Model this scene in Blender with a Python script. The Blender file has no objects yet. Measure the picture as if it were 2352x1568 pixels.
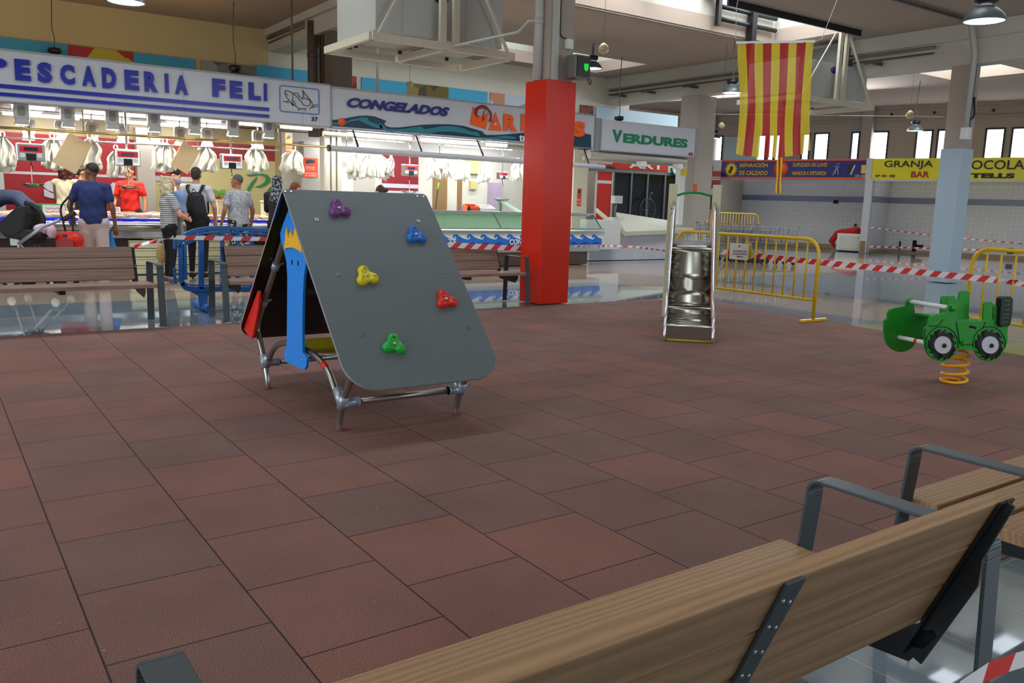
import bpy, bmesh, math, random
from mathutils import Vector, Matrix, noise

random.seed(7)
S = bpy.context.scene
COL = S.collection
PI = math.pi
ORD = ['first', 'second', 'third', 'fourth', 'fifth', 'sixth', 'seventh', 'eighth', 'ninth', 'tenth', 'eleventh', 'twelfth']

# ------------------------------------------------------------------ camera
EYE = Vector((0, 0, 1.385))
RT = Vector((0.8197508, -0.57198859, 0.02894257))
UP = Vector((0.07055996, 0.15101567, 0.98600992))
FW = Vector((0.56835721, 0.80624024, -0.16415471))
FPX = 1927.5443
cam_data = bpy.data.cameras.new('camera')
cam = bpy.data.objects.new('camera', cam_data)
COL.objects.link(cam)
cam.matrix_world = Matrix(((RT.x, UP.x, -FW.x, EYE.x), (RT.y, UP.y, -FW.y, EYE.y),
                           (RT.z, UP.z, -FW.z, EYE.z), (0, 0, 0, 1)))
cam_data.sensor_width = 36
cam_data.lens = 36 * FPX / 2352
cam_data.clip_start = 0.05
S.camera = cam
S.view_settings.view_transform = 'Standard'
S.view_settings.look = 'None'
S.view_settings.gamma = 1
S.view_settings.use_curve_mapping = False
S.view_settings.exposure = 0.08

S.cycles.max_bounces = 6
S.cycles.diffuse_bounces = 3
S.cycles.glossy_bounces = 3

# ------------------------------------------------------------------ world (overcast daylight outside)
W = bpy.data.worlds.new('world')
S.world = W
W.use_nodes = True
W.node_tree.nodes['Background'].inputs[0].default_value = (0.75, 0.87, 1.0, 1)
W.node_tree.nodes['Background'].inputs[1].default_value = 1.0


def area(name, loc, size, power, color, rot=(0, 0, 0)):
    l = bpy.data.lights.new(name, 'AREA')
    l.shape = 'RECTANGLE'
    l.size, l.size_y = size
    l.energy = power
    l.color = color
    o = bpy.data.objects.new(name, l)
    o.location = loc
    o.rotation_euler = rot
    COL.objects.link(o)
    return o


# daylight falling through the roof lights (one soft light in each opening)
SKYL = [(-1.4, 0.6), (4.7, 6.8), (10.9, 13.0), (17.1, 19.2)]       # y ranges of the roof light strips
for y0, y1 in SKYL:
    for x0, x1 in ((-5.2, 6.6), (7.6, 16.6), (17.8, 24.0)):
        if y0 > 15 and x0 < 7:
            continue
        p = 29.0 * (x1 - x0) * {-1.4: .55, 4.7: .75, 10.9: 1.75, 17.1: .8}[y0] * (1.5 if x0 > 17 else 1)
        area('skylight_daylight', ((x0 + x1) / 2, (y0 + y1) / 2, 6.35), (x1 - x0 - .3, 1.7), p, (0.8, 0.91, 1.0))
# daylight from the windows of the right wall
area('window_daylight', (23.2, 19.6, 4.0), (9, 1.1), 480, (0.85, 0.92, 1.0), (math.radians(90), 0, math.radians(106)))
area('left_side_light', (-8.3, 4.0, 2.6), (12, 2.8), 600, (0.84, 0.92, 1.0), (math.radians(80), 0, math.radians(-90)))  # added soft light from the left, no opening built there

area('front_fill', (11.0, -4.6, 3.1), (9, 2.4), 260, (0.84, 0.92, 1.0), (math.radians(80), 0, math.radians(10)))  # added fill behind the camera for surfaces that face it


# ------------------------------------------------------------------ pixel rays -> points of the real place
def ray(px, py):
    return RT * ((px - 1176) / FPX) - UP * ((py - 784) / FPX) + FW


def G(px, py, z=0.0):
    d = ray(px, py)
    return EYE + d * ((z - EYE.z) / d.z)


def onY(px, py, y):
    d = ray(px, py)
    return EYE + d * (y / d.y)


def onX(px, py, x):
    d = ray(px, py)
    return EYE + d * (x / d.x)


def onP(px, py, p, n):
    d = ray(px, py)
    p = Vector(p); n = Vector(n)
    return EYE + d * ((p - EYE).dot(n) / d.dot(n))


# ------------------------------------------------------------------ materials
def lin(c):
    c = c / 255
    return c / 12.92 if c <= 0.04045 else ((c + 0.055) / 1.055) ** 2.4


def rgb(c):
    return (lin(c[0]), lin(c[1]), lin(c[2]), 1)


MATS = {}


def mat(name, col, rough=0.5, metal=0.0, var=0.06, scale=8.0, bump=0.0, emit=None, estr=0.0, trans=0.0, alpha=None, spec=None, coat=0.0):
    if name in MATS:
        return MATS[name]
    m = bpy.data.materials.new(name)
    m.use_nodes = True
    nt = m.node_tree
    b = nt.nodes['Principled BSDF']
    b.inputs['Roughness'].default_value = rough
    b.inputs['Metallic'].default_value = metal
    c = rgb(col)
    if var > 0:
        tc = nt.nodes.new('ShaderNodeTexCoord')
        n = nt.nodes.new('ShaderNodeTexNoise')
        n.inputs['Scale'].default_value = scale
        n.inputs['Detail'].default_value = 3
        nt.links.new(tc.outputs['Object'], n.inputs['Vector'])
        mx = nt.nodes.new('ShaderNodeMix')
        mx.data_type = 'RGBA'
        mx.inputs[6].default_value = tuple(max(0, v * (1 - var)) for v in c[:3]) + (1,)
        mx.inputs[7].default_value = tuple(min(1, v * (1 + var)) for v in c[:3]) + (1,)
        nt.links.new(n.outputs['Fac'], mx.inputs[0])
        nt.links.new(mx.outputs[2], b.inputs['Base Color'])
        if bump > 0:
            bp = nt.nodes.new('ShaderNodeBump')
            bp.inputs['Strength'].default_value = bump
            bp.inputs['Distance'].default_value = 0.01
            nt.links.new(n.outputs['Fac'], bp.inputs['Height'])
            nt.links.new(bp.outputs[0], b.inputs['Normal'])
    else:
        b.inputs['Base Color'].default_value = c
    if emit:
        b.inputs['Emission Color'].default_value = rgb(emit)
        b.inputs['Emission Strength'].default_value = estr
    if trans:
        b.inputs['Transmission Weight'].default_value = trans
    if alpha is not None:
        b.inputs['Alpha'].default_value = alpha
    if coat:
        b.inputs['Coat Weight'].default_value = coat
    if spec is not None:
        b.inputs['Specular IOR Level'].default_value = spec
    MATS[name] = m
    return m


# ------------------------------------------------------------------ mesh building
class MB:
    """collects shapes; build() links them as one mesh object"""

    def __init__(s):
        s.bm = bmesh.new()
        s.mats = []
        s.mi = 0

    def use(s, m):
        if m not in s.mats:
            s.mats.append(m)
        s.mi = s.mats.index(m)
        return s

    def face(s, pts, smooth=False):
        vs = [s.bm.verts.new(p) for p in pts]
        f = s.bm.faces.new(vs)
        f.material_index = s.mi
        f.smooth = smooth
        return s

    def _faces(s, vs, fs, smooth=False):
        vv = [s.bm.verts.new(p) for p in vs]
        for f in fs:
            try:
                g = s.bm.faces.new([vv[i] for i in f])
                g.material_index = s.mi
                g.smooth = smooth
            except ValueError:
                pass
        return s

    def hexa(s, P):
        """8 points: bottom four ccw, top four"""
        return s._faces(P, [(3, 2, 1, 0), (4, 5, 6, 7), (0, 1, 5, 4), (1, 2, 6, 5), (2, 3, 7, 6), (3, 0, 4, 7)])

    def box(s, a, b):
        x0, y0, z0 = [min(a[i], b[i]) for i in range(3)]
        x1, y1, z1 = [max(a[i], b[i]) for i in range(3)]
        return s.hexa([(x0, y0, z0), (x1, y0, z0), (x1, y1, z0), (x0, y1, z0), (x0, y0, z1), (x1, y0, z1), (x1, y1, z1), (x0, y1, z1)])

    def beam(s, p, q, w, h, up=(0, 0, 1)):
        """bar of section w (across) x h (along up) from p to q"""
        p = Vector(p); q = Vector(q); d = (q - p).normalized()
        u = Vector(up)
        r = d.cross(u)
        if r.length < 1e-5:
            r = d.cross(Vector((0, 1, 0)))
        r.normalize()
        u = r.cross(d).normalized()
        r *= w / 2; u *= h / 2
        return s.hexa([p - r - u, p + r - u, p + r + u, p - r + u, q - r - u, q + r - u, q + r + u, q - r + u])

    def tube(s, pts, r, n=10, cap=True, closed=False):
        pts = [Vector(p) for p in pts]
        rs = r if isinstance(r, (list, tuple)) else [r] * len(pts)
        rings = []
        prev = None
        L = len(pts)
        for i, p in enumerate(pts):
            if closed:
                d = pts[(i + 1) % L] - pts[i - 1]
            elif i == 0:
                d = pts[1] - pts[0]
            elif i == L - 1:
                d = pts[-1] - pts[-2]
            else:
                d = (pts[i + 1] - p).normalized() + (p - pts[i - 1]).normalized()
            if d.length < 1e-9:
                d = Vector((0, 0, 1))
            d.normalize()
            if prev is None:
                a = Vector((0, 0, 1)) if abs(d.z) < .9 else Vector((1, 0, 0))
                u = d.cross(a).normalized()
            else:
                u = prev - d * prev.dot(d)
                if u.length < 1e-6:
                    u = d.cross(Vector((0, 0, 1)))
                u.normalize()
            prev = u
            v = d.cross(u)
            rr = rs[i]
            ra, rb = rr if isinstance(rr, (list, tuple)) else (rr, rr)
            rings.append([s.bm.verts.new(p + u * math.cos(t) * ra + v * math.sin(t) * rb) for t in [2 * PI * k / n for k in range(n)]])
        m = L if closed else L - 1
        for i in range(m):
            A = rings[i]; B = rings[(i + 1) % L]
            for k in range(n):
                f = s.bm.faces.new((A[k], A[(k + 1) % n], B[(k + 1) % n], B[k]))
                f.smooth = True
                f.material_index = s.mi
        if cap and not closed:
            for R in (rings[0][::-1], rings[-1]):
                f = s.bm.faces.new(R)
                f.material_index = s.mi
        return s

    def cyl(s, p, q, r, n=16, r2=None):
        return s.tube([p, q], [r, r if r2 is None else r2], n)

    def lathe(s, prof, c=(0, 0, 0), n=24, axis='z'):
        """prof: (r, h) list"""
        c = Vector(c)
        rings = []
        for r, h in prof:
            ring = []
            for k in range(n):
                t = 2 * PI * k / n
                if axis == 'z':
                    p = Vector((r * math.cos(t), r * math.sin(t), h))
                elif axis == 'y':
                    p = Vector((r * math.cos(t), h, r * math.sin(t)))
                else:
                    p = Vector((h, r * math.cos(t), r * math.sin(t)))
                ring.append(s.bm.verts.new(c + p))
            rings.append(ring)
        for A, B in zip(rings, rings[1:]):
            for k in range(n):
                f = s.bm.faces.new((A[k], A[(k + 1) % n], B[(k + 1) % n], B[k]))
                f.smooth = True
                f.material_index = s.mi
        return s

    def ell(s, c, r, n=12, m=8, M=None, smooth=True):
        c = Vector(c)
        if not isinstance(r, (list, tuple)):
            r = (r, r, r)
        vs = []
        idx = {}
        for i in range(m + 1):
            ph = PI * i / m
            for k in range(n):
                if i in (0, m) and k:
                    continue
                t = 2 * PI * k / n
                p = Vector((r[0] * math.sin(ph) * math.cos(t), r[1] * math.sin(ph) * math.sin(t), r[2] * math.cos(ph)))
                if M:
                    p = M @ p
                idx[(i, k)] = len(vs)
                vs.append(c + p)
        g = lambda i, k: idx[(i, 0 if i in (0, m) else k % n)]
        fs = []
        for i in range(m):
            for k in range(n):
                q = [g(i, k), g(i + 1, k), g(i + 1, k + 1), g(i, k + 1)]
                q2 = []
                for a in q:
                    if a not in q2:
                        q2.append(a)
                if len(q2) > 2:
                    fs.append(q2)
        return s._faces(vs, fs, smooth)

    def prism(s, poly, d):
        """poly: 3-D outline (list), extruded by vector d; caps triangulated"""
        poly = [Vector(p) for p in poly]
        d = Vector(d)
        n = len(poly)
        A = [s.bm.verts.new(p) for p in poly]
        B = [s.bm.verts.new(p + d) for p in poly]
        fs = []
        fs.append(s.bm.faces.new(A))
        fs.append(s.bm.faces.new(B[::-1]))
        for k in range(n):
            f = s.bm.faces.new((A[k], B[k], B[(k + 1) % n], A[(k + 1) % n]))
            f.material_index = s.mi
        for f in fs:
            f.material_index = s.mi
        if n > 4:
            for f in fs:
                f.normal_update()
            bmesh.ops.triangulate(s.bm, faces=fs)
        return s

    def mesh(s, name, m=None):
        me = bpy.data.meshes.new(name)
        bmesh.ops.recalc_face_normals(s.bm, faces=s.bm.faces[:])
        s.bm.to_mesh(me)
        s.bm.free()
        for x in (s.mats or ([m] if m else [])):
            me.materials.append(x)
        return me

    def build(s, name, m=None, parent=None, bevel=0.0, label=None):
        me = s.mesh(name, m)
        o = bpy.data.objects.new(name, me)
        COL.objects.link(o)
        if parent is not None:
            o.parent = parent
        if bevel:
            b = o.modifiers.new('bevel', 'BEVEL')
            b.width = bevel
            b.segments = 2
            b.limit_method = 'ANGLE'
            b.angle_limit = math.radians(40)
        if label:
            o['label'] = label
        return o


def thing(name, label, cat, loc=(0, 0, 0), rz=0.0, group=None):
    o = bpy.data.objects.new(name, None)
    o.empty_display_size = 0.1
    COL.objects.link(o)
    o.location = loc
    o.rotation_euler = (0, 0, rz)
    return tag(o, label, cat, group)


def tag(o, label, cat, group=None, kind=None):
    if label:
        o['label'] = label
    if cat:
        o['category'] = cat
    if group:
        o['group'] = group
    if kind:
        o['kind'] = kind
    return o


def struct(mb, name, m=None, bevel=0):
    o = mb.build(name, m, None, bevel)
    o['kind'] = 'structure'
    return o


KIDS = {}


def dup(root, loc, rz=0.0, label=None, group=None, scale=None):
    def cp(o, par):
        c = o.copy()
        COL.objects.link(c)
        if par is not None:
            c.parent = par
        for k in list(o.children):
            cp(k, c)
        return c
    r = cp(root, None)
    r.location = loc
    r.rotation_euler = (0, 0, rz)
    if scale:
        r.scale = scale
    if label:
        r['label'] = label
    if group:
        r['group'] = group
    return r


def smooth_pts(P, n=4):
    """Catmull-Rom through the points"""
    P = [Vector(p) for p in P]
    Q = [P[0] * 2 - P[1]] + P + [P[-1] * 2 - P[-2]]
    out = []
    for i in range(1, len(Q) - 2):
        a, b, c, d = Q[i - 1:i + 3]
        for k in range(n):
            t = k / n
            out.append(0.5 * ((2 * b) + (c - a) * t + (2 * a - 5 * b + 4 * c - d) * t * t + (3 * b - a - 3 * c + d) * t ** 3))
    out.append(P[-1])
    return out


def rrect(w, h, r, n=5, cx=0, cy=0):
    """rounded rectangle outline, ccw, list of (x, y)"""
    if not isinstance(r, (list, tuple)):
        r = [r] * 4
    out = []
    for (sx, sy, a0), rr in zip(((1, -1, -90), (1, 1, 0), (-1, 1, 90), (-1, -1, 180)), r):
        ox = cx + sx * (w / 2 - rr)
        oy = cy + sy * (h / 2 - rr)
        for k in range(n + 1 if rr > 0 else 1):
            a = math.radians(a0 + 90 * k / n)
            out.append((ox + rr * math.cos(a), oy + rr * math.sin(a)))
    return out


def text(s, w, h, m, parent, O, ex, ez, depth=0.004, bold=0.0, shear=0.0, name='lettering', label=None):
    """writing fitted into w x h, its lower left corner at O, baseline along ex, up along ez"""
    cu = bpy.data.curves.new(name, 'FONT')
    cu.body = s
    cu.size = 1
    cu.offset = bold
    cu.extrude = 0.5
    cu.resolution_u = 3
    cu.shear = shear
    to = bpy.data.objects.new(name, cu)
    COL.objects.link(to)
    dg = bpy.context.evaluated_depsgraph_get()
    me = bpy.data.meshes.new_from_object(to.evaluated_get(dg))
    COL.objects.unlink(to)
    bpy.data.objects.remove(to)
    xs = [v.co.x for v in me.vertices]; ys = [v.co.y for v in me.vertices]
    x0, x1, y0, y1 = min(xs), max(xs), min(ys), max(ys)
    ex = Vector(ex).normalized(); ez = Vector(ez).normalized()
    en = ex.cross(ez)
    O = Vector(O)
    for v in me.vertices:
        c = v.co
        v.co = O + ex * ((c.x - x0) / (x1 - x0) * w) + ez * ((c.y - y0) / (y1 - y0) * h) + en * (c.z * depth)
    me.materials.clear()
    me.materials.append(m)
    o = bpy.data.objects.new(name, me)
    COL.objects.link(o)
    if parent is not None:
        o.parent = parent
    if label:
        o['label'] = label
    return o


def organic(prims, voxel, name, m, parent=None, smooth=3, warp=None):
    """capsules / ellipsoids merged into one continuous surface.
    prims: ('c', p, q, r0, r1[, flat]) or ('e', c, (rx, ry, rz)[, M])"""
    b = MB()
    for p in prims:
        if p[0] == 'c':
            P, Q = Vector(p[1]), Vector(p[2])
            r0, r1 = p[3], p[4]
            d = (Q - P)
            L = d.length
            d = d.normalized() if L > 1e-6 else Vector((0, 0, 1))
            a = p[5] if len(p) > 5 else None          # (axis vector, factor): widen along axis
            n = 12
            pts = []
            rs = []
            for k in range(1, 5):
                t = math.sin(k / 4 * PI / 2)
                pts.append(P - d * r0 * math.cos(k / 4 * PI / 2)); rs.append(max(r0 * t, 1e-4))
            for k in range(3, -1, -1):
                t = math.sin(k / 4 * PI / 2)
                pts.append(Q + d * r1 * math.cos(k / 4 * PI / 2)); rs.append(max(r1 * t, 1e-4))
            # (first group ends at full radius at P, second starts below full at Q: insert full ring)
            pts.insert(4, Q); rs.insert(4, r1)
            if L < 1e-4:
                b.ell(P, r0)
                continue
            nb = len(b.bm.verts)
            b.tube(pts, rs, n)
            if a:
                b.bm.verts.ensure_lookup_table()
                ax = Vector(a[0]).normalized()
                for v in b.bm.verts[nb:]:
                    t = max(0, min(1, (v.co - P).dot(d) / L))
                    base = P + (Q - P) * t
                    o = v.co - base
                    v.co = v.co + ax * (o.dot(ax) * (a[1] - 1))
        else:
            b.ell(p[1], p[2], 16, 12, p[3] if len(p) > 3 else None)
    me = b.mesh('tmp')
    o = bpy.data.objects.new('tmp', me)
    COL.objects.link(o)
    r = o.modifiers.new('r', 'REMESH')
    r.mode = 'VOXEL'
    r.voxel_size = voxel
    if smooth:
        sm = o.modifiers.new('s', 'SMOOTH')
        sm.iterations = smooth
        sm.factor = 0.5
    dg = bpy.context.evaluated_depsgraph_get()
    me2 = bpy.data.meshes.new_from_object(o.evaluated_get(dg))
    COL.objects.unlink(o)
    bpy.data.objects.remove(o)
    if warp:
        for v in me2.vertices:
            v.co = warp(v.co.copy())
    me2.polygons.foreach_set('use_smooth', [True] * len(me2.polygons))
    me2.materials.clear()
    if m:
        me2.materials.append(m)
    me2.name = name
    ob = bpy.data.objects.new(name, me2)
    COL.objects.link(ob)
    if parent is not None:
        ob.parent = parent
    return ob
# ================================================================== SETTING
CZ = 5.1          # underside of the ceiling slab
YB = 19.8         # back wall plane
WX = 16.2         # right end of the roof lights
SO = Vector((26.69, 16.79, 0)); SD = Vector((0.272, -0.962, 0)).normalized(); SN = Vector((0.962, 0.272, 0)).normalized()


def SK(t, dep, z):
    """point of the slightly skewed right side of the hall"""
    return SO + SD * t + SN * dep + Vector((0, 0, z))


def nodes(m):
    nt = m.node_tree
    return nt, nt.nodes['Principled BSDF']


# --- play mat: staggered rubber tiles
def mat_rubber():
    m = mat('rubber_tiles', (115, 76, 68), 0.9, var=0)
    nt, b = nodes(m)
    N = nt.nodes.new; L = nt.links.new
    tc = N('ShaderNodeTexCoord'); sp = N('ShaderNodeSeparateXYZ'); L(tc.outputs['Object'], sp.inputs[0])
    ax = N('ShaderNodeMath'); ax.operation = 'ADD'; ax.inputs[1].default_value = 20 * .5246 - 3.587 + 0.0
    L(sp.outputs[1], ax.inputs[0])
    ay = N('ShaderNodeMath'); ay.operation = 'ADD'; ay.inputs[1].default_value = 20 * .5 - .3551 + .5
    L(sp.outputs[0], ay.inputs[0])
    cb = N('ShaderNodeCombineXYZ'); L(ax.outputs[0], cb.inputs[0]); L(ay.outputs[0], cb.inputs[1])
    br = N('ShaderNodeTexBrick'); L(cb.outputs[0], br.inputs['Vector'])
    br.offset = 0.5; br.offset_frequency = 2; br.squash = 1
    br.inputs['Scale'].default_value = 1
    br.inputs['Brick Width'].default_value = .5246
    br.inputs['Row Height'].default_value = .5
    br.inputs['Mortar Size'].default_value = .0035
    br.inputs['Mortar Smooth'].default_value = .3
    br.inputs['Bias'].default_value = 0
    br.inputs['Color1'].default_value = rgb((128, 85, 73))
    br.inputs['Color2'].default_value = rgb((113, 83, 76))
    br.inputs['Mortar'].default_value = rgb((44, 26, 24))
    n1 = N('ShaderNodeTexNoise'); n1.inputs['Scale'].default_value = 260; n1.inputs['Detail'].default_value = 1
    L(tc.outputs['Object'], n1.inputs['Vector'])
    n2 = N('ShaderNodeTexNoise'); n2.inputs['Scale'].default_value = 1.7; n2.inputs['Detail'].default_value = 4
    L(tc.outputs['Object'], n2.inputs['Vector'])
    r1 = N('ShaderNodeMapRange'); r1.inputs[1].default_value = .3; r1.inputs[2].default_value = .7; r1.inputs[3].default_value = .45; r1.inputs[4].default_value = 1.65
    L(n1.outputs['Fac'], r1.inputs[0])
    r2 = N('ShaderNodeMapRange'); r2.inputs[1].default_value = .3; r2.inputs[2].default_value = .7; r2.inputs[3].default_value = .86; r2.inputs[4].default_value = 1.14
    L(n2.outputs['Fac'], r2.inputs[0])
    mu = N('ShaderNodeMath'); mu.operation = 'MULTIPLY'; L(r1.outputs[0], mu.inputs[0]); L(r2.outputs[0], mu.inputs[1])
    mx = N('ShaderNodeVectorMath'); mx.operation = 'SCALE'; L(br.outputs['Color'], mx.inputs[0]); L(mu.outputs[0], mx.inputs['Scale'])
    # pale crumbs and scuffs
    v = N('ShaderNodeTexVoronoi'); v.inputs['Scale'].default_value = 9; L(tc.outputs['Object'], v.inputs['Vector'])
    lt = N('ShaderNodeMath'); lt.operation = 'LESS_THAN'; lt.inputs[1].default_value = .035; L(v.outputs['Distance'], lt.inputs[0])
    n3 = N('ShaderNodeTexNoise'); n3.inputs['Scale'].default_value = 1.1; L(tc.outputs['Object'], n3.inputs['Vector'])
    g3 = N('ShaderNodeMath'); g3.operation = 'GREATER_THAN'; g3.inputs[1].default_value = .5; L(n3.outputs['Fac'], g3.inputs[0])
    m3 = N('ShaderNodeMath'); m3.operation = 'MULTIPLY'; L(lt.outputs[0], m3.inputs[0]); L(g3.outputs[0], m3.inputs[1])
    mm = N('ShaderNodeMix'); mm.data_type = 'RGBA'; L(m3.outputs[0], mm.inputs[0]); L(mx.outputs[0], mm.inputs[6])
    mm.inputs[7].default_value = rgb((165, 160, 155))
    L(mm.outputs[2], b.inputs['Base Color'])
    bp = N('ShaderNodeBump'); bp.inputs['Strength'].default_value = .5; bp.inputs['Distance'].default_value = .004
    sb = N('ShaderNodeMath'); sb.operation = 'SUBTRACT'; L(n1.outputs['Fac'], sb.inputs[0]); L(br.outputs['Fac'], sb.inputs[1])
    L(sb.outputs[0], bp.inputs['Height']); L(bp.outputs[0], b.inputs['Normal'])
    return m


def mat_floor():
    """polished tiles: blue grey with a sand coloured band around the playground"""
    m = mat('polished_floor', (120, 128, 132), 0.07, var=0)
    nt, b = nodes(m)
    b.inputs['Specular IOR Level'].default_value = .8
    N = nt.nodes.new; L = nt.links.new
    tc = N('ShaderNodeTexCoord'); sp = N('ShaderNodeSeparateXYZ'); L(tc.outputs['Object'], sp.inputs[0])
    mp = N('ShaderNodeMapping'); mp.inputs['Location'].default_value = (40.1 - .305, 40.04 - .275 + .07, 0)
    L(tc.outputs['Object'], mp.inputs[0])
    br = N('ShaderNodeTexBrick'); L(mp.outputs[0], br.inputs['Vector']); br.offset = 0; br.squash = 1
    br.inputs['Scale'].default_value = 1; br.inputs['Brick Width'].default_value = .405; br.inputs['Row Height'].default_value = .405
    br.inputs['Mortar Size'].default_value = .003; br.inputs['Bias'].default_value = 0
    br.inputs['Color1'].default_value = rgb((116, 129, 138)); br.inputs['Color2'].default_value = rgb((122, 136, 145))
    br.inputs['Mortar'].default_value = rgb((176, 156, 132))
    # sand band: between 2.5 m and 5.2 m outside the mat
    def between(sock, a, c):
        p = N('ShaderNodeMath'); p.operation = 'GREATER_THAN'; p.inputs[1].default_value = a; L(sock, p.inputs[0])
        q = N('ShaderNodeMath'); q.operation = 'LESS_THAN'; q.inputs[1].default_value = c; L(sock, q.inputs[0])
        r = N('ShaderNodeMath'); r.operation = 'MULTIPLY'; L(p.outputs[0], r.inputs[0]); L(q.outputs[0], r.inputs[1])
        return r.outputs[0]
    a1 = between(sp.outputs[0], 10.15, 12.4)
    a2 = between(sp.outputs[1], 11.6, 15.0)
    xl = N('ShaderNodeMath'); xl.operation = 'LESS_THAN'; xl.inputs[1].default_value = 12.4; L(sp.outputs[0], xl.inputs[0])
    yl = N('ShaderNodeMath'); yl.operation = 'LESS_THAN'; yl.inputs[1].default_value = 11.7; L(sp.outputs[1], yl.inputs[0])
    u1 = N('ShaderNodeMath'); u1.operation = 'MULTIPLY'; L(a1, u1.inputs[0]); L(yl.outputs[0], u1.inputs[1])
    u2 = N('ShaderNodeMath'); u2.operation = 'MAXIMUM'; L(u1.outputs[0], u2.inputs[0]); L(a2, u2.inputs[1])
    n = N('ShaderNodeTexNoise'); n.inputs['Scale'].default_value = 3; L(tc.outputs['Object'], n.inputs['Vector'])
    mx = N('ShaderNodeMix'); mx.data_type = 'RGBA'; L(u2.outputs[0], mx.inputs[0]); L(br.outputs['Color'], mx.inputs[6])
    mx.inputs[7].default_value = rgb((184, 162, 144))
    m2 = N('ShaderNodeMix'); m2.data_type = 'RGBA'; m2.blend_type = 'MULTIPLY'; m2.inputs[0].default_value = .25
    L(mx.outputs[2], m2.inputs[6]); L(n.outputs['Color'], m2.inputs[7])
    L(m2.outputs[2], b.inputs['Base Color'])
    n4 = N('ShaderNodeTexNoise'); n4.inputs['Scale'].default_value = 14; L(tc.outputs['Object'], n4.inputs['Vector'])
    rr = N('ShaderNodeMapRange'); rr.inputs[3].default_value = .015; rr.inputs[4].default_value = .06; L(n4.outputs['Fac'], rr.inputs[0])
    L(rr.outputs[0], b.inputs['Roughness'])
    return m


def mat_tiles(name, c1, mortar, size, stripe=None, c2=None, swap=False):
    """glazed wall tiles in local object space (x along the wall, z up)"""
    m = mat(name, c1, .25, var=0)
    nt, b = nodes(m)
    N = nt.nodes.new; L = nt.links.new
    tc = N('ShaderNodeTexCoord'); sp = N('ShaderNodeSeparateXYZ'); L(tc.outputs['Object'], sp.inputs[0])
    cb = N('ShaderNodeCombineXYZ'); L(sp.outputs[1 if swap else 0], cb.inputs[0]); L(sp.outputs[2], cb.inputs[1])
    mp = N('ShaderNodeMapping'); mp.inputs['Location'].default_value = (50, 0, 0); L(cb.outputs[0], mp.inputs[0])
    br = N('ShaderNodeTexBrick'); L(mp.outputs[0], br.inputs['Vector']); br.offset = 0
    br.inputs['Scale'].default_value = 1; br.inputs['Brick Width'].default_value = size; br.inputs['Row Height'].default_value = size
    br.inputs['Mortar Size'].default_value = .004; br.inputs['Bias'].default_value = 0
    br.inputs['Color1'].default_value = rgb(c1); br.inputs['Color2'].default_value = rgb(tuple(x - 6 for x in c1))
    br.inputs['Mortar'].default_value = rgb(mortar)
    out = br.outputs['Color']
    if stripe:
        p = N('ShaderNodeMath'); p.operation = 'GREATER_THAN'; p.inputs[1].default_value = stripe[0]; L(sp.outputs[2], p.inputs[0])
        q = N('ShaderNodeMath'); q.operation = 'LESS_THAN'; q.inputs[1].default_value = stripe[1]; L(sp.outputs[2], q.inputs[0])
        r = N('ShaderNodeMath'); r.operation = 'MULTIPLY'; L(p.outputs[0], r.inputs[0]); L(q.outputs[0], r.inputs[1])
        mx = N('ShaderNodeMix'); mx.data_type = 'RGBA'; L(r.outputs[0], mx.inputs[0]); L(out, mx.inputs[6]); mx.inputs[7].default_value = rgb(c2)
        out = mx.outputs[2]
    L(out, b.inputs['Base Color'])
    return m


WARMWALL = mat('warm_tinted_wall', (198, 178, 132), .85, var=.05, scale=.6)  # warm light on this stretch of wall is put into its colour
WHITEWALL = mat('pale_wall', (205, 198, 182), .85, var=.05, scale=.8)
PINKWALL = mat('pinkish_concrete', (172, 158, 148), .9, var=.08, scale=1.2, bump=.2)
SLAB = mat('ceiling_concrete', (172, 152, 138), .9, var=.08, scale=.9, bump=.15)
BEAMC = mat('painted_concrete', (196, 190, 178), .85, var=.08, scale=1.5, bump=.2)
PIPEC = mat('painted_pipe', (188, 186, 178), .5)
DARKM = mat('dark_metal', (38, 40, 42), .5)
GREYM = mat('grey_metal', (120, 120, 116), .45, .6)
BLACKP = mat('black_plastic', (18, 18, 19), .45)
WHITEP = mat('white_plastic', (226, 226, 222), .4)
STEEL = mat('stainless_steel', (196, 196, 192), .22, 1.0, var=.05, scale=30)

# floor
b = MB(); b.box((-9, -6, -.12), (30, 26, -.012))
struct(b, 'floor', mat_floor())
b = MB()
b.hexa([(-4, 1.5, -.012), (8.75, 1.5, -.012), (9.78, 9.1, -.012), (-4, 9.1, -.012), (-4, 1.5, 0), (8.75, 1.5, 0), (9.78, 9.1, 0), (-4, 9.1, 0)])
o = struct(b, 'play_mat', mat_rubber(), bevel=.004)
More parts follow.
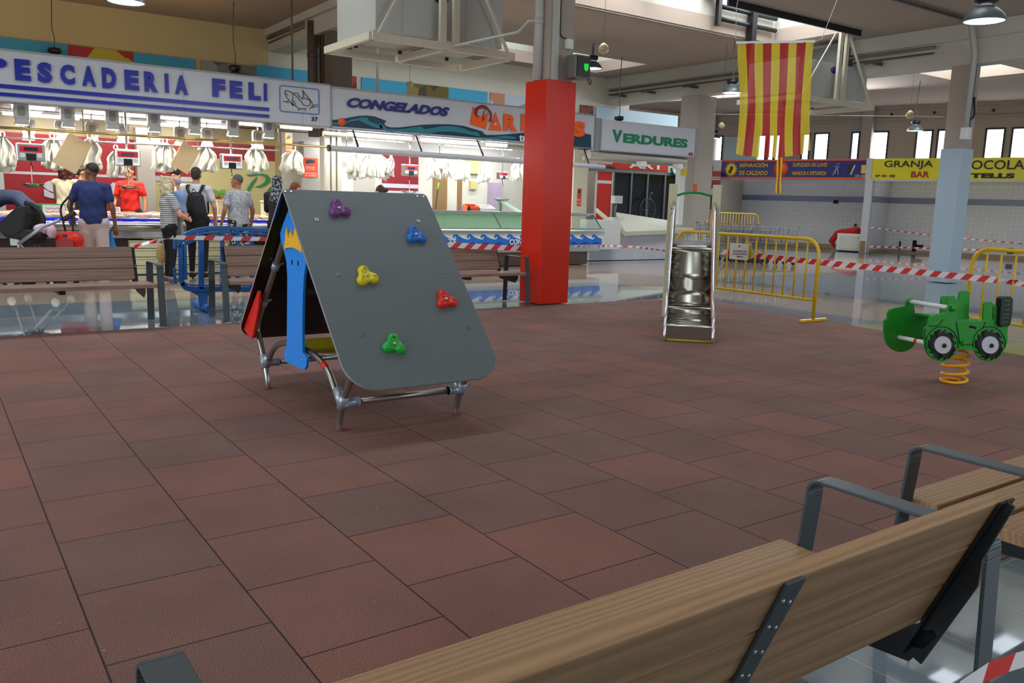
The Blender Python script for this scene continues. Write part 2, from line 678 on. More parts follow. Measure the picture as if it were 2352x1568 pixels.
# ceiling slab with long roof light openings
b = MB()
XS = [(-9, -5.2, 0), (-5.2, 6.6, 1), (6.6, 7.6, 0), (7.6, WX, 1), (WX, 17.9, 0), (17.9, 24, 1), (24, 30, 0)]
for x0, x1, hole in XS:
    if not hole:
        b.box((x0, -6, CZ), (x1, 26, CZ + .3))
    else:
        y = -6
        for y0, y1 in SKYL:
            if y0 > 15 and x0 < 7:
                continue
            b.box((x0, y, CZ), (x1, y0, CZ + .3)); y = y1
        b.box((x0, y, CZ), (x1, 26, CZ + .3))
struct(b, 'ceiling', SLAB)
n = 0
for x0, x1, hole in XS:
    if not hole:
        continue
    for y0, y1 in SKYL:
        if y0 > 15 and x0 < 7:
            continue
        b = MB()
        t = .12
        b.box((x0 - t, y0 - t, CZ + .3), (x1 + t, y0, 6.5)); b.box((x0 - t, y1, CZ + .3), (x1 + t, y1 + t, 6.5))
        b.box((x0 - t, y0, CZ + .3), (x0, y1, 6.5)); b.box((x1, y0, CZ + .3), (x1 + t, y1, 6.5))
        b.box((x0 - t, y0 - t, 6.5), (x1 + t, y1 + t, 6.6))
        k = x0 + .9
        while k < x1 - 1:
            b.box((k, y0, 5.75), (k + .45, y1, 6.2)); k += 1.75
        n += 1
        struct(b, 'roof_light_%d' % n, BEAMC)
# walls
b = MB(); b.box((-9, YB, -.1), (6.85, YB + .2, CZ)); struct(b, 'wall_back', WARMWALL)
b = MB(); b.box((6.85, YB, -.1), (18.1, YB + .2, CZ)); b.box((17.9, YB + .2, -.1), (18.1, 25.9, CZ)); b.box((18.1, 25, -.1), (30, 25.2, CZ)); struct(b, 'wall_back_right', WHITEWALL)
b = MB(); b.box((-9.2, -6, 0), (-9, 26, CZ)); struct(b, 'wall_left', WHITEWALL)
b = MB()
b.box((-9, -6.2, 0), (30, -6, 1.2)); b.box((-9, -6.2, 4.4), (30, -6, CZ))
for k in range(14):
    b.box((-9 + k * 3, -6.2, 1.2), (-7.7 + k * 3, -6, 4.4))
struct(b, 'wall_front', WHITEWALL)

# right wall (exterior), windows above the empty stalls
WD = 2.0
TILEW = mat_tiles('white_wall_tiles', (214, 214, 218), (178, 178, 184), .15, (1.72, 1.93), (120, 126, 156))


def skwall(name, t0, t1, z0, z1, dep, m, th=.2, holes=()):
    """wall on the skewed side; x of its local frame runs along the wall"""
    b = MB()
    cur = t0
    for a, c, h0, h1 in holes:
        b.box((cur, 0, z0), (a, th, z1))
        b.box((a, 0, z0), (c, th, h0)); b.box((a, 0, h1), (c, th, z1))
        cur = c
    b.box((cur, 0, z0), (t1, th, z1))
    o = struct(b, name, m)
    o.matrix_world = Matrix(((SD.x, SN.x, 0, SO.x + SN.x * dep), (SD.y, SN.y, 0, SO.y + SN.y * dep), (0, 0, 1, 0), (0, 0, 0, 1)))
    return o


def SKM(o, dep=0.0, t=0.0, z=0.0):
    p = SO + SN * dep + SD * t
    o.matrix_world = Matrix(((SD.x, SN.x, 0, p.x), (SD.y, SN.y, 0, p.y), (0, 0, 1, z), (0, 0, 0, 1)))
    return o


def tz(px, py, dep):
    p = onP(px, py, SO + SN * dep, SN)
    return (p - SO).dot(SD), p.z


wins = []
for a, c in ((1641, 1658), (1742, 1758), (1766, 1777), (1782, 1790.5), (1844, 1858), (1872, 1901), (1957, 1971), (1992, 2037), (2105, 2138), (2154, 2184), (2264, 2303), (2324, 2362), (2420, 2460)):
    t0 = tz(a, 330, WD)[0]; t1 = tz(c, 330, WD)[0]
    wins.append((t0, t1, 3.2, 4.22))
skwall('wall_right', -11, 24, 2.9, CZ, WD, PINKWALL, holes=wins)
skwall('wall_right_tiled', -11, 24, -.1, 2.9, WD, TILEW)
SKYM = mat('window_daylight_glass', (250, 250, 255), .3, var=0, emit=(236, 243, 255), estr=8.0)
FRAMED = mat('dark_window_frame', (40, 44, 48), .5)
for i, (t0, t1, z0, z1) in enumerate(wins):
    b = MB(); b.use(SKYM); b.box((t0, .09, z0), (t1, .11, z1))
    b.use(FRAMED)
    f = .05
    for (a, c, e, g) in ((t0 - f, z0 - f, t0 + .01, z1 + f), (t1 - .01, z0 - f, t1 + f, z1 + f), (t0 - f, z0 - f, t1 + f, z0 + .01), (t0 - f, z1 - .01, t1 + f, z1 + f)):
        b.box((a, -.02, c), (e, .08, g))
    o = b.build('window_%d' % (i + 1)); o['kind'] = 'structure'; SKM(o, WD)
# horizontal and vertical ledges of the right wall
b = MB()
for z, h in ((4.62, .05), (5.0, .1)):
    b.box((-11, -.1, z), (24, .0, z + h))
for t in (-7.2, -1.1, 5.0, 11.1):
    b.box((t, -.28, 2.9), (t + .35, 0, CZ))
SKM(struct(b, 'trim_1', PINKWALL), WD)
b = MB()
for t in (-5.6, -3.4, -.2, 1.2, 3.0, 4.6, 6.2):
    b.cyl((t, -.03, 4.83), (t, .0, 4.83), .05, 12)
SKM(struct(b, 'trim_2', DARKM), WD)

# dividers, step and signs belong to the empty stalls (things further down)
# --- beams along y, columns
b = MB()
b.box((6.85, 7, 4.62), (7.35, YB, CZ)); b.box((6.75, 7, 4.95), (7.45, YB, CZ + .02)); b.box((6.85, -6, 4.62), (7.35, 7, CZ))
struct(b, 'ceiling_beam_1', BEAMC)
b = MB()
b.box((17.25, -6, 4.33), (17.65, YB, 4.8)); b.box((17.15, -6, 4.8), (17.75, YB, CZ))
struct(b, 'ceiling_beam_2', BEAMC)
# ================================================================== COLUMNS
REDP = mat('red_cladding', (214, 38, 10), .28, var=.03, scale=1)
BLUEP = mat('pale_blue_cladding', (172, 190, 202), .3, var=.03, scale=1)
DKCOL = mat('brown_grey_column', (112, 98, 88), .85, var=.1, scale=1.5)

t = thing('pillar', 'square pillar clad in glossy red panels in the middle of the hall', 'pillar', (7.17, 9.43, 0))
b = MB(); b.box((-.25, -.24, 0), (.25, .24, 3.0)); b.build('red_cladding', REDP, t, .006)
b = MB(); b.box((-.17, -.17, 3.0), (.23, .2, 4.62)); b.build('concrete_shaft', PINKWALL, t)
b = MB(); b.cyl((-.21, .02, 3.0), (-.21, .02, 4.62), .06, 16); b.cyl((-.21, .02, 3.72), (-.21, .02, 3.8), .066, 16); b.build('drain_pipe', PIPEC, t)
b = MB(); b.box((-.14, -.2, 3.0), (-.04, -.17, 4.62)); b.build('cable_duct', PIPEC, t)
b = MB(); b.tube(smooth_pts([(-.02, -.19, 4.6), (-.02, -.19, 3.75), (.0, -.19, 3.58), (.1, -.2, 3.55)]), .008, 6); b.build('cable', DARKM, t)
b = MB(); b.box((.07, -.25, 3.42), (.17, -.17, 3.55)); b.build('junction_box', WHITEP, t, .008)

t = thing('light_box', 'dark box with a green glowing mark on top of the red pillar', 'box', (7.34, 9.05, 3.0))
b = MB(); b.box((-.13, -.1, .02), (.11, .1, .32)); b.box((-.14, -.105, .02), (-.12, .105, .32)); b.build('casing', GREYM, t, .01)
b = MB(); b.box((-.118, -.115, .04), (.1, -.098, .3)); b.build('dark_screen', mat('smoked_plastic', (52, 48, 44), .3), t)
b = MB(); b.ell((.03, -.117, .16), (.036, .004, .045)); b.ell((.05, -.117, .185), (.022, .004, .03)); b.ell((.012, -.117, .185), (.022, .004, .03))
b.build('glowing_mark', mat('green_glow', (20, 190, 60), .5, emit=(10, 200, 60), estr=.7), t)
b = MB(); b.tube(smooth_pts([(.06, -.1, .02), (.1, -.12, -.05), (.13, -.1, .0), (.1, -.08, .05)]), .008, 6); b.build('cable', BLACKP, t)

t = thing('pillar', 'pillar with pale blue lower cladding before the empty yellow sign stall', 'pillar', (17.42, 9.18, 0))
b = MB(); b.box((-.22, -.22, 0), (.22, .22, 2.7)); b.build('blue_cladding', BLUEP, t, .006)
b = MB(); b.box((-.18, -.18, 2.7), (.2, .2, 4.33)); b.build('concrete_shaft', PINKWALL, t)
b = MB(); b.tube([(-.62, -.3, 5.08), (-.28, -.28, 4.5), (-.3, -.28, 3.1)], .06, 4, True); b.build('white_duct', PIPEC, t)
b = MB()
for x in (-.12, -.06, .0):
    b.cyl((x, -.2, 2.95 - x), (x, -.2, 5.0), .013, 6)
b.build('conduit', mat('galvanised', (112, 112, 110), .5, .3), t)
b = MB(); b.box((-.36, -.36, 2.86), (-.2, -.2, 3.1)); b.build('junction_box', WHITEP, t, .02)
b = MB(); b.tube(smooth_pts([(-.25, -.26, 3.1), (-.2, -.3, 3.25), (-.08, -.3, 3.35), (-.06, -.25, 3.7)]), .022, 8); b.build('cable', DARKM, t)

t = thing('pillar', 'thick plain concrete pillar behind the white stall with green lettering', 'pillar', (17.5, 16.45, 0))
b = MB(); b.box((-.28, -.32, 0), (.42, .32, 4.33)); b.build('shaft', mat('grey_pillar', (176, 168, 158), .8, var=.06, scale=1), t, .01)
b = MB(); b.box((-.29, -.36, 1.78), (-.17, -.33, 2.0)); b.build('notice', mat('orange_notice', (206, 100, 50), .6), t)

t = thing('pillar', 'brown grey column with pipes between the first two stall signs', 'pillar', (7.0, 16.7, 0))
b = MB(); b.box((-.05, -.35, 2.7), (.38, .3, 4.62)); b.build('shaft', DKCOL, t, .01)
b = MB(); b.box((-.06, -.36, 0), (.39, .31, 2.7)); b.build('pale_cladding', WHITEP, t, .01)
b = MB(); b.cyl((-.12, .45, 2.6), (-.12, .45, 4.9), .12, 16); b.cyl((-.12, .45, 4.2), (-.12, .45, 4.26), .13, 16); b.build('drain_pipe', mat('brown_pipe', (92, 78, 68), .6), t)
b = MB()
b.cyl((-.08, .2, 2.6), (-.08, .2, 4.6), .02, 8); b.cyl((-.08, .05, 2.6), (-.08, .05, 4.6), .014, 8)
b.build('conduit', mat('dark_conduit', (70, 60, 52), .6), t)


# ================================================================== AIR HANDLING UNITS
UNIT = mat('unit_sheet_metal', (178, 178, 172), .45, .15, var=.06, scale=2)
FRAMEW = mat('cream_steel_frame', (205, 196, 172), .5)


def ac_unit(x, y, z, label, w=2.1, d=1.3, h=.75):
    t = thing('air_handling_unit', label, 'ventilation unit', (x, y, z))
    fw, fd = w / 2 + .12, d / 2 + .13
    b = MB()
    for a in (-1, 1):
        b.box((-fw, a * fd - .04, -.1), (fw, a * fd + .04, 0))
        b.box((a * fw - .04, -fd, -.1), (a * fw + .04, fd, 0))
    b.box((-.04, -fd, -.1), (.04, fd, 0))
    b.build('support_frame', FRAMEW, t)
    b = MB()
    b.box((-w / 2, -d / 2, .06), (w / 2, d / 2, .06 + h))
    for k in (-.62, -.05, .38, .8):
        b.box((k * w / 2, -d / 2 - .008, .08), (k * w / 2 + .012, -d / 2, .04 + h))
    b.build('casing', UNIT, t, .01)
    b = MB()
    for k in (-.75, .1):
        b.box((k * w / 2, -d / 2 + .15, .03), (k * w / 2 + .75, d / 2 - .15, .07))
    b.build('underside_tray', mat('tray_metal', (150, 142, 118), .5), t)
    b = MB(); b.lathe([(.0, .0), (.12, 0), (.12, .01), (0, .01)], (0, 0, 0), 16, 'y')
    o = b.build('maker_plate', mat('dark_blue_enamel', (30, 40, 110), .4), t); o.location = (-.02, -d / 2 - .012, .62); o.scale = (1, 1, .6)
    for k in (-.12, .1):
        b = MB(); b.box((k, -fd - .04, 0), (k + .1, -fd + .02, 5.08 - z)); b.build('hanger', FRAMEW, t)
    for s_ in (-1, 1):
        b = MB(); b.beam((s_ * (fw - .1), -fd, 0), (s_ * .25, -fd, 5.05 - z), .05 if s_ > 0 else .02, .03); b.build('brace', FRAMEW, t)
    b = MB()
    for k in (-.8, -.1, .7):
        b.cyl((k * w / 2, d / 2 - .2, -.02), (k * w / 2, d / 2 - .2, .06), .03, 10)
    b.build('rubber_foot', BLACKP, t)
    b = MB(); b.box((w * .2, -.35, h + .06), (w * .48, .35, 4.95 - z)); b.build('air_duct', GREYM, t)
    return t


u = ac_unit(6.37, 11.67, 3.6, 'grey ventilation unit on a cream hanging frame beside the red pillar')
b = MB(); b.box((-1.06, -.3, .66), (-1.045, -.12, .92)); b.build('green_sticker', mat('green_sticker', (40, 150, 60), .5), u)
ac_unit(16.2, 12.0, 3.72, 'grey ventilation unit hanging behind the striped flag', w=2.4, h=.7)

# pipe from the pillar to the unit
b = MB(); b.tube([(6.95, 9.45, 3.78), (6.9, 9.62, 3.78), (6.86, 9.8, 3.66), (6.45, 10.9, 3.56), (6.4, 11.0, 3.56)], .02, 8)
tag(b.build('condensate_pipe', PIPEC), 'thin white pipe running from the red pillar to the ventilation unit', 'pipe')


# ================================================================== PENDANT LAMPS
SHADE = mat('grey_enamel_shade', (96, 104, 106), .35, .2)
LIT = mat('lamp_light', (250, 250, 255), .5, var=0, emit=(232, 238, 255), estr=9)
UNLIT = mat('lamp_glass_off', (120, 108, 92), .3)


def pendant(loc, label, lit=True, ztop=CZ, group=None, shade=None, dia=.45):
    x, y, z = loc
    t = thing('pendant_lamp', label, 'hanging lamp', loc, group=group)
    k = dia / .45
    b = MB(); b.lathe([(r * k, h * k) for r, h in ((.225, 0), (.222, .02), (.2, .07), (.14, .13), (.085, .165), (.08, .165), (.13, .125), (.19, .065), (.21, .02), (.212, 0), (.225, 0))], n=28); b.build('shade', shade or SHADE, t)
    b = MB(); b.lathe([(r * k, h * k) for r, h in ((0, .16), (.07, .165), (.075, .19), (.12, .21), (.125, .25), (.11, .29), (.06, .3), (.0, .3))], n=24); b.build('gear_housing', BLACKP, t)
    b = MB(); b.lathe([(0, .012 * k), (.21 * k, .012 * k), (.21 * k, .02 * k), (0, .02 * k)], n=28); b.build('lit_glass' if lit else 'glass', LIT if lit else UNLIT, t)
    b = MB(); b.tube(smooth_pts([(0, 0, .29 * k), (.01, 0, .5), (-.02, .02, (ztop - z) * .55), (0, 0, ztop - z)]), .011, 6); b.build('cable', mat('grey_cable', (90, 92, 94), .6), t)
    return t


pendant((9.96, 5.11, 3.53), 'large lit hanging lamp at the top right corner of the view')
pendant((2.27, 11.67, 3.66), 'lit hanging lamp cut by the top edge above the fish stall sign')


def along(px, py, w, dia=.45):
    r = ray(px, py)
    return EYE + r * (dia * FPX / w)


pendant(along(1361, 158, 44), 'lit hanging lamp just behind the green glowing light box')
pendant(along(1681, 214, 46), 'lit hanging lamp at the left edge of the striped flag')
pendant(along(2102, 301, 36), 'lit hanging lamp in front of the windows over the yellow sign')
pendant(along(1641, 318, 27), 'distant lit hanging lamp partly behind the thick grey pillar')
BROWN = mat('dusty_brown_shade', (92, 78, 64), .6)
pendant(along(127, 146, 52), 'unlit dusty hanging lamp above the lettering at the left end of the fish sign', False, shade=BROWN)
pendant(along(541, 186, 52), 'unlit dusty hanging lamp over the word end of the blue lettered fish sign', False, shade=BROWN)
pendant(along(1421, 294, 40), 'dark unlit hanging lamp peeking over the white sign with green lettering', False, shade=BLACKP)


def globe(px, py, r_px, dist, label, ztop=CZ):
    p = EYE + ray(px, py) * dist
    r = r_px / FPX * dist
    t = thing('glass_globe', label, 'hanging globe', p)
    b = MB(); b.lathe([(0, -r), (r * .5, -r * .87), (r * .87, -r * .5), (r, 0), (r * .87, r * .5), (r * .5, r * .87), (r * .15, r * 1.1), (0, r * 1.2)], n=20)
    b.build('globe', mat('amber_glass_globe', (186, 168, 120), .15, var=.2, scale=30, spec=.8), t)
    b = MB(); b.cyl((0, 0, r * 1.1), (0, 0, ztop - p.z), .004, 5); b.build('wire', GREYM, t)


globe(941, 193, 8, 18, 'small amber globe hanging over the frozen food sign')
globe(1386, 112, 12, 14, 'amber globe hanging right of the green glowing box')
globe(1657, 288, 7, 19.5, 'small amber globe hanging right of the thick grey pillar')
globe(2090, 264, 9, 19, 'amber globe hanging by the lamp in front of the windows')

# ================================================================== CONDUITS AND CABLES ON BEAMS
b = MB()
b.tube([(17.1, 9.7, 4.72), (17.1, 19.6, 4.72)], .03, 8)
tag(b.build('conduit', GREYM), 'long grey conduit running along the right ceiling beam', 'conduit')
b = MB(); b.tube([(17.08, 9.7, 4.6), (17.08, 19.6, 4.6)], .02, 8)
for y in (10.9, 14, 16.2, 17.8, 19):
    b.box((16.95, y, 4.5), (17.24, y + .05, 4.56)); b.box((16.9, y - .15, 4.52), (16.95, y + .25, 4.55))
tag(b.build('cable_tray', mat('rusty_steel', (92, 76, 60), .8)), 'thin rusty cable carrier under the conduit of the right ceiling beam', 'cable tray')
b = MB(); b.tube([(6.81, 17.5, 4.9), (6.81, 19.7, 4.9)], .03, 8); b.tube([(6.82, 17.5, 4.83), (6.82, 19.7, 4.8)], .018, 8)
tag(b.build('conduit', mat('beam_conduit', (122, 96, 76), .7)), 'conduit along the beam left of the brown grey column', 'conduit')
b = MB(); b.tube([(9.6, 8.9, 5.06), (17.0, 8.9, 5.06)], .028, 8); b.tube([(9.6, 8.8, 5.06), (17.0, 8.8, 5.06)], .018, 8)
tag(b.build('conduit', DKCOL), 'pair of dark conduits under the ceiling leading to the blue pillar', 'conduit')
b = MB(); b.tube([(7.7, 13.02, 5.06), (16.4, 13.02, 5.06)], .02, 8)
tag(b.build('conduit', DKCOL), 'conduit along the far edge of the roof light opening', 'conduit')
b = MB(); b.box((12.2, 10.86, 4.98), (16.3, 10.9, 5.14))
tag(b.build('gutter_rail', BLACKP), 'black rail along the near edge of the roof light opening', 'rail')
b = MB(); b.tube([(14.2, 12.9, 5.35), (16.1, 12.9, 5.35)], .05, 8); b.tube([(14.2, 12.9, 5.6), (16.1, 12.9, 5.6)], .05, 8); b.box((15.2, 12.8, 4.2), (15.35, 12.95, 6.3)); b.box((14.15, 12.85, 5.2), (14.25, 12.95, 5.75))
tag(b.build('window_opener', BLACKP), 'black opener frame of the roof light behind the striped flag', 'window opener')
b = MB(); p0 = onY(1640, 262, 14); b.tube([p0, onY(2170, 268, 10.5)], .006, 5)
tag(b.build('wire', WHITEP), 'thin white wire stretched in front of the windows to the blue pillar', 'wire')

# ================================================================== FLAG
FN = Vector((FW.x, FW.y, 0)).normalized()
FP = EYE + ray(1782, 230) * 11.0
FL_Y = mat('flag_yellow', (236, 208, 30), .45, var=.03, trans=0)
FL_R = mat('flag_red', (190, 26, 26), .45, var=.03)
for m_ in (FL_Y, FL_R):
    nt, bb = nodes(m_)
    tr = nt.nodes.new('ShaderNodeBsdfTranslucent')
    nt.links.new(bb.inputs['Base Color'].links[0].from_socket, tr.inputs[0])
    tp = nt.nodes.new('ShaderNodeBsdfTransparent')
    m1 = nt.nodes.new('ShaderNodeMixShader'); m1.inputs[0].default_value = .35
    m2 = nt.nodes.new('ShaderNodeMixShader'); m2.inputs[0].default_value = .13
    out = nt.nodes['Material Output']
    nt.links.new(bb.outputs[0], m1.inputs[1]); nt.links.new(tr.outputs[0], m1.inputs[2])
    nt.links.new(m1.outputs[0], m2.inputs[1]); nt.links.new(tp.outputs[0], m2.inputs[2])
    nt.links.new(m2.outputs[0], out.inputs[0])
t = thing('flag', 'large hanging flag with vertical red and yellow stripes', 'flag', FP)
b = MB()
NX, NY = 54, 30
grid = []
for j in range(NY + 1):
    v = j / NY
    row = []
    for i in range(NX + 1):
        u = i / NX
        lx = 1694 + (1699 - 1694) * min(1, v * 2) - (max(0, v - .5) * 2) ** 2 * 10
        rx = 1870 - 13 * min(1, v * 1.6) + (max(0, v - .8)) * 15
        by = 354 + 9 * math.sin(u * PI) * .9 + (0 if u < .5 else (u - .5) * -6) - (6 if u > .97 else 0)
        px = lx + (rx - lx) * u
        py = 100 + (by - 100) * v - 3 * u * (1 - v)
        p = onP(px, py, FP, FN)
        ed = abs(u - .5) * 2
        p = p + FN * (.02 * math.sin(u * 26 + v * 5 + math.sin(v * 4)) * (.2 + ed * ed) + .03 * math.sin(u * 9 - v * 6) * v)
        row.append(p - FP)
    grid.append(row)
vs = [[b.bm.verts.new(p) for p in r] for r in grid]
for j in range(NY):
    for i in range(NX):
        b.use(FL_Y if (i // 6) % 2 == 0 else FL_R)
        f = b.bm.faces.new((vs[j][i], vs[j][i + 1], vs[j + 1][i + 1], vs[j + 1][i])); f.material_index = b.mi; f.smooth = True
b.build('cloth', None, t)
b = MB(); b.beam(onP(1690, 98, FP, FN) - FP, onP(1872, 95, FP, FN) - FP, .012, .03); b.build('hem_bar', WHITEP, t)
b = MB(); b.tube([onP(1690, 97, FP, FN) - FP, onP(1691, 20, FP, FN) - FP, Vector((-.5, .1, CZ - FP.z))], .004, 5)
b.tube([onP(1872, 95, FP, FN) - FP, onP(1887, 90, FP, FN) - FP, Vector((1.3, -.2, CZ - FP.z))], .004, 5); b.build('cord', WHITEP, t)
b = MB()
for k, mm_ in enumerate((FL_Y, FL_R, FL_Y)):
    b.use(mm_)
    pts = []
    for j in range(9):
        v = j / 8
        w0 = 1785 + 4 * k + v * (-4); w1 = w0 + 4.2
        pts.append((onP(w0, 360 + 84 * v, FP, FN) - FP + FN * (.01 * math.sin(v * 9 + k)), onP(w1, 360 + 84 * v, FP, FN) - FP + FN * (.01 * math.sin(v * 9 + k + 1))))
    for (a, c), (d, e) in zip(pts, pts[1:]):
        b.face([a, c, e, d], True)
b.build('hanging_ribbon', None, t, label='narrow ribbon hanging below the flag')
# ================================================================== CLIMBING HOUSE
TUBE = mat('brushed_steel_tube', (168, 166, 162), .3, .9, var=.04, scale=20)
CAST = mat('grey_cast_clamp', (168, 180, 192), .4, .5)
HPL = mat('textured_grey_panel', (88, 98, 104), .42, var=0)
nt, bb = nodes(HPL)
tc = nt.nodes.new('ShaderNodeTexCoord'); ch = nt.nodes.new('ShaderNodeTexVoronoi'); ch.feature = 'F1'; ch.distance = 'CHEBYCHEV'
ch.inputs['Scale'].default_value = 95; ch.inputs['Randomness'].default_value = 0
nt.links.new(tc.outputs['UV'], ch.inputs['Vector'])
cr = nt.nodes.new('ShaderNodeMapRange'); cr.inputs[1].default_value = .2; cr.inputs[2].default_value = .5; cr.inputs[3].default_value = 1.12; cr.inputs[4].default_value = .72
nt.links.new(ch.outputs['Distance'], cr.inputs[0])
sc = nt.nodes.new('ShaderNodeVectorMath'); sc.operation = 'SCALE'; sc.inputs[0].default_value = rgb((96, 104, 105))[:3]
nt.links.new(cr.outputs[0], sc.inputs['Scale']); nt.links.new(sc.outputs[0], bb.inputs['Base Color'])
bp = nt.nodes.new('ShaderNodeBump'); bp.inputs['Strength'].default_value = .5; bp.inputs['Distance'].default_value = .002
nt.links.new(ch.outputs['Distance'], bp.inputs['Height']); nt.links.new(bp.outputs[0], bb.inputs['Normal'])
HPLIN = mat('smooth_black_panel', (16, 17, 22), .12, var=0)
HPLEDGE = mat('panel_edge', (150, 150, 152), .5)
BLUEHP = mat('sky_blue_panel', (34, 142, 240), .35, var=0)
YELHP = mat('yellow_panel', (250, 190, 40), .4, var=0)
REDHP = mat('red_panel', (232, 40, 30), .4, var=0)
OLIVE = mat('olive_yellow_panel', (176, 164, 30), .35, var=.03)
BOLT = mat('bolt_steel', (190, 192, 194), .25, .9, var=0)

CX, CY, RZ = 2.39, 5.22, 1.41            # ridge centre
HW = .51                                  # half width of the panels
YF, ZF = 4.20, .31                        # lower edge of the front panel
house = thing('climbing_house', 'tent shaped climbing frame with two dark sloping panels and coloured holds', 'climbing frame', (CX, CY, 0))


def slope(name, sgn):
    """sloping panel; sgn -1 leans towards the camera"""
    top = Vector((0, 0, RZ)); bot = Vector((0, sgn * (CY - YF), ZF))
    dn = (bot - top); L = dn.length; dn.normalize()
    ex = Vector((1, 0, 0)); n = Vector((0, sgn * dn.z * -1, 0))
    n = Vector((0, sgn * abs(dn.z), abs(dn.y)))          # outward normal
    P = rrect(2 * HW, L, [.19, .03, .03, .19] if True else 0, 8)
    # rrect order: lower right, upper right, upper left, lower left ; y up = towards ridge
    b = MB()
    uvs = []
    out = [top + dn * (L / 2 - y) + ex * x for x, y in P]
    th = .016
    b.use(HPL); A = [b.bm.verts.new(p + n * th) for p in out]; fA = b.bm.faces.new(A if sgn < 0 else A[::-1]); fA.material_index = 0
    b.use(HPLIN); B = [b.bm.verts.new(p) for p in out]; fB = b.bm.faces.new(B[::-1]); fB.material_index = 1
    b.use(HPLEDGE)
    for k in range(len(P)):
        f = b.bm.faces.new((A[k], B[k], B[(k + 1) % len(P)], A[(k + 1) % len(P)])); f.material_index = 2
    uv = b.bm.loops.layers.uv.new('UVMap')
    for f in b.bm.faces:
        for l in f.loops:
            c = l.vert.co
            l[uv].uv = (c.x * 1.0, (c - top).dot(dn))
    o = b.build(name, None, house)
    return top, dn, n, L


slope('sloping_panel', 1)
top, dn, pn, PL = slope('sloping_panel', -1)
PW0 = Vector((CX, CY, RZ)) + pn * .016


def onpanel(px, py):
    return onP(px, py, PW0, pn) - Vector((CX, CY, 0))


HOLDC = dict(purple=(118, 58, 128), blue=(24, 110, 196), yellow=(222, 200, 10), red=(216, 34, 26), green=(22, 168, 56))
for nm, px, py, rot in (('purple', 777, 483, 0.1), ('blue', 953, 543, .0), ('yellow', 840, 637, .15), ('red', 1022, 691, .1), ('green', 903, 794, -.25)):
    c = onpanel(px, py)
    ux = Vector((1, 0, 0)); uy = -dn
    prims = [('e', c + pn * .008, (.052, .04, .04))]
    for k in range(3):
        a = PI / 2 + rot + k * 2 * PI / 3
        d = ux * math.cos(a) + uy * math.sin(a)
        prims.append(('c', c + pn * .006 + d * .01, c + pn * .008 + d * .044, .036, .036))
    o = organic(prims, .005, 'climbing_hold', mat(nm + '_resin', HOLDC[nm], .42, var=0), house, 2)
    bmx = o.data
    # shallow dimple in the middle and pits
    for v in bmx.vertices:
        r = (v.co - c - pn * .05)
        k = (v.co - c).dot(pn)
        rad = (v.co - c - pn * k).length
        if k > .004 and rad < .042:
            v.co -= pn * (.024 * (1 - (rad / .042) ** 2))
    o['label'] = nm + ' three-lobed climbing hold'
    m = MB(); m.ell(c + pn * .022, (.014, .014, .012)); m.build('bolt', BOLT, o)
    m = MB(); rr = random.Random(px)
    for k in range(3):
        a = PI / 2 + rot + k * 2 * PI / 3
        d = ux * math.cos(a) + uy * math.sin(a)
        for q in range(6):
            e = ux * rr.uniform(-.013, .013) + uy * rr.uniform(-.013, .013)
            m.ell(c + d * .046 + e + pn * (.0435 - e.length * .35), (.003, .003, .003), 6, 4)
    m.build('grip_pit', mat('dark_pit', (20, 20, 24), .8, var=0), o)['kind'] = 'stuff'
for px, py in ((727, 505), (961, 508), (777, 631), (1016, 625), (832, 768), (1076, 751), (655, 440), (668, 440), (958, 451), (972, 452)):
    c = onpanel(px, py)
    b = MB(); b.cyl(c, c + pn * .005, .0125 if py > 460 else .007, 14)
    if py > 460:
        b.use(BLACKP)
        b.cyl(c, c + pn * .0065, .0045, 10)
        b.mats[0:0] = []
    b.mats = [BOLT, BLACKP] if py > 460 else [BOLT]
    for f in b.bm.faces:
        f.material_index = 0
    b.bm.faces.ensure_lookup_table()
    if py > 460:
        for f in b.bm.faces[-12:]:
            f.material_index = 1
    b.build('screw', None, house)

for sx in (-.41, .41):
    for sg in (-1, 1):
        foot = Vector((sx, sg * .64, 0))
        P = [foot, foot + Vector((0, sg * .002, .06)), foot + Vector((0, sg * .035, .15)), foot + Vector((0, sg * .12, .28)), foot + Vector((0, sg * .205, .40))]
        P = smooth_pts(P, 4)
        tp = Vector((sx, sg * .04, RZ - .075)); e0 = P[-1]
        en = Vector((sx, sg * (CY - YF) * .78, RZ - (RZ - ZF) * .78 - .05))
        P += smooth_pts([P[-1], en, en.lerp(tp, .5), tp], 4)[1:]
        b = MB(); b.tube(P, .021, 14); b.build('leg', TUBE, house)
        b = MB(); b.lathe([(0, .001), (.035, .001), (.033, .006), (0, .008)], (foot.x, foot.y, 0), 18); b.build('foot_plate', mat('red_brown_rubber', (128, 60, 48), .8), house)
        c = foot + Vector((0, sg * .055, .19))
        ax = Vector((0, sg * .55, 1)).normalized()
        b = MB(); b.cyl(c - ax * .05, c + ax * .045, .03, 16)
        sd = 1 if sx < 0 else -1
        b.cyl(c + Vector((0, 0, -.01)), c + Vector((sd * .1, 0, -.01)), .028, 16)
        b.cyl(c + Vector((sd * .09, 0, -.01)), c + Vector((sd * .1, 0, -.01)), .032, 16)
        b.cyl(c + Vector((0, -sg * .015, -.03)), c + Vector((0, -sg * .09, .06)), .028, 16)
        b.build('clamp', CAST, house)
for sg in (-1, 1):
    y, z = sg * (.64 + .055), .18
    b = MB(); b.cyl((-.32, y, z), (.32, y, z), .02, 14); b.build('cross_bar', TUBE, house)
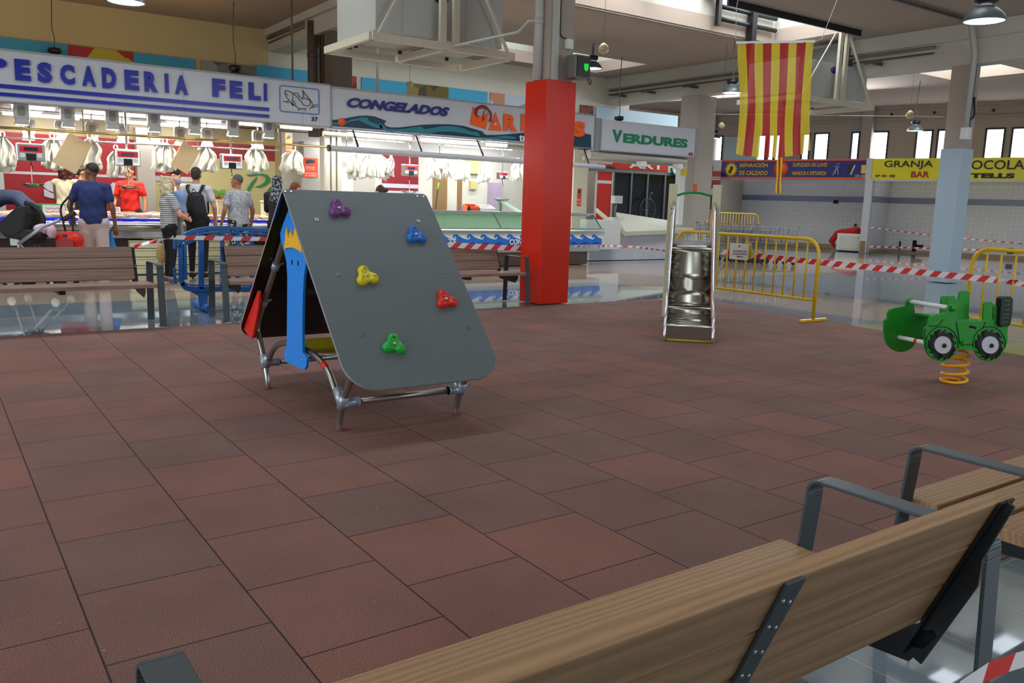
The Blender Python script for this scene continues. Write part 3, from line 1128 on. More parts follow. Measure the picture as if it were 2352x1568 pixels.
for sx in (-.41, .41):
    pts = [(sx, -.6, .22), (sx, -.5, .31), (sx, -.38, .37), (sx, -.22, .40), (sx, 0, .405), (sx, .22, .40), (sx, .4, .36), (sx, .52, .30), (sx, .6, .22)]
    P = smooth_pts(pts, 4)
    b = MB(); b.tube(P, .02, 14); o = b.build('arched_tube', TUBE, house)
    if sx < 0:
        b = MB(); b.tube([Vector((sx, -.445, .343)), Vector((sx, -.40, .363))], .0215, 14); b.build('red_sticker', REDHP, o)
# inner clamp rings high on the rear leg
for k in (.42, .68):
    c = Vector((-.41, (CY - YF) * k, RZ - (RZ - ZF) * k - .045))
    b = MB(); b.cyl(c + Vector((0, -.02, .02)), c + Vector((0, .02, -.02)), .028, 14); b.cyl(c, c + Vector((.06, .02, .02)), .01, 8); b.build('panel_bracket', CAST, house)

# seat board with hollow end edges
seat = [(-.37, .12), (-.28, -.02), (-.12, -.1), (.2, -.1), (.4, .0), (.42, .25), (.40, .47), (.1, .47), (-.15, .48), (-.38, .47), (-.36, .38), (-.3, .28)]
sp = smooth_pts([(x, y, .36) for x, y in seat + seat[:1]], 4)[:-1]
b = MB(); b.prism(sp, (0, 0, .014)); b.build('seat_board', OLIVE, house)

# blue tower panel with crown (traced on its own plane x = 1.93)
XB = 1.925


def tr(L, x=XB):
    out = []
    for px, py in L:
        p = onX(px, py, x)
        out.append(Vector((x - CX, p.y - CY, p.z)))
    return out


def c6(L):
    return [(600 + a / 3.5633, 420 + c / 3.5633) for a, c in L]


blue = c6([(225, 215), (180, 330), (155, 410), (158, 460), (185, 560), (205, 640), (213, 760), (212, 1000), (208, 1340), (190, 1366), (187, 1420), (203, 1465), (335, 1524), (352, 1526), (368, 1500), (374, 1440), (362, 1412), (338, 1388), (336, 1200), (340, 950), (348, 780), (362, 680), (378, 590), (366, 520), (345, 480), (300, 380), (260, 290)])
b = MB(); b.prism(tr(blue), (.016, 0, 0)); b.build('tower_panel', BLUEHP, house)
crown = c6([(190, 540), (208, 365), (226, 460), (240, 390), (262, 452), (281, 348), (312, 475), (322, 450), (336, 577), (312, 552), (285, 537), (255, 528), (222, 530)])
b = MB(); b.prism([p - Vector((.004, 0, 0)) for p in tr(crown, XB - .012)], (.012, 0, 0)); o = b.build('crown_panel', YELHP, house)
for px, py in c6([(217, 495), (299, 513)]):
    p = onX(px, py, XB - .017); b = MB(); b.ell((p.x - CX, p.y - CY, p.z), (.004, .006, .006)); b.build('screw', BOLT, o)
for k, (px, py) in enumerate(c6([(252, 648), (302, 657)])):
    p = onX(px, py, XB - .001); b = MB(); b.lathe([(0, -.002), (.009, -.002), (.009, .004), (0, .004)], (0, 0, 0), 16, 'x'); o = b.build('eye_hole', mat('dark_hole', (8, 10, 30), .8, var=0), house)
    o.location = (p.x - CX, p.y - CY, p.z); o.scale = (1, 1, 1.9)
for px, py in c6([(211, 1402), (333, 1450), (205, 355)]):
    p = onX(px, py, XB - .002); b = MB(); b.ell((p.x - CX, p.y - CY, p.z), (.004, .006, .006)); b.build('screw', BOLT, house)
redt = [(560 + a / 4.613, 560 + c / 4.613) for a, c in [(148, 497), (158, 495), (166, 515), (150, 690), (90, 985), (80, 1003), (66, 1000), (0, 905), (0, 885)]]
b = MB(); b.prism(tr(redt, 1.91), (.014, 0, 0)); b.build('red_corner_panel', REDHP, house)
redt = [(560 + a / 4.613, 560 + c / 4.613) for a, c in [(1145, 1360), (1160, 1360), (1230, 1420), (1300, 1488), (1290, 1495), (1200, 1508), (1180, 1495), (1160, 1440)]]
b = MB(); b.prism(tr(redt, 2.03), (.014, 0, 0)); b.build('red_corner_panel', REDHP, house)

# ================================================================== SLIDE
sd = Vector((.72, .69, 0)).normalized(); sw = Vector((.69, -.72, 0)).normalized()
SLF = Vector((6.425, 5.955, 0))
slide = thing('slide', 'small stainless steel playground slide with beige posts and a green top bar', 'slide', SLF)


def sl(s_, w, z):
    return sd * s_ + sw * w + Vector((0, 0, z))


MIRROR = mat('polished_slide_steel', (168, 164, 152), .26, 1.0, var=0)
RAILM = mat('bright_rail_steel', (225, 228, 235), .2, .85, var=0)
POSTM = mat('beige_post', (196, 192, 160), .6, var=.05, scale=6)
prof = smooth_pts([(2.02, 0, .93), (1.86, 0, .93), (1.74, 0, .9), (1.3, 0, .62), (.85, 0, .33), (.6, 0, .21), (.35, 0, .17), (.06, 0, .165)], 4)
b = MB()
for (p, q) in zip(prof, prof[1:]):
    b.hexa([sl(p.x, -.235, p.z - .004), sl(p.x, .235, p.z - .004), sl(q.x, .235, q.z - .004), sl(q.x, -.235, q.z - .004),
            sl(p.x, -.235, p.z), sl(p.x, .235, p.z), sl(q.x, .235, q.z), sl(q.x, -.235, q.z)])
bmesh.ops.remove_doubles(b.bm, verts=b.bm.verts[:], dist=.0005)
o = b.build('chute', MIRROR, slide)
for f in o.data.polygons:
    f.use_smooth = abs(f.normal.z) > .3
b = MB(); b.hexa([sl(.05, -.235, .01), sl(.05, .235, .01), sl(.06, .235, .01), sl(.06, -.235, .01), sl(.05, -.235, .165), sl(.05, .235, .165), sl(.06, .235, .165), sl(.06, -.235, .165)])
b.build('front_plate', MIRROR, slide)
b = MB(); b.cyl(sl(.05, -.235, .165), sl(.05, .235, .165), .014, 12); b.build('end_bar', RAILM, slide)
b = MB(); b.cyl(sl(.03, -.235, .015), sl(.03, .235, .015), .012, 8); b.build('base_strip', OLIVE, slide)
b = MB(); b.beam(sl(1.98, -.24, .95), sl(1.98, .24, .95), .05, .05); b.build('platform_edge', RAILM, slide)
for w in (-.245, .245):
    rail = [(1.9, 1.42), (1.72, 1.2), (1.3, .83), (.9, .52), (.62, .36), (.35, .31), (.1, .24), (.0, .06), (-.02, .0)]
    rail = [(1.96, 1.44), (1.5, 1.0), (.9, .53), (.6, .37), (.3, .3), (.06, .2), (.0, .02)]
    R = smooth_pts([sl(s_, w, z) for s_, z in rail], 4)
    b = MB(); b.tube(R, .016, 10); o = b.build('side_rail', RAILM, slide)
    low = smooth_pts([sl(s_, w, z) for s_, z in ((1.96, .9), (1.5, .7), (.9, .3), (.6, .18), (.3, .13), (.06, .1), (.0, .0))], 4)
    b = MB()
    for k in range(len(R) - 1):
        for q in (0,):
            b.face([R[k], R[k + 1], low[k + 1], low[k]], True)
    o2 = b.build('side_wall', MIRROR, slide)
    if w > 0:
        q = MB(); q.tube([p - Vector((0, 0, .03)) - sw * .01 for p in R[:-3]], .012, 6); q.build('red_trim', REDHP, slide)
    so = o2.modifiers.new('t', 'SOLIDIFY'); so.thickness = .006
    b = MB(); b.box((-.052, -.035, 0), (.052, .035, 1.66)); o3 = b.build('post', POSTM, slide, .008)
    p = sl(2.0, w * 1.08, 0); o3.location = p; o3.rotation_euler = (0, 0, math.atan2(sw.y, sw.x))
    for z in (1.36, 1.29, .8, .62, .45, .3, .18):
        q = MB(); q.ell((0, -.036, z), (.011, .006, .011), 10, 6); q.build('bolt', BLACKP, o3)
    for s_, z in ((1.8, .98), (1.78, 1.04), (1.76, .9), (1.5, .82), (1.2, .62), (.95, .45), (.7, .3), (.5, .2), (.3, .2), (.12, .12)):
        c = sl(s_, w + (.012 if w > 0 else -.012), z - .02)
        q = MB(); q.ell(c, (.013, .013, .013), 8, 6); q.build('rail_bolt', BLACKP, slide)
gp = smooth_pts([sl(2.0, -.22, 1.52), sl(1.98, -.1, 1.555), sl(1.98, .05, 1.56), sl(2.0, .22, 1.52)], 5)
b = MB(); b.tube(gp, .015, 12); b.build('grab_bar', mat('green_bar', (20, 130, 66), .3, var=0), slide)

# ================================================================== SPRING TRACTOR
TP = Vector((7.0, 3.5, 0))
GREEN = mat('green_panel', (26, 142, 36), .38, var=.03, scale=5)
GREEND = mat('dark_groove', (8, 34, 16), .6, var=0)
BLK = mat('black_panel', (14, 14, 17), .4, var=0)
LGREY = mat('light_grey_disc', (196, 198, 204), .4, var=0)
ORANGE = mat('orange_spring', (250, 172, 10), .3, var=0)
tract = thing('spring_rider', 'green tractor shaped rocking toy on an orange coil spring', 'spring rider', TP)
vr = Vector((FW.x, FW.y, 0)).normalized(); rr_ = Vector((vr.y, -vr.x, 0))
ang = math.radians(20)
tu = (rr_ * math.cos(ang) + vr * math.sin(ang)).normalized()       # along the tractor, nose to tail
tn = (-rr_ * math.sin(ang) + vr * math.cos(ang)).normalized()      # towards the far side panel
SEP = .42
F0 = TP - tn * SEP / 2


def tp_(L, off=0.0):
    """outline in crop pixels -> points on the near panel plane (relative to the toy)"""
    return [onP(2020 + a / 4.611, 580 + c / 4.611, F0, tn) + tn * off - TP for a, c in L]


def arc(cx, cy, rx, ry, a0, a1, n=14):
    return [(cx + rx * math.cos(math.radians(a0 + (a1 - a0) * k / n)), cy - ry * math.sin(math.radians(a0 + (a1 - a0) * k / n))) for k in range(n + 1)]


body = [(478, 890), (480, 800), (500, 785), (516, 775), (520, 715), (545, 675), (600, 655), (712, 636), (724, 588), (742, 556), (775, 547), (798, 560), (806, 600), (820, 722), (1060, 722), (1098, 716), (1112, 540), (1128, 522), (1192, 522), (1208, 545), (1250, 563), (1252, 745), (1362, 750), (1354, 965), (1330, 985), (1326, 990)]
body += arc(1165, 970, 166, 182, -8, -160)[0:]
body += [(980, 1028), (838, 1028)]
body += arc(660, 970, 174, 182, -20, -175)
for off, nm in ((0, 'side_panel'), (SEP, 'side_panel')):
    b = MB(); b.prism(tp_(body, off), tn * .018); pan = b.build(nm, GREEN, tract, .003)
    if off == 0:
        pan0 = pan
# grooves on the near panel
for L in ([(522, 776), (590, 776), (630, 762), (660, 725), (672, 705)], [(812, 730), (830, 840), (850, 960)], [(1120, 735), (1092, 805)], [(1205, 570), (1200, 705)], [(885, 972), (985, 974)], [(880, 965), (890, 975)], [(485, 800), (480, 880), (492, 915)]):
    b = MB(); b.tube(smooth_pts(tp_(L, -.001), 3) if len(L) > 2 else tp_(L, -.001), .004, 6); b.build('groove', GREEND, pan0)
b = MB(); b.tube(tp_([(955, 782), (1005, 786), (1015, 800)], -.002), .009, 8); b.build('door_handle', BLK, pan0)
for cx, cy in ((660, 975), (1160, 975)):
    b = MB(); b.tube(smooth_pts(tp_(arc(cx, cy - 5, 172, 188, 200 if cx < 900 else 190, -12), -.001), 1), .004, 6); b.build('groove', GREEND, pan0)
    out = []
    for k in range(16):
        a = k * 22.5
        for da, r in ((-2, 1.0), (-10, 1.0), (-12, .84), (-20, .84)):
            out.append((cx + 148 * r * math.cos(math.radians(a + da)), cy + 164 * r * math.sin(math.radians(a + da))))
    b = MB(); b.prism(tp_(out, -.006), tn * .007); wh = b.build('wheel', BLK, tract)
    b = MB(); b.prism(tp_(arc(cx, cy, 88, 92, 0, 345, 24), -.014), tn * .012); b.build('hub', LGREY, wh)
    p = tp_([(cx + 8, cy + 5)], -.018)[0]
    b = MB(); b.ell(p, .018); b.build('axle_cap', BLK, wh)
tread = [(1262, 480), (1285, 462), (1360, 462), (1380, 490), (1372, 640), (1354, 750), (1330, 778), (1262, 778), (1238, 745), (1242, 690)]
b = MB(); b.prism(tp_(tread, -.03), tn * .05); o = b.build('rear_tyre_board', BLK, tract)
for k in range(6):
    y = 495 + k * 49
    b = MB(); b.tube(smooth_pts(tp_([(1282 - k * 5, y), (1318 - k * 5, y + (12 if k < 4 else -12)), (1352 - k * 5, y)], -.032), 3), .003, 6); b.build('tread_line', GREEN, o)
seatb = [(822, 725), (836, 490), (852, 474), (905, 474), (918, 490), (922, 514), (955, 514), (968, 435), (985, 418), (1055, 418), (1074, 435), (1058, 680), (1072, 725)]
b = MB(); b.prism(tp_(seatb, .1), tn * .02); b.build('seat_back', GREEN, tract, .003)
b = MB(); q = tp_([(825, 735), (1065, 735)], 0)
b.hexa([q[0] + tn * .02, q[1] + tn * .02, q[1] + tn * SEP, q[0] + tn * SEP, q[0] + tn * .02 + Vector((0, 0, .018)), q[1] + tn * .02 + Vector((0, 0, .018)), q[1] + tn * SEP + Vector((0, 0, .018)), q[0] + tn * SEP + Vector((0, 0, .018))])
b.build('seat', GREEN, tract)
q = tp_([(772, 588)])[0]
b = MB(); b.cyl(q - tn * .0, q + tn * (SEP + .02), .018, 14); b.build('handle_bar', WHITEP, tract)
for e in (-.012, SEP + .03):
    b = MB(); b.ell(q + tn * e, (.024, .024, .024)); b.build('knob', GREEN, tract)
q = tp_([(885, 955)])[0]
b = MB(); b.ell(q - tn * .01, .022); b.build('knob', GREEN, tract)
q2 = tp_([(405, 905)])[0]
q = tp_([(640, 985)])[0]
for e, L_ in ((SEP, SEP - .16),):
    a = tp_([(355, 943)])[0]; c = tp_([(488, 975)])[0]
b = MB(); st = q + tn * .02; b.cyl(st, q + tn * (SEP + .1), .018, 14); b.build('foot_bar', WHITEP, tract)
b = MB(); b.cyl(q + tn * (SEP - .2), q + tn * (SEP - .17), .0185, 14); b.build('red_sticker', REDHP, tract)
b = MB()
P = []
turns, zt = 5.2, .36
for k in range(int(turns * 20) + 1):
    a = k / 20 * 2 * PI
    z = .015 + max(0, (k / 20 - .6)) / (turns - .6) * (zt - .03)
    P.append((.098 * math.cos(a), .098 * math.sin(a), z))
b.tube(P, .0135, 8); b.build('coil_spring', ORANGE, tract)
b = MB(); b.box((-.12, -.12, zt - .02), (.12, .12, zt)); o = b.build('mounting_plate', GREEN, tract)
b = MB(); b.beam(-tn * (SEP / 2) + Vector((0, 0, zt + .015)), tn * (SEP / 2) + Vector((0, 0, zt + .015)), .16, .03); b.build('cross_board', GREEN, tract)
# ================================================================== BENCHES
def wood(name, c1, c2):
    m = mat(name, c1, .55, var=0)
    nt, b = nodes(m)
    N = nt.nodes.new; L = nt.links.new
    tc = N('ShaderNodeTexCoord'); mp = N('ShaderNodeMapping'); mp.inputs['Scale'].default_value = (5, 60, 60)
    L(tc.outputs['Object'], mp.inputs[0])
    n = N('ShaderNodeTexNoise'); n.inputs['Scale'].default_value = 3.5; n.inputs['Detail'].default_value = 8; n.inputs['Distortion'].default_value = 1.6
    L(mp.outputs[0], n.inputs['Vector'])
    w = N('ShaderNodeTexWave'); w.inputs['Scale'].default_value = 2.2; w.inputs['Distortion'].default_value = 7; w.inputs['Detail'].default_value = 3
    w.bands_direction = 'Y'
    mp2 = N('ShaderNodeMapping'); mp2.inputs['Scale'].default_value = (.6, 7, 7); L(tc.outputs['Object'], mp2.inputs[0]); L(mp2.outputs[0], w.inputs['Vector'])
    ad = N('ShaderNodeMath'); ad.operation = 'ADD'; ad.use_clamp = False; L(n.outputs['Fac'], ad.inputs[0]); L(w.outputs['Fac'], ad.inputs[1])
    mr = N('ShaderNodeMapRange'); mr.inputs[1].default_value = .3; mr.inputs[2].default_value = 1.5; L(ad.outputs[0], mr.inputs[0])
    mx = N('ShaderNodeMix'); mx.data_type = 'RGBA'; mx.inputs[6].default_value = rgb(c2); mx.inputs[7].default_value = rgb(c1)
    L(mr.outputs[0], mx.inputs[0]); L(mx.outputs[2], b.inputs['Base Color'])
    return m


WOOD = wood('bench_plank', (172, 134, 96), (146, 110, 76))
WOODF = wood('bench_plank_far', (146, 116, 102), (124, 96, 84))
STRAP = mat('grey_green_steel', (70, 78, 82), .42, .35, var=.04, scale=10)
BRK = mat('black_bracket', (22, 24, 26), .4, .2, var=0)
FW_ = .07      # width of the flat bar


def strap(b, P, w, th):
    """flat bar of width w along x following the (u, z) profile P, th thick"""
    L = []
    n = len(P)
    for i, (u, z) in enumerate(P):
        a = Vector(P[max(0, i - 1)]); c = Vector(P[min(n - 1, i + 1)])
        d = (c - a).normalized(); nn = Vector((-d.y, d.x))
        L.append((Vector((u, z)) + nn * th / 2, Vector((u, z)) - nn * th / 2))
    for (a, c), (d, e) in zip(L, L[1:]):
        b.hexa([(-w / 2, a.x, a.y), (w / 2, a.x, a.y), (w / 2, d.x, d.y), (-w / 2, d.x, d.y),
                (-w / 2, c.x, c.y), (w / 2, c.x, c.y), (w / 2, e.x, e.y), (-w / 2, e.x, e.y)])


def bench(label, loc, W_=1.8, wood_=None, rz=0.0, group=None):
    """origin: middle of the bench between the front feet; u (local y) runs from the front to the back"""
    t = thing('bench', label, 'bench', loc, rz, group)
    wm = wood_ or WOOD
    hx = W_ / 2
    # seat boards
    for k in range(3):
        u0 = -.01 + k * .148
        b = MB(); b.box((-hx + .045, u0, .405 - k * .004), (hx - .045, u0 + .133, .445 - k * .004)); b.build('seat_board', wm, t, .004)
    # backrest boards
    d = Vector((.14, .34)).normalized(); nn = Vector((d.y, -d.x))
    base = Vector((.455, .46))
    for k in range(3):
        a = base + d * (k * .122); c = a + d * .117
        b = MB()
        p = [a, c, c + nn * .032, a + nn * .032]
        b.hexa([(-hx + .03, q.x, q.y) for q in ()] or [(-hx + .165, p[0].x, p[0].y), (hx - .165, p[0].x, p[0].y), (hx - .165, p[3].x, p[3].y), (-hx + .165, p[3].x, p[3].y),
                (-hx + .165, p[1].x, p[1].y), (hx - .165, p[1].x, p[1].y), (hx - .165, p[2].x, p[2].y), (-hx + .165, p[2].x, p[2].y)])
        b.build('backrest_board', wm, t, .004)
    for s_ in (-1, 1):
        x = s_ * (hx + .0)
        b = MB()
        prof = [(.0, .006), (.053, .585)] + [(.088 - .035 * math.cos(a_), .605 + .035 * math.sin(a_)) for a_ in [k_ * PI / 12 for k_ in range(0, 7)]] + [(.507 + .035 * math.sin(a_), .605 + .035 * math.cos(a_)) for a_ in [k_ * PI / 12 for k_ in range(0, 7)]] + [(.543, .585), (.565, .006)]
        strap(b, prof, FW_, .01)
        b.box((-FW_ / 2, -.0, 0), (FW_ / 2, .07, .008)); b.box((-FW_ / 2, .56, 0), (FW_ / 2, .62, .008))
        o = b.build('end_frame', STRAP, t, .002); o.location = (x, 0, 0)
        # seat support plate and backrest plate
        b = MB()
        b.prism([(0, .035, .36), (0, .1, .30), (0, .46, .33), (0, .52, .42), (0, .5, .45), (0, .42, .4), (0, .035, .4)], (.008, 0, 0))
        a0 = base + nn * .034
        q = [a0 + d * -.1, a0 + d * .365, a0 + d * .365 + nn * .022, a0 + d * .22 + nn * .028, a0 + d * .16 + nn * .05, a0 + d * -.1 + nn * .045]
        b.prism([(0, v.x, v.y) for v in q], (.008, 0, 0))
        b.hexa([(-.03, q[0].x, q[0].y), (.03, q[0].x, q[0].y), (.03, q[1].x, q[1].y), (-.03, q[1].x, q[1].y)] + [(-.03, (q[0] + nn * .006).x, (q[0] + nn * .006).y), (.03, (q[0] + nn * .006).x, (q[0] + nn * .006).y), (.03, (q[1] + nn * .006).x, (q[1] + nn * .006).y), (-.03, (q[1] + nn * .006).x, (q[1] + nn * .006).y)])
        o2 = b.build('bracket', BRK, t); o2.location = (x - s_ * .16, 0, 0)
        for v, e in ((q[3] - nn * .02 - d * .05, 1), (q[5] + d * .03 - nn * .035, 1), (Vector((.52, .585)), 0)):
            b = MB(); b.ell((s_ * .012, v.x, v.y), (.006, .011, .011), 10, 6); b.build('bolt', BOLT, o2)
    # middle backrest strip with screws
    b = MB(); a0 = base + nn * .034; q0 = a0 + d * -.03; q1 = a0 + d * .36
    b.hexa([(-.025, q0.x, q0.y), (.025, q0.x, q0.y), (.025, q1.x, q1.y), (-.025, q1.x, q1.y)] + [(-.025, (q0 + nn * .006).x, (q0 + nn * .006).y), (.025, (q0 + nn * .006).x, (q0 + nn * .006).y), (.025, (q1 + nn * .006).x, (q1 + nn * .006).y), (-.025, (q1 + nn * .006).x, (q1 + nn * .006).y)])
    o = b.build('middle_strip', STRAP, t)
    for k in range(6):
        for sx in (-.012, .012):
            v = q0 + d * (.03 + k * .062 + (.01 if sx > 0 else 0)) + nn * .006
            b = MB(); b.ell((sx, v.x, v.y), (.004, .003, .004), 8, 5); b.build('screw', BOLT, o)
    b = MB(); b.box((-.03, .06, .36), (.03, .5, .4)); b.build('middle_support', BRK, t)
    return t


# near row: the seats face the playground (front towards +y)
def flip(t):
    t.rotation_euler = (0, 0, PI)


NEARY = 1.42
bA = bench('long light brown bench seen from behind in the right foreground, nearest the camera', (1.15, NEARY, 0), 1.76, rz=PI)
bB = bench('light brown bench cut by the right edge, beyond the foreground bench', (3.50, NEARY + .04, 0), 1.76, rz=PI)
far = bench('brown slatted bench at the far left edge before the fish stall', (1.09, 9.13, 0), 1.82, WOODF)
f2 = dup(far, (3.58, 9.19, 0), 0, 'brown slatted bench half hidden behind the climbing house, beside the blue barrier')
f3 = dup(far, (5.83, 9.21, 0), 0, 'brown slatted bench ending at the red pillar')

# ================================================================== BARRIERS
YB_ = mat('yellow_barrier_paint', (224, 184, 10), .35, var=.08, scale=9)


def barrier(a, c, label, h=1.03, n=14):
    a = Vector(a); c = Vector(c)
    L = (c - a).length
    t = thing('crowd_barrier', label, 'barrier', a, math.atan2((c - a).y, (c - a).x))
    r = .19
    P = [(0, 0, .03), (0, 0, h - r)]
    for k in range(1, 7):
        w = k / 6 * PI / 2; P.append((r - r * math.cos(w), 0, h - r + r * math.sin(w)))
    for k in range(0, 7):
        w = k / 6 * PI / 2; P.append((L - r + r * math.sin(w), 0, h - r + r * math.cos(w)))
    P.append((L, 0, .03))
    b = MB(); b.tube(P, .022, 10); b.cyl((0, 0, .27), (L, 0, .27), .018, 8); b.build('frame', YB_, t)
    for k in range(n):
        x = .17 + k * (L - .34) / (n - 1)
        zt = h
        b = MB(); b.cyl((x, 0, .27), (x, 0, zt), .0105, 8); b.build('upright_bar', YB_, t)
    for x in (0.0, L):
        b = MB(); b.beam((x, -.26, .02), (x, .26, .02), .035, .03)
        b.build('foot', YB_, t)
    b = MB(); b.tube(smooth_pts([(L, 0, .62), (L + .05, 0, .62), (L + .06, 0, .66)]), .006, 6); b.tube(smooth_pts([(L, 0, .3), (L + .06, 0, .3), (L + .06, 0, .24)]), .006, 6); b.build('coupling_hook', YB_, t)
    return t


bar1 = barrier((9.18, 8.86, 0), (9.17, 6.42, 0), 'yellow tubular barrier with a paper notice behind the slide')
pb = onX(2300, 705, 9.62)
bar2 = barrier((9.42, 4.66, 0), (9.0, 2.25, 0), 'yellow tubular barrier cut by the right edge behind the green tractor')
# notice on the barrier
t = thing('paper_notice', 'white paper notice hung on the yellow barrier behind the slide', 'notice', (9.14, 7.86, 0))
b = MB()


def bx(px, py, x=9.13):
    p = onX(px, py, x); return p - t.location


q = [bx(1677, 557), bx(1721, 560), bx(1718, 598), bx(1675, 594)]
b.prism(q, (.002, 0, 0)); b.build('paper', WHITEP, t)
q = [bx(1712, 556, 9.16), bx(1727, 558, 9.16), bx(1726, 595, 9.16), bx(1712, 594, 9.16)]
b = MB(); b.prism(q, (.004, 0, 0)); b.build('yellow_plate', YB_, t)
TX = mat('black_print', (25, 25, 28), .6, var=0)
for k, s_ in enumerate(('ESTEM TREBALLANT', 'PER MILLORAR EL', 'MERCAT')):
    o_ = bx(1683 + (0, 0, 9)[k], 577.5 + k * 6.3, 9.126); e_ = bx(1716 - (0, 0, 9)[k], 579 + k * 6.3, 9.126)
    text(s_, (e_ - o_).length, .018, TX, t, o_, (e_ - o_), (0, 0, 1), .002)
o_ = bx(1698, 565, 9.127); b = MB(); b.ell(o_, (.002, .014, .018), 10, 6); b.build('red_emblem', mat('red_print', (200, 40, 50), .6, var=0), t)

# blue plastic barrier
BLP = mat('blue_plastic', (24, 96, 168), .45, var=.04, scale=6)
t = thing('plastic_barrier', 'blue plastic barrier behind the benches beside the blonde woman', 'barrier', (2.5, 10.35, 0))
YBL = 10.35


def zb(px, py, y=YBL):
    p = onY(px, py, y); return Vector((p.x - 2.5, p.y - YBL, p.z))


def rib(P, w, th=.05, name='frame_rail'):
    b = MB()
    for a, c in zip(P, P[1:]):
        b.beam(a, c + (c - a).normalized() * .01, th, w)
    return b.build(name, BLP, t, .006)


top = smooth_pts([zb(412, 570), zb(416, 550), zb(432, 536), zb(462, 527), zb(500, 524), zb(560, 526), zb(700, 535)], 3)
rib(top, .05); rib([p - Vector((0, 0, .05)) for p in top[4:]], .02, .07); rib([p - Vector((0, 0, .1)) for p in top[5:]], .04)
rib([zb(414, 560), zb(416, 640), zb(420, 655)], .05); rib([zb(424, 560), zb(426, 640)], .03, .07)
bot = smooth_pts([zb(418, 648), zb(428, 661), zb(455, 664), zb(520, 664), zb(700, 668)], 3)
rib(bot, .06); rib([p + Vector((0, 0, .05)) for p in bot[3:]], .02, .07)
for x in (462, 510, 545, 578, 640):
    rib([zb(x, 528), zb(x, 662)], .06 if x == 462 else .04)
b = MB(); b.prism([zb(560, 560), zb(640, 566), zb(640, 600), zb(560, 596)], (0, .02, 0)); b.build('blank_panel', BLP, t)
b = MB(); b.prism([zb(430, 664), zb(502, 664), zb(478, 680), zb(472, 715), zb(460, 715), zb(456, 680)], (0, .04, 0)); b.build('fin', BLP, t)
f0 = zb(466, 712); b = MB(); b.tube([(f0.x, -.02, f0.z + .02), (f0.x - .01, -.18, .05), (f0.x, -.3, .035)], [.04, .045, .05], 10); b.tube([(f0.x, .02, f0.z + .02), (f0.x, .3, .035)], [.04, .05], 10); b.build('foot', BLP, t)
rib([zb(401, 545), zb(401, 570)], .03, .04, 'connector'); rib([zb(401, 615), zb(402, 650)], .03, .04, 'connector')
b = MB()
for y in (548, 553, 558, 620, 630, 640):
    b.beam(zb(398, y), zb(414, y), .02, .012)
b.build('connector_rib', BLP, t)

# ================================================================== BARRIER TAPES
TAPER = mat('tape_red', (216, 44, 40), .4, var=0)
TAPEW = mat('tape_white', (232, 230, 232), .4, var=0)


def tape(P, w, label, stripe=.1, slant=.06, twist=0.0, up=(0, 0, 1), group=None):
    """striped ribbon through the points, w wide"""
    P = smooth_pts(P, 6) if len(P) > 2 else [Vector(P[0]).lerp(Vector(P[1]), k / 8) for k in range(9)]
    # arc length resample
    seg = [0]
    for a, c in zip(P, P[1:]):
        seg.append(seg[-1] + (c - a).length)
    T = seg[-1]

    def at(s_):
        s_ = max(0, min(T, s_))
        for i in range(len(seg) - 1):
            if s_ <= seg[i + 1] + 1e-9:
                k = (s_ - seg[i]) / max(1e-9, seg[i + 1] - seg[i])
                return P[i].lerp(P[i + 1], k), (P[i + 1] - P[i]).normalized()
        return P[-1], (P[-1] - P[-2]).normalized()
    b = MB()
    n = int(T / stripe)
    for k in range(n + 1):
        b.use(TAPER if k % 2 else TAPEW)
        q = []
        for s_, e in ((k * stripe, -1), ((k + 1) * stripe, -1), ((k + 1) * stripe + slant, 1), (k * stripe + slant, 1)):
            p, d = at(s_)
            u = Vector(up); u = (u - d * u.dot(d)).normalized()
            if twist:
                u = Matrix.Rotation(twist * math.sin(s_ / T * 9), 3, d) @ u
            q.append(p + u * (w / 2 * e))
        if (q[0] - q[1]).length > 1e-4 or (q[2] - q[3]).length > 1e-4:
            b.face(q)
    o = b.build('barrier_tape')
    s_ = o.modifiers.new('t', 'SOLIDIFY'); s_.thickness = .0008
    return tag(o, label, 'tape', group)


tape([onX(1655, 578, 9.215), onX(1770, 591, 9.215), onX(1880, 602, 9.215), onX(2080, 622, 9.3), onX(2290, 643, 9.36)], .07, 'wide red and white tape stretched between the two yellow barriers', .085, .06)
tape([onX(2290, 643, 9.36), onX(2352, 652, 9.3), onX(2420, 660, 9.2)], .06, 'end of red and white tape running past the right edge', .09, .06, .6)
tape([onY(255, 590, 9.8), onY(330, 560, 10.0), onY(400, 545, 10.2)], .045, 'twisted red and white tape rising from the left bench to the blue barrier', .1, .03, 1.2)
tape([onY(400, 545, 10.26), onY(500, 547, 10.27), onY(615, 549, 10.28)], .05, 'red and white tape along the front of the blue barrier', .11, .03)
tape([onY(1020, 561, 9.75), onY(1100, 566, 9.7), onY(1197, 570, 9.62)], .075, 'red and white tape behind the bench by the red pillar', .1, .07)
tape([onY(1318, 566, 9.66), onY(1430, 565, 10.6), (9.18, 8.95, .72)], .035, 'thin red and white tape from the red pillar to the yellow barrier', .12, .03, .7)
p_ = G(2170, 1600, 0)
v1 = EYE + ray(2190, 1600) * 1.55; v2 = EYE + ray(2270, 1541) * 1.6; v3 = EYE + ray(2420, 1492) * 1.7
tape([v1, v2, v3], .03, 'red and white tape crossing the bottom right corner near the camera', .085, .03, 0, (0, .3, 1))
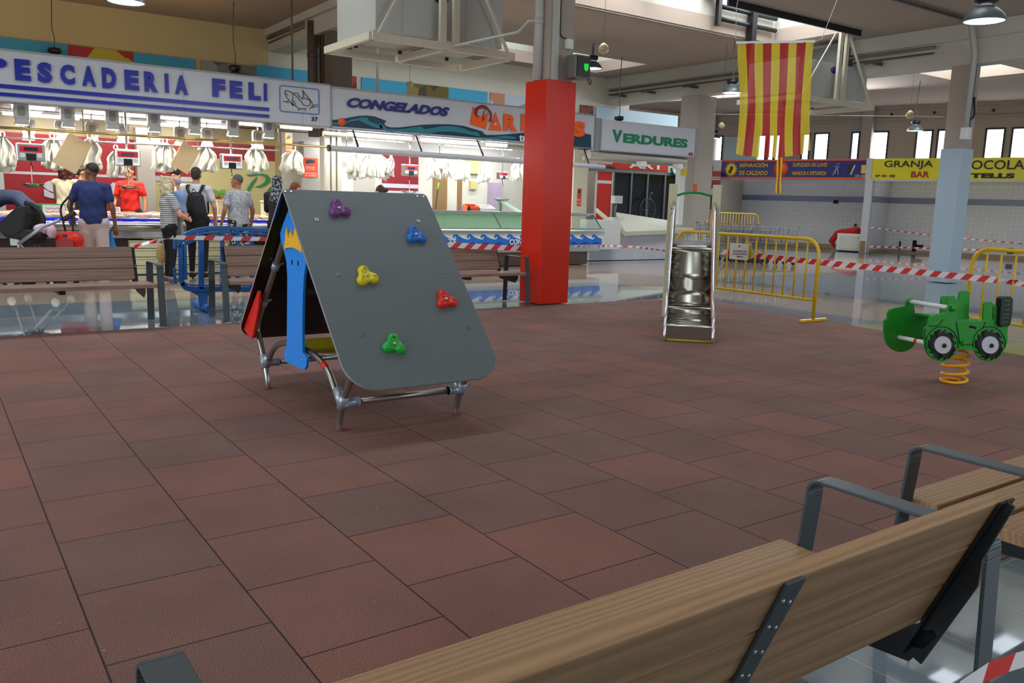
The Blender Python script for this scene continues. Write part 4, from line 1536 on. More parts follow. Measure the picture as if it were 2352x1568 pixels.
# ================================================================== STALL ROW (left and middle)
YS = 15.3          # plane of the sign fronts
SIGNW = mat('sign_white', (190, 192, 198), .3, var=.02, scale=2)
SIGNF = mat('sign_edge', (150, 150, 152), .4, .3)
NAVYB = mat('sign_blue', (22, 34, 150), .25, var=0)
INK = mat('ink_black', (22, 22, 24), .5, var=0)
GRN = mat('sign_green', (16, 118, 82), .35, var=0)
ORG = mat('sign_orange', (240, 90, 18), .35, var=0)
DTEAL = mat('dark_teal_print', (16, 54, 76), .35, var=0)
TEAL = mat('teal_print', (36, 124, 136), .35, var=0)
REDPR = mat('red_vinyl', (156, 36, 44), .35, var=.02)
LTGREY = mat('light_grey_print', (196, 196, 202), .4, var=0)
IVORY = mat('ivory_panel', (200, 190, 132), .45, var=.03)
TUBEL = mat('fluorescent_tube', (250, 250, 255), .5, var=0, emit=(236, 236, 255), estr=16)
DCREAM = mat('dull_cream', (172, 158, 118), .6, var=.05, scale=2)
STALLW = mat('stall_white', (214, 212, 198), .45, var=.04, scale=2)
GLASS = mat('case_glass', (226, 240, 236), .05, var=0)
_nt, _b = nodes(GLASS)
_t = _nt.nodes.new('ShaderNodeBsdfTransparent'); _t.inputs[0].default_value = (.93, .98, .95, 1)
_g = _nt.nodes.new('ShaderNodeBsdfGlossy'); _g.inputs['Roughness'].default_value = .05
_m = _nt.nodes.new('ShaderNodeMixShader'); _m.inputs[0].default_value = .07
_nt.links.new(_t.outputs[0], _m.inputs[1]); _nt.links.new(_g.outputs[0], _m.inputs[2]); _nt.links.new(_m.outputs[0], _nt.nodes['Material Output'].inputs[0])
BROWNDK = mat('dark_speckled_stone', (58, 44, 36), .4, var=.4, scale=60)
MSTEEL = mat('matt_steel', (190, 188, 176), .4, .35, var=.06, scale=3)
SKIN = mat('skin', (204, 144, 112), .55, var=0)


def sp_(px, py, t, y=YS, dy=0.0):
    p = onY(px, py, y); return Vector((p.x - t.location.x, y + dy - t.location.y, p.z - t.location.z))


# --- long fish stall sign
s1 = thing('stall_sign', 'long white shop sign with big blue PESCADERIA FELI lettering', 'sign', (2.4, YS, 2.68))
b = MB(); b.box((-6, 0, 0), (4.06, .28, .74)); b.build('panel', SIGNW, s1)
b = MB(); b.box((-6, -.012, -.02), (4.08, .29, .0)); b.box((-6, -.012, .74), (4.08, .29, .765)); b.box((4.06, -.012, -.02), (4.085, .29, .765)); b.box((1.42, -.006, 0), (1.424, 0, .74)); b.box((3.52, -.006, 0), (3.524, 0, .74)); b.build('trim', SIGNF, s1)


def word(sgn, s_, ax, ay, bx_, by_, cx_, cy_, m, bold=.02, shear=0.0, depth=.03, name='lettering', y=YS):
    """text whose lower left, lower right and upper left corners sit at the given pixels"""
    O = sp_(ax, ay, sgn, y, -depth / 2 - .002); R_ = sp_(bx_, by_, sgn, y, -depth / 2 - .002); T_ = sp_(cx_, cy_, sgn, y, -depth / 2 - .002)
    h = T_.z - O.z
    return text(s_, R_.x - O.x, h, m, sgn, O, (1, 0, 0), (0, 0, 1), depth, bold, shear, name)


# letters one by one: left px, right px, bottom y at left, top y at left
LET = [('P', -28, 17, 163, 131), ('E', 35, 71, 184, 135), ('S', 87, 120, 189, 142), ('C', 139, 172, 193, 147), ('A', 189, 220, 197, 151), ('D', 235, 267, 202, 155), ('E', 287, 319, 206, 160),
       ('R', 332, 362, 210, 164), ('I', 379, 387, 213, 169), ('A', 402, 431, 216, 172), ('F', 488, 517, 222, 180), ('E', 528, 556, 225, 185), ('L', 571, 598, 229, 189), ('I', 606, 612.5, 232, 192)]
for ch, l, r, yb, yt in LET:
    word(s1, ch, l, yb + (4 if ch == 'P' else 0), r, yb, l, yt, NAVYB, .06, 0, .035, 'letter')
zz = lambda px, py: sp_(px, py, s1).z
for (y0, y1) in ((191.5, 201), (210.5, 219)):
    a = sp_(0, y0 + 1, s1); c = sp_(0, y1 + 1, s1); e = sp_(613, 0, s1).x
    b = MB(); b.box((-6, -.02, a.z), (e, 0, c.z)); b.build('blue_stripe', NAVYB, s1)
# fish drawing in a blue frame
fr = thing_ = s1
fb = [sp_(x, y, s1, dy=-.008) for x, y in ((642, 196), (732, 205), (731, 262), (642, 255))]
x0, x1 = fb[0].x, fb[1].x; z1, z0 = fb[0].z, fb[3].z
b = MB(); b.tube([Vector((x0 + x, -.01, z0 + z)) for x, z in rrect(x1 - x0, z1 - z0, .04, 4, (x1 - x0) / 2, (z1 - z0) / 2)], .008, 6, closed=True); b.build('blue_frame', mat('frame_blue', (56, 110, 190), .4, var=0), s1)


def fpx(L):
    return [sp_(630 + a / 13.067, 180 + c / 13.067, s1, dy=-.008) for a, c in L]


b = MB()
for L in ([(300, 410), (330, 378), (400, 375), (500, 420), (590, 480), (680, 560), (790, 690), (880, 790), (960, 830), (1040, 810), (1085, 740), (1060, 670), (980, 615), (880, 600), (800, 612), (880, 530), (865, 440), (850, 355), (900, 430), (1000, 560), (1100, 680), (1140, 760), (1120, 860), (1040, 915)],
          [(305, 410), (330, 500), (400, 610), (480, 700), (540, 760), (620, 820), (720, 890), (810, 920), (900, 905), (960, 915)], [(560, 440), (690, 445), (780, 600)], [(700, 450), (750, 560)], [(540, 480), (560, 560), (530, 640)], [(520, 640), (600, 690), (640, 800)], [(540, 650), (560, 820)], [(480, 700), (550, 830), (580, 760)],
          [(240, 690), (430, 700)], [(350, 720), (440, 735)], [(690, 940), (780, 955)], [(900, 945), (960, 970)], [(1170, 795), (1300, 790)], [(1140, 840), (1310, 855)], [(1110, 870), (1190, 880)], [(360, 450), (410, 520)], [(340, 440), (400, 500)]):
    P = fpx(L)
    b.tube(smooth_pts(P, 2) if len(P) > 2 else P, .006 if len(L) > 6 else .005, 5)
b.build('fish_drawing', INK, s1)
word(s1, '37', 715, 278, 730, 280, 715, 268, INK, .02, 0, .01)

# --- frozen food sign
s2 = thing('stall_sign', 'white sign with dark blue CONGELADOS lettering above a teal wave', 'sign', (9.7, YS, 2.66))
XL, XR = -3.2, 3.27
b = MB(); b.box((XL, 0.02, 0), (XR, .28, .74)); b.build('panel', SIGNW, s2)
b = MB(); b.box((XL, 0, -.015), (XR, .29, .005)); b.box((XL, 0, .735), (XR, .29, .76)); b.box((XR - .02, 0, 0), (XR, .29, .76)); b.build('trim', SIGNF, s2)


def w2(L, dy=-.0):
    return [sp_(760 + a / 5.113, 190 + c / 5.113, s2, dy=dy) for a, c in L]


top = [(22, 435), (120, 428), (230, 405), (340, 386), (430, 384), (520, 395), (600, 425), (662, 452), (640, 462), (632, 485), (650, 508), (700, 522), (800, 524), (940, 508), (1080, 492), (1250, 485), (1420, 488), (1560, 505), (1680, 540), (1795, 575), (1790, 592), (1830, 612), (1950, 612), (2100, 602), (2290, 585), (2500, 570), (2700, 560), (2900, 580), (3060, 610)]
bot = [(3060, 790), (2290, 690), (22, 505)]
b = MB(); b.prism(w2(top + bot, .012), (0, .01, 0)); b.build('wave_print', DTEAL, s2)
for L in ([(22, 470), (150, 470), (250, 430), (370, 405), (430, 412), (450, 450), (520, 480), (600, 500), (610, 540), (520, 525), (430, 490), (330, 440), (230, 455), (140, 495), (22, 495)],
          [(560, 470), (610, 490), (660, 540), (800, 548), (1000, 520), (1060, 515), (1100, 545), (1200, 530), (1320, 508), (1440, 510), (1560, 535), (1640, 570), (1730, 580), (1760, 630), (1700, 625), (1600, 600), (1400, 570), (1250, 575), (1150, 600), (1050, 590), (900, 570), (700, 570), (590, 545)],
          [(1740, 640), (1900, 640), (2060, 620), (2180, 640), (2160, 660), (1950, 655), (1800, 655)]):
    b = MB(); b.prism(w2(L, .004), (0, .01, 0)); b.build('light_wave', TEAL, s2)
b = MB(); c = w2([(130, 463)])[0]; b.lathe([(0, -.004), (.075, -.004), (.075, .012), (0, .012)], (c.x, 0, c.z), 24, 'y'); b.build('orange_dot', ORG, s2)
word(s2, 'CONGELADOS', 797, 246, 1032, 268, 800, 223, mat('indigo_lettering', (26, 20, 112), .35, var=0), .045, .35, .012)
# orange word, partly behind the pillar
for L in ([(1672, 278), (1720, 370), (1760, 395), (1850, 352), (1825, 545), (1635, 485)], [(1937, 345), (2012, 565), (1850, 553)], ):
    b = MB(); b.prism(w2(L, .004), (0, .012, 0)); b.build('letter', ORG, s2)
b = MB(); c = w2([(1932, 487)])[0]; b.lathe([(0, -.006), (.035, -.006), (.035, .004), (0, .004)], (c.x, 0, c.z), 16, 'y'); b.build('letter_hole', SIGNW, s2)
for ch, l, r, yb, yt in (('R', 1156, 1187, 299, 261), ('I', 1196, 1207, 300, 261), ('S', 1311, 1343, 313, 277)):
    word(s2, ch, l, yb, r, yb, l, yt, ORG, .07, 0, .012, 'letter')
b = MB()
b.tube(smooth_pts(w2([(1700, 370), (1712, 310), (1780, 280), (1840, 310), (1880, 370), (1870, 440)], -.01), 3), [.03] * 1 + [.035] * 8 + [.02] * 7, 8)
for L in ([(1720, 340), (1700, 385), (1730, 405)], [(1800, 330), (1785, 390), (1795, 440)], [(1870, 440), (1850, 460)], [(1870, 430), (1885, 465)], [(1790, 430), (1775, 445)]):
    b.tube(w2(L, -.01), .01, 6)
b.build('shrimp_drawing', mat('shrimp_red', (132, 36, 38), .5, var=0), s2)
word(s2, 'tu', 1192, 324, 1209, 324, 1192, 309, WHITEP, .03, 0, .01)

# --- vegetable stall sign
s3 = thing('stall_sign', 'white sign with green VERDURES lettering and number 40', 'sign', (14.8, YS, 2.64))
b = MB(); b.box((-1.62, 0, 0), (1.6, .3, .7)); b.build('panel', SIGNW, s3, .01)
b = MB(); b.box((-1.78, .05, -.02), (-1.62, .3, .72)); b.box((1.5, -.012, .0), (1.61, .31, .71)); b.box((-1.62, -.01, -.02), (1.6, .3, 0)); b.build('trim', SIGNF, s3)
b = MB(); b.cyl((-1.9, .12, -.12), (1.3, .12, -.12), .09, 12); b.cyl((-1.9, .3, -.2), (1.3, .3, -.2), .05, 10); b.build('rolled_awning', mat('awning_grey', (170, 166, 156), .6), s3)
for k in (-.4, .85):
    b = MB(); b.box((k, -.1, -.32), (k + .16, .1, -.2)); b.lathe([(0.03, 0), (.08, -.1), (0, -.1)], (k + .12, 0, -.24), 10); b.build('spotlight', WHITEP, s3)
word(s3, 'V', 1405, 326, 1428, 328, 1405, 297, GRN, .05, 0, .012, 'letter')
word(s3, 'ERDURES', 1431, 327.5, 1578, 343, 1431, 305.5, GRN, .045, 0, .012)
word(s3, '40', 1580, 357.5, 1591, 358, 1580, 349, REDPR, .02, 0, .008)

# --- structure of the stalls
b = MB(); b.box((-4, YS + .3, 2.76), (6.5, 18.4, 2.82)); tag(b.build('stall_roof', DCREAM), 'cream underside of the roof over the fish stall', 'roof')
b = MB(); b.box((6.52, YS + .3, 2.76), (13.0, 18.4, 2.82)); tag(b.build('stall_roof', STALLW), 'bright roof underside over the frozen food stall', 'roof')
b = MB()
WB = 18.2


def bw(px, py, y=WB - .03):
    return onY(px, py, y)


# back wall panels of the fish stall
t = thing('stall_back_wall', 'red back wall of the fish stall with white and green lettering', 'wall panel', (2.5, WB, 0))
b = MB(); b.box((-6.5, 0, 0), (4.04, .1, 2.74)); b.build('board', DCREAM, t)


def pan(px0, px1, z0, z1, m, dy=-.012, name='red_panel'):
    a = bw(px0, 400).x - 2.5; c = bw(px1, 400).x - 2.5
    q = MB(); q.box((a, dy, z0), (c, 0, z1)); return q.build(name, m, t)


def zz_(px, py):
    return bw(px, py).z


pan(10, 312, .4, zz_(150, 311), REDPR); pan(352, 455, zz_(400, 405), zz_(400, 322), REDPR); pan(458, 633, zz_(540, 366), zz_(540, 330), REDPR)
pan(458, 633, .5, zz_(540, 366), IVORY, -.011, 'ivory_panel'); pan(352, 458, .5, zz_(400, 420), IVORY, -.011, 'ivory_panel')
pan(352, 458, zz_(400, 416), zz_(400, 405), LTGREY, -.014, 'white_stripe')
pan(10, 312, zz_(60, 400), zz_(60, 394), LTGREY, -.018, 'white_stripe')
pan(-60, 8, .4, 2.5, LTGREY, -.012, 'white_panel')
for px0, px1 in ((312, 352),):
    pan(px0, px1, .4, 2.6, MSTEEL, -.2, 'steel_column')


def bword(s_, l, r, yb, yt, m, bold=.05, shear=0, px=None):
    a = bw(l, yb); c = bw(r, yb); e = bw(l, yt)
    return text(s_, c.x - a.x, e.z - a.z, m, t, (a.x - 2.5, -.03, a.z), (1, 0, 0), (0, 0, 1), .01, bold, shear)


bword('S', 101, 150, 455, 414, LTGREY, .08)
bword('A', 232, 300, 455, 418, LTGREY, .06)
G2 = mat('leaf_green_print', (36, 128, 84), .45, var=0); G3 = mat('lime_print', (110, 168, 60), .45, var=0)


def bpoly(L, m, name='green_lettering'):
    q = MB(); q.prism([bw(x, y, WB - .045) - Vector((2.5, WB, 0)) for x, y in L], (0, .01, 0)); return q.build(name, m, t)


def c3(L):
    return [(380 + a / 7.84, 380 + c / 7.84) for a, c in L]


bpoly(c3([(1450, 155), (1520, 165), (1640, 145), (1760, 145), (1850, 175), (1900, 240), (1880, 310), (1800, 370), (1700, 392), (1610, 385), (1720, 350), (1790, 300), (1820, 240), (1790, 190), (1700, 170), (1600, 185), (1500, 190)]), G2)
bpoly(c3([(1645, 200), (1655, 240), (1600, 330), (1540, 430), (1510, 470), (1475, 465), (1480, 410), (1540, 320), (1600, 250)]), G2)
bpoly(c3([(1940, 370), (1880, 400), (1840, 450), (1850, 520), (1900, 560), (1960, 520), (1900, 500), (1880, 460)]), G2)
bword('pe', 484, 522, 459, 434, G3, .04)
bpoly(c3([(860, 630), (900, 570), (970, 548), (1060, 640), (1065, 670), (870, 650)]), REDPR, 'red_swoosh')
# back wall of the frozen food stall
t2 = thing('stall_back_wall', 'pale back wall with doors behind the frozen food counter', 'wall panel', (9.8, WB, 0))
b = MB(); b.box((-3.25, 0, 0), (4.2, .1, 2.74)); b.build('board', STALLW, t2)


def pan2(px0, px1, y0, y1, m, dy=-.02, name='panel'):
    a = bw(px0, y1); c = bw(px1, y0)
    q = MB(); q.box((a.x - 9.8, dy, a.z), (c.x - 9.8, 0, c.z)); return q.build(name, m, t2)


DRED = mat('dark_red_vinyl', (136, 14, 34), .4, var=0)
pan2(878, 962, 350, 520, DRED, -.02, 'dark_red_panel')
pan2(878, 962, 424, 430, LTGREY, -.03, 'white_stripe')
pan2(884, 962, 440, 452, LTGREY, -.03, 'white_stripe')
pan2(994, 1028, 388, 520, mat('brown_door', (140, 108, 66), .6), -.03, 'brown_door')
pan2(1050, 1062, 405, 520, mat('brown_door', (140, 108, 66), .6), -.03, 'brown_door')
pan2(1070, 1103, 357, 398, IVORY, -.12, 'switch_cabinet')
pan2(1119, 1142, 420, 520, mat('lilac_panel', (176, 160, 186), .5), -.25, 'side_panel')
pan2(688, 760, 330, 415, MSTEEL, -.3, 'steel_hood')
pan2(676, 800, 414, 470, MSTEEL, -.5, 'steel_cupboard')
pan2(803, 846, 404, 500, MSTEEL, -.4, 'steel_cupboard')
pan2(762, 804, 363, 414, mat('dark_shelf', (50, 42, 34), .6), -.1, 'dark_shelf')
q = MB(); p = bw(1086, 425); q.box((p.x - 9.8 - .1, -.1, p.z - .1), (p.x - 9.8 + .1, 0, p.z + .1)); q.build('fuse_box', IVORY, t2)
# side post between the two stalls
b = MB()
for x in (6.62, 6.74, 6.86):
    b.box((x, 15.9, 0), (x + .08, 16.0, 2.76))
tag(b.build('steel_post', MSTEEL), 'shiny steel posts between the fish stall and the frozen food stall', 'post')

# posters and notices
OR2 = mat('orange_poster', (232, 86, 52), .5, var=0)


def poster(px0, px1, y0, y1, yp, label, lines, loc_=None):
    a = onY(px0, y1, yp); c = onY(px1, y0, yp)
    t = thing('poster', label, 'poster', (a.x, yp, a.z))
    w, h = c.x - a.x, c.z - a.z
    q = MB(); q.box((0, 0, 0), (w, .006, h)); q.build('sheet', OR2, t)
    for s_, u0, u1, v0, v1 in lines:
        text(s_, w * (u1 - u0), h * (v1 - v0), WHITEP, t, (w * u0, -.002, h * v0), (1, 0, 0), (0, 0, 1), .003, .02)
    q = MB(); q.ell((w * .5, -.004, h * .84), (w * .32, .003, h * .09)); q.ell((w * .3, -.004, h * .78), (w * .15, .003, h * .07)); q.build('blue_fish_picture', mat('fish_blue', (40, 60, 84), .4, var=.5, scale=30), t)
    return t


poster(697, 730, 364, 407, 17.85, 'orange poster PESCADO de LONJA behind the climbing house top', [('PRIX de', .2, .8, .5, .57), ('LLOTJA', .2, .8, .4, .47), ('PESCADO', .1, .9, .17, .24), ('de LONJA', .1, .9, .06, .13)])
poster(656, 671, 306, 350, 15.89, 'narrow orange poster on the steel posts between the stalls', [('LLOTJA', .1, .9, .3, .36), ('LONJA', .1, .9, .1, .16)])
xa_, xb_ = onY(1316, 450, 17.0).x, onY(1348, 450, 17.0).x
b = MB(); b.box((xa_, 17.0, 0), (xb_, 17.1, 2.74)); tag(b.build('stall_side_panel', mat('bright_cream_panel', (232, 226, 196), .5)), 'bright cream end panel of the frozen food stall right of the red pillar', 'wall panel')
poster(1325, 1336, 433, 473, 16.99, 'orange poster right of the red pillar in the frozen food stall', [('PRIX', .1, .9, .3, .4), ('LONJA', .1, .9, .1, .2)])

# --- tubes under the roof
for k, (x0, x1, y, z) in enumerate(((1.3, 2.0, 16.1, 2.7), (2.35, 3.4, 16.1, 2.7), (3.55, 4.7, 16.1, 2.7), (4.9, 5.6, 16.1, 2.7), (5.75, 6.45, 16.1, 2.7), (1.4, 1.9, 17.0, 2.68), (2.3, 3.3, 17.0, 2.68), (3.9, 5.2, 17.0, 2.68), (1.3, 2.6, 17.8, 2.7), (3.2, 4.6, 17.8, 2.7))):
    t = thing('tube_light', 'fluorescent tube under the fish stall roof, %s of the %s row' % (ORD[k if k < 5 else (k - 5 if k < 8 else k - 8)], 'front' if k < 5 else 'middle' if k < 8 else 'rear'), 'tube light', (x0, y, z), group='fluorescent tubes under the fish stall roof')
    b = MB(); b.cyl((.04, 0, -.03), (x1 - x0 - .04, 0, -.03), .025, 10); b.build('tube', TUBEL, t)
    b = MB(); b.box((0, -.04, 0), (x1 - x0, .04, .05)); b.build('batten', WHITEP, t)
    l = area('tube_glow', ((x0 + x1) / 2, y, z - .09), (x1 - x0, .1), 6.5, (1, .94, .76))
for k, (x0, x1, y, z) in enumerate(((6.9, 8.35, 15.55, 2.62), (8.5, 9.95, 15.55, 2.62), (10.1, 10.7, 15.55, 2.62), (7.0, 8.6, 16.6, 2.68), (8.9, 10.3, 16.6, 2.68), (10.8, 12.9, 16.6, 2.68), (7.4, 9.2, 17.5, 2.7), (10.2, 12.2, 17.5, 2.7))):
    t = thing('tube_light', 'fluorescent tube under the frozen food stall roof, %s of the %s row' % (ORD[k % 3], ('front', 'middle', 'rear')[k // 3]), 'tube light', (x0, y, z), group='fluorescent tubes under the frozen food stall roof')
    b = MB(); b.cyl((.04, 0, -.03), (x1 - x0 - .04, 0, -.03), .03, 10); b.build('tube', TUBEL, t)
    b = MB(); b.box((0, -.04, 0), (x1 - x0, .04, .05)); b.build('batten', WHITEP, t)
    l = area('tube_glow', ((x0 + x1) / 2, y, z - .09), (x1 - x0, .1), 14, (1, .98, .9))
# added unseen uplight above the fish stall, warms the back wall
area('stall_top_fill', (1.5, 17.2, 3.0), (7, 1.2), 42, (1, .74, .38), (PI, 0, 0))
# awning rolls of the frozen food stall
AWN = mat('awning_roll', (196, 196, 200), .5)
ARM = mat('black_arm', (30, 32, 30), .5)
t = thing('awning', 'two long rolled awning tubes on black arms in front of the frozen food stall', 'awning', (9.8, 15.2, 2.5))


def aw(px, py, y):
    return onY(px, py, y) - t.location


b = MB(); b.cyl(aw(742, 306, 15.9) , aw(1208, 340, 15.9), .055, 12); b.build('inner_tube', mat('awning_inner', (176, 168, 150), .6), t)
b = MB(); b.cyl(aw(755, 340, 14.75), aw(1208, 371, 14.75), .055, 14); b.cyl(aw(1208, 371, 14.75), aw(1388, 383, 14.75), .05, 14); b.build('outer_tube', AWN, t)
b = MB(); b.cyl(aw(1386, 383, 14.75), aw(1412, 386, 14.75), .03, 10); b.build('tube_end', ARM, t)
b = MB(); b.cyl(aw(753, 340, 14.75), aw(757, 340, 14.75), .062, 14); b.build('tube_end', ARM, t)
for (a, c, e, f) in ((809, 296, 822, 336), (952, 306, 968, 348), (1093, 318, 1110, 358), (1340, 340, 1352, 376)):
    b = MB(); b.beam(aw(a, c, 15.5), aw(e, f, 14.78), .03, .04); b.build('folding_arm', ARM, t)

# --- rails, bag hooks and spot lamps of the fish stall
t = thing('rail', 'long brass coloured rail carrying scales and bags over the fish counter', 'rail', (2, 15.7, 2.3))
b = MB(); p0, p1 = onY(-60, 289, 15.6), onY(760, 338, 15.6); b.cyl(p0 - t.location, p1 - t.location, .022, 10); b.build('upper_rail', mat('brass_rail', (176, 150, 92), .3, .8), t)
b = MB(); p0, p1 = onY(-60, 312, 15.9), onY(640, 346, 15.9); b.cyl(p0 - t.location, p1 - t.location, .016, 10); b.build('lower_rail', STEEL, t)
for px in (192, 341, 640):
    b = MB(); p = onY(px, 290 + px * .06, 15.6); b.cyl((p.x - 2, -.1, p.z - 2.3), (p.x - 2, -.1, .46), .012, 8); b.build('hanger', STEEL, t)


p0, p1 = onY(770, 343, 15.9), onY(1215, 366, 15.9)
t = thing('rail', 'steel rail carrying the bags over the frozen food counter', 'rail', p0)
b = MB(); b.cyl((0, 0, 0), p1 - p0, .014, 8); b.build('bar', STEEL, t)
for k in (.05, .5, .95):
    q_ = (p1 - p0) * k; b = MB(); b.cyl(q_, (q_.x, 0, 2.755 - p0.z), .01, 6); b.build('hanger', STEEL, t)


def spot(px, py, y, label, group, w=.16):
    p = onY(px, py, y)
    t = thing('spotlight', label, 'spotlight', p, group=group)
    b = MB(); b.prism([Vector((x, -.05, z)) for x, z in rrect(.2, .26, .05, 3)], (0, .1, 0)); b.build('housing', mat('spot_grey', (176, 172, 164), .5), t)
    b = MB(); b.prism([Vector((x, -.056, z)) for x, z in rrect(.1, .15, .03, 3, 0, .01)], (0, .008, 0)); b.build('front_plate', mat('spot_dark', (128, 124, 120), .5), t)
    b = MB(); b.hexa([(-.1, -.07, -.2), (.1, -.07, -.2), (.1, .07, -.2), (-.1, .07, -.2), (-.075, -.05, -.12), (.075, -.05, -.12), (.075, .05, -.12), (-.075, .05, -.12)]); b.build('hood', mat('spot_grey', (176, 172, 164), .5), t)
    b = MB(); b.cyl((0, 0, .12), (0, 0, 2.74 - p.z), .015, 8); b.build('stem', GREYM, t)
    b = MB(); b.box((-.085, -.055, -.206), (.085, .055, -.201)); b.build('lit_face', mat('warm_lamp', (255, 250, 235), .5, var=0, emit=(255, 244, 220), estr=8), t)
    return t


for k, px in enumerate((48, 155, 257, 353, 446, 534, 616)):
    spot(px, 253 + px * .061 - .00, 15.45, 'grey spotlight in the front row over the fish counter, %s from the left' % ORD[k], 'grey spotlights in the front row over the fish counter')
sp2 = None
for k, px in enumerate((64, 141, 211, 281, 355, 413, 475, 592)):
    p = onY(px, 289 + px * .045, 16.1)
    if sp2 is None:
        sp2 = spot(px, 289 + px * .045, 16.1, 'cream spotlight in the rear row over the fish counter, first from the left', 'cream spotlights in the rear row over the fish counter')
    else:
        dup(sp2, p, 0, 'cream spotlight in the rear row over the fish counter, %s from the left' % ORD[k])

# --- weighing scales
SCF = mat('scale_red', (222, 40, 30), .35, var=0)


def scale_(px, py, y, label, k=1.0, tray=None):
    p = onY(px, py, y)
    t = thing('hanging_scale', label, 'scale', p)
    b = MB(); b.box((-.2 * k, -.07, -.14 * k), (.2 * k, .07, .14 * k)); b.build('body', STEEL, t, .012)
    b = MB(); b.box((-.16 * k, -.076, .0), (.16 * k, -.068, .1 * k)); b.build('red_front', SCF, t)
    b = MB(); b.box((-.1 * k, -.08, .025 * k), (.1 * k, -.075, .075 * k)); b.build('display', mat('display_navy', (30, 28, 60), .2, var=0), t)
    for s_ in (-1, 1):
        b = MB(); b.box((s_ * .12 * k - .035, -.076, -.08 * k), (s_ * .12 * k + .035, -.068, -.015 * k)); b.build('keypad', WHITEP, t)
    b = MB(); b.box((-.07 * k, -.075, -.13 * k), (.07 * k, -.07, -.02 * k)); b.build('dark_panel', BLACKP, t)
    b = MB(); b.cyl((0, 0, .14 * k), (0, 0, 2.755 - p.z), .02 * k, 8); b.build('neck', STEEL, t)
    b = MB(); b.tube([(0, 0, -.14 * k), (0, 0, -.2 * k), (.02, 0, -.22), (0, 0, -.26)], .008, 6); b.build('hook', BLACKP, t)
    if tray:
        q = onY(tray[0], tray[1], y) - p
        b = MB(); b.tube([(0, 0, -.2), (q.x * .5, 0, -.26), (q.x * .5, 0, q.z + .05), (q.x, 0, q.z + .02)], .009, 6); b.build('tray_arm', STEEL, t)
        b = MB(); b.lathe([(0, -.04), (.09, -.035), (.15, -.01), (.19, .02), (.2, .022), (.15, .0), (.09, -.022), (0, -.03)], q, 20); b.build('tray', STEEL, t)
    return t


scale_(70, 350, 15.75, 'steel hanging scale with red front, leftmost over the fish counter', tray=(74, 424))
scale_(292, 362, 15.75, 'steel hanging scale with red front right above the man in the red shirt', tray=(296, 430))
scale_(531, 371, 15.75, 'steel hanging scale with red front above the grey haired man', k=.95, tray=(545, 440))
scale_(941, 391, 16.0, 'white and red hanging scale over the frozen food counter left of the pillar', k=.85, tray=(940, 440))
scale_(1154, 403, 16.2, 'small red and white hanging scale just left of the red pillar', k=.6, tray=(1152, 459))

# --- carrier bags
BAGM = mat('white_carrier_bag', (246, 244, 234), .6, var=.06, scale=14, bump=.5)
nt, bb = nodes(BAGM)
tr = nt.nodes.new('ShaderNodeBsdfTranslucent'); tr.inputs[0].default_value = rgb((255, 254, 248))
m1 = nt.nodes.new('ShaderNodeMixShader'); m1.inputs[0].default_value = .5
nt.links.new(bb.outputs[0], m1.inputs[1]); nt.links.new(tr.outputs[0], m1.inputs[2]); nt.links.new(m1.outputs[0], nt.nodes['Material Output'].inputs[0])
# the front spotlights shine down and back on to the bags and the fish
for x_ in (1.6, 3.2, 4.8, 6.4):
    area('spot_beam', (x_, 15.8, 2.62), (1.3, .12), 26, (1, .95, .82), (math.radians(8), 0, 0)).data.spread = 1.3
for x_ in (7.8, 9.6, 11.4):
    area('tube_beam', (x_, 15.75, 2.62), (1.6, .12), 32, (1, .97, .88), (math.radians(8), 0, 0)).data.spread = 1.3




def bag(px, py, y, w, h, label, rot=0.0, seed=1, group=None):
    """bunch of flat carrier bags hung by their handles"""
    p = onY(px, py, y)
    rr = random.Random(seed)
    b = MB()
    for l in range(4):
        sc_ = rr.uniform(.8, 1.05); tilt = rr.uniform(-.16, .16) + rot; ph = rr.uniform(0, 6); sk = rr.uniform(-.05, .05)
        NI, NJ = 14, 12
        rows = []
        for j in range(NJ + 1):
            v = j / NJ
            hw = w / 2 * sc_ * (.16 + .84 * min(1, v * 3.2) ** .75) * (1 + .06 * math.sin(v * 9 + ph))
            row = []
            for i in range(NI + 1):
                u = i / NI * 2 - 1
                x = hw * u + sk * v + .02 * math.sin(v * 8 + ph) * v
                z = -h * sc_ * v + .035 * math.cos(u * 2.2 + ph) * v + .012 * math.sin(u * 9 + ph) * v
                yy = .035 * math.sin(u * 7 + ph + v * 1.5) * (.4 + v) * (1.2 - abs(u)) + .02 * math.sin(u * 15 + v * 4 + ph) - .028 * l + .04
                c_, s_ = math.cos(tilt), math.sin(tilt)
                row.append(b.bm.verts.new((x * c_ - z * s_, yy, x * s_ + z * c_)))
            rows.append(row)
        for A, B_ in zip(rows, rows[1:]):
            for i in range(NI):
                f = b.bm.faces.new((A[i], A[i + 1], B_[i + 1], B_[i])); f.smooth = True
    for s_ in (-1, 1):
        b.tube(smooth_pts([(s_ * w * .06, 0, -.03), (s_ * w * .1, 0, .05), (s_ * .01, 0, .09)]), .012, 6)
    o = b.build('carrier_bag', BAGM)
    so = o.modifiers.new('t', 'SOLIDIFY'); so.thickness = .003
    o.location = p
    return tag(o, label, 'bag', group)


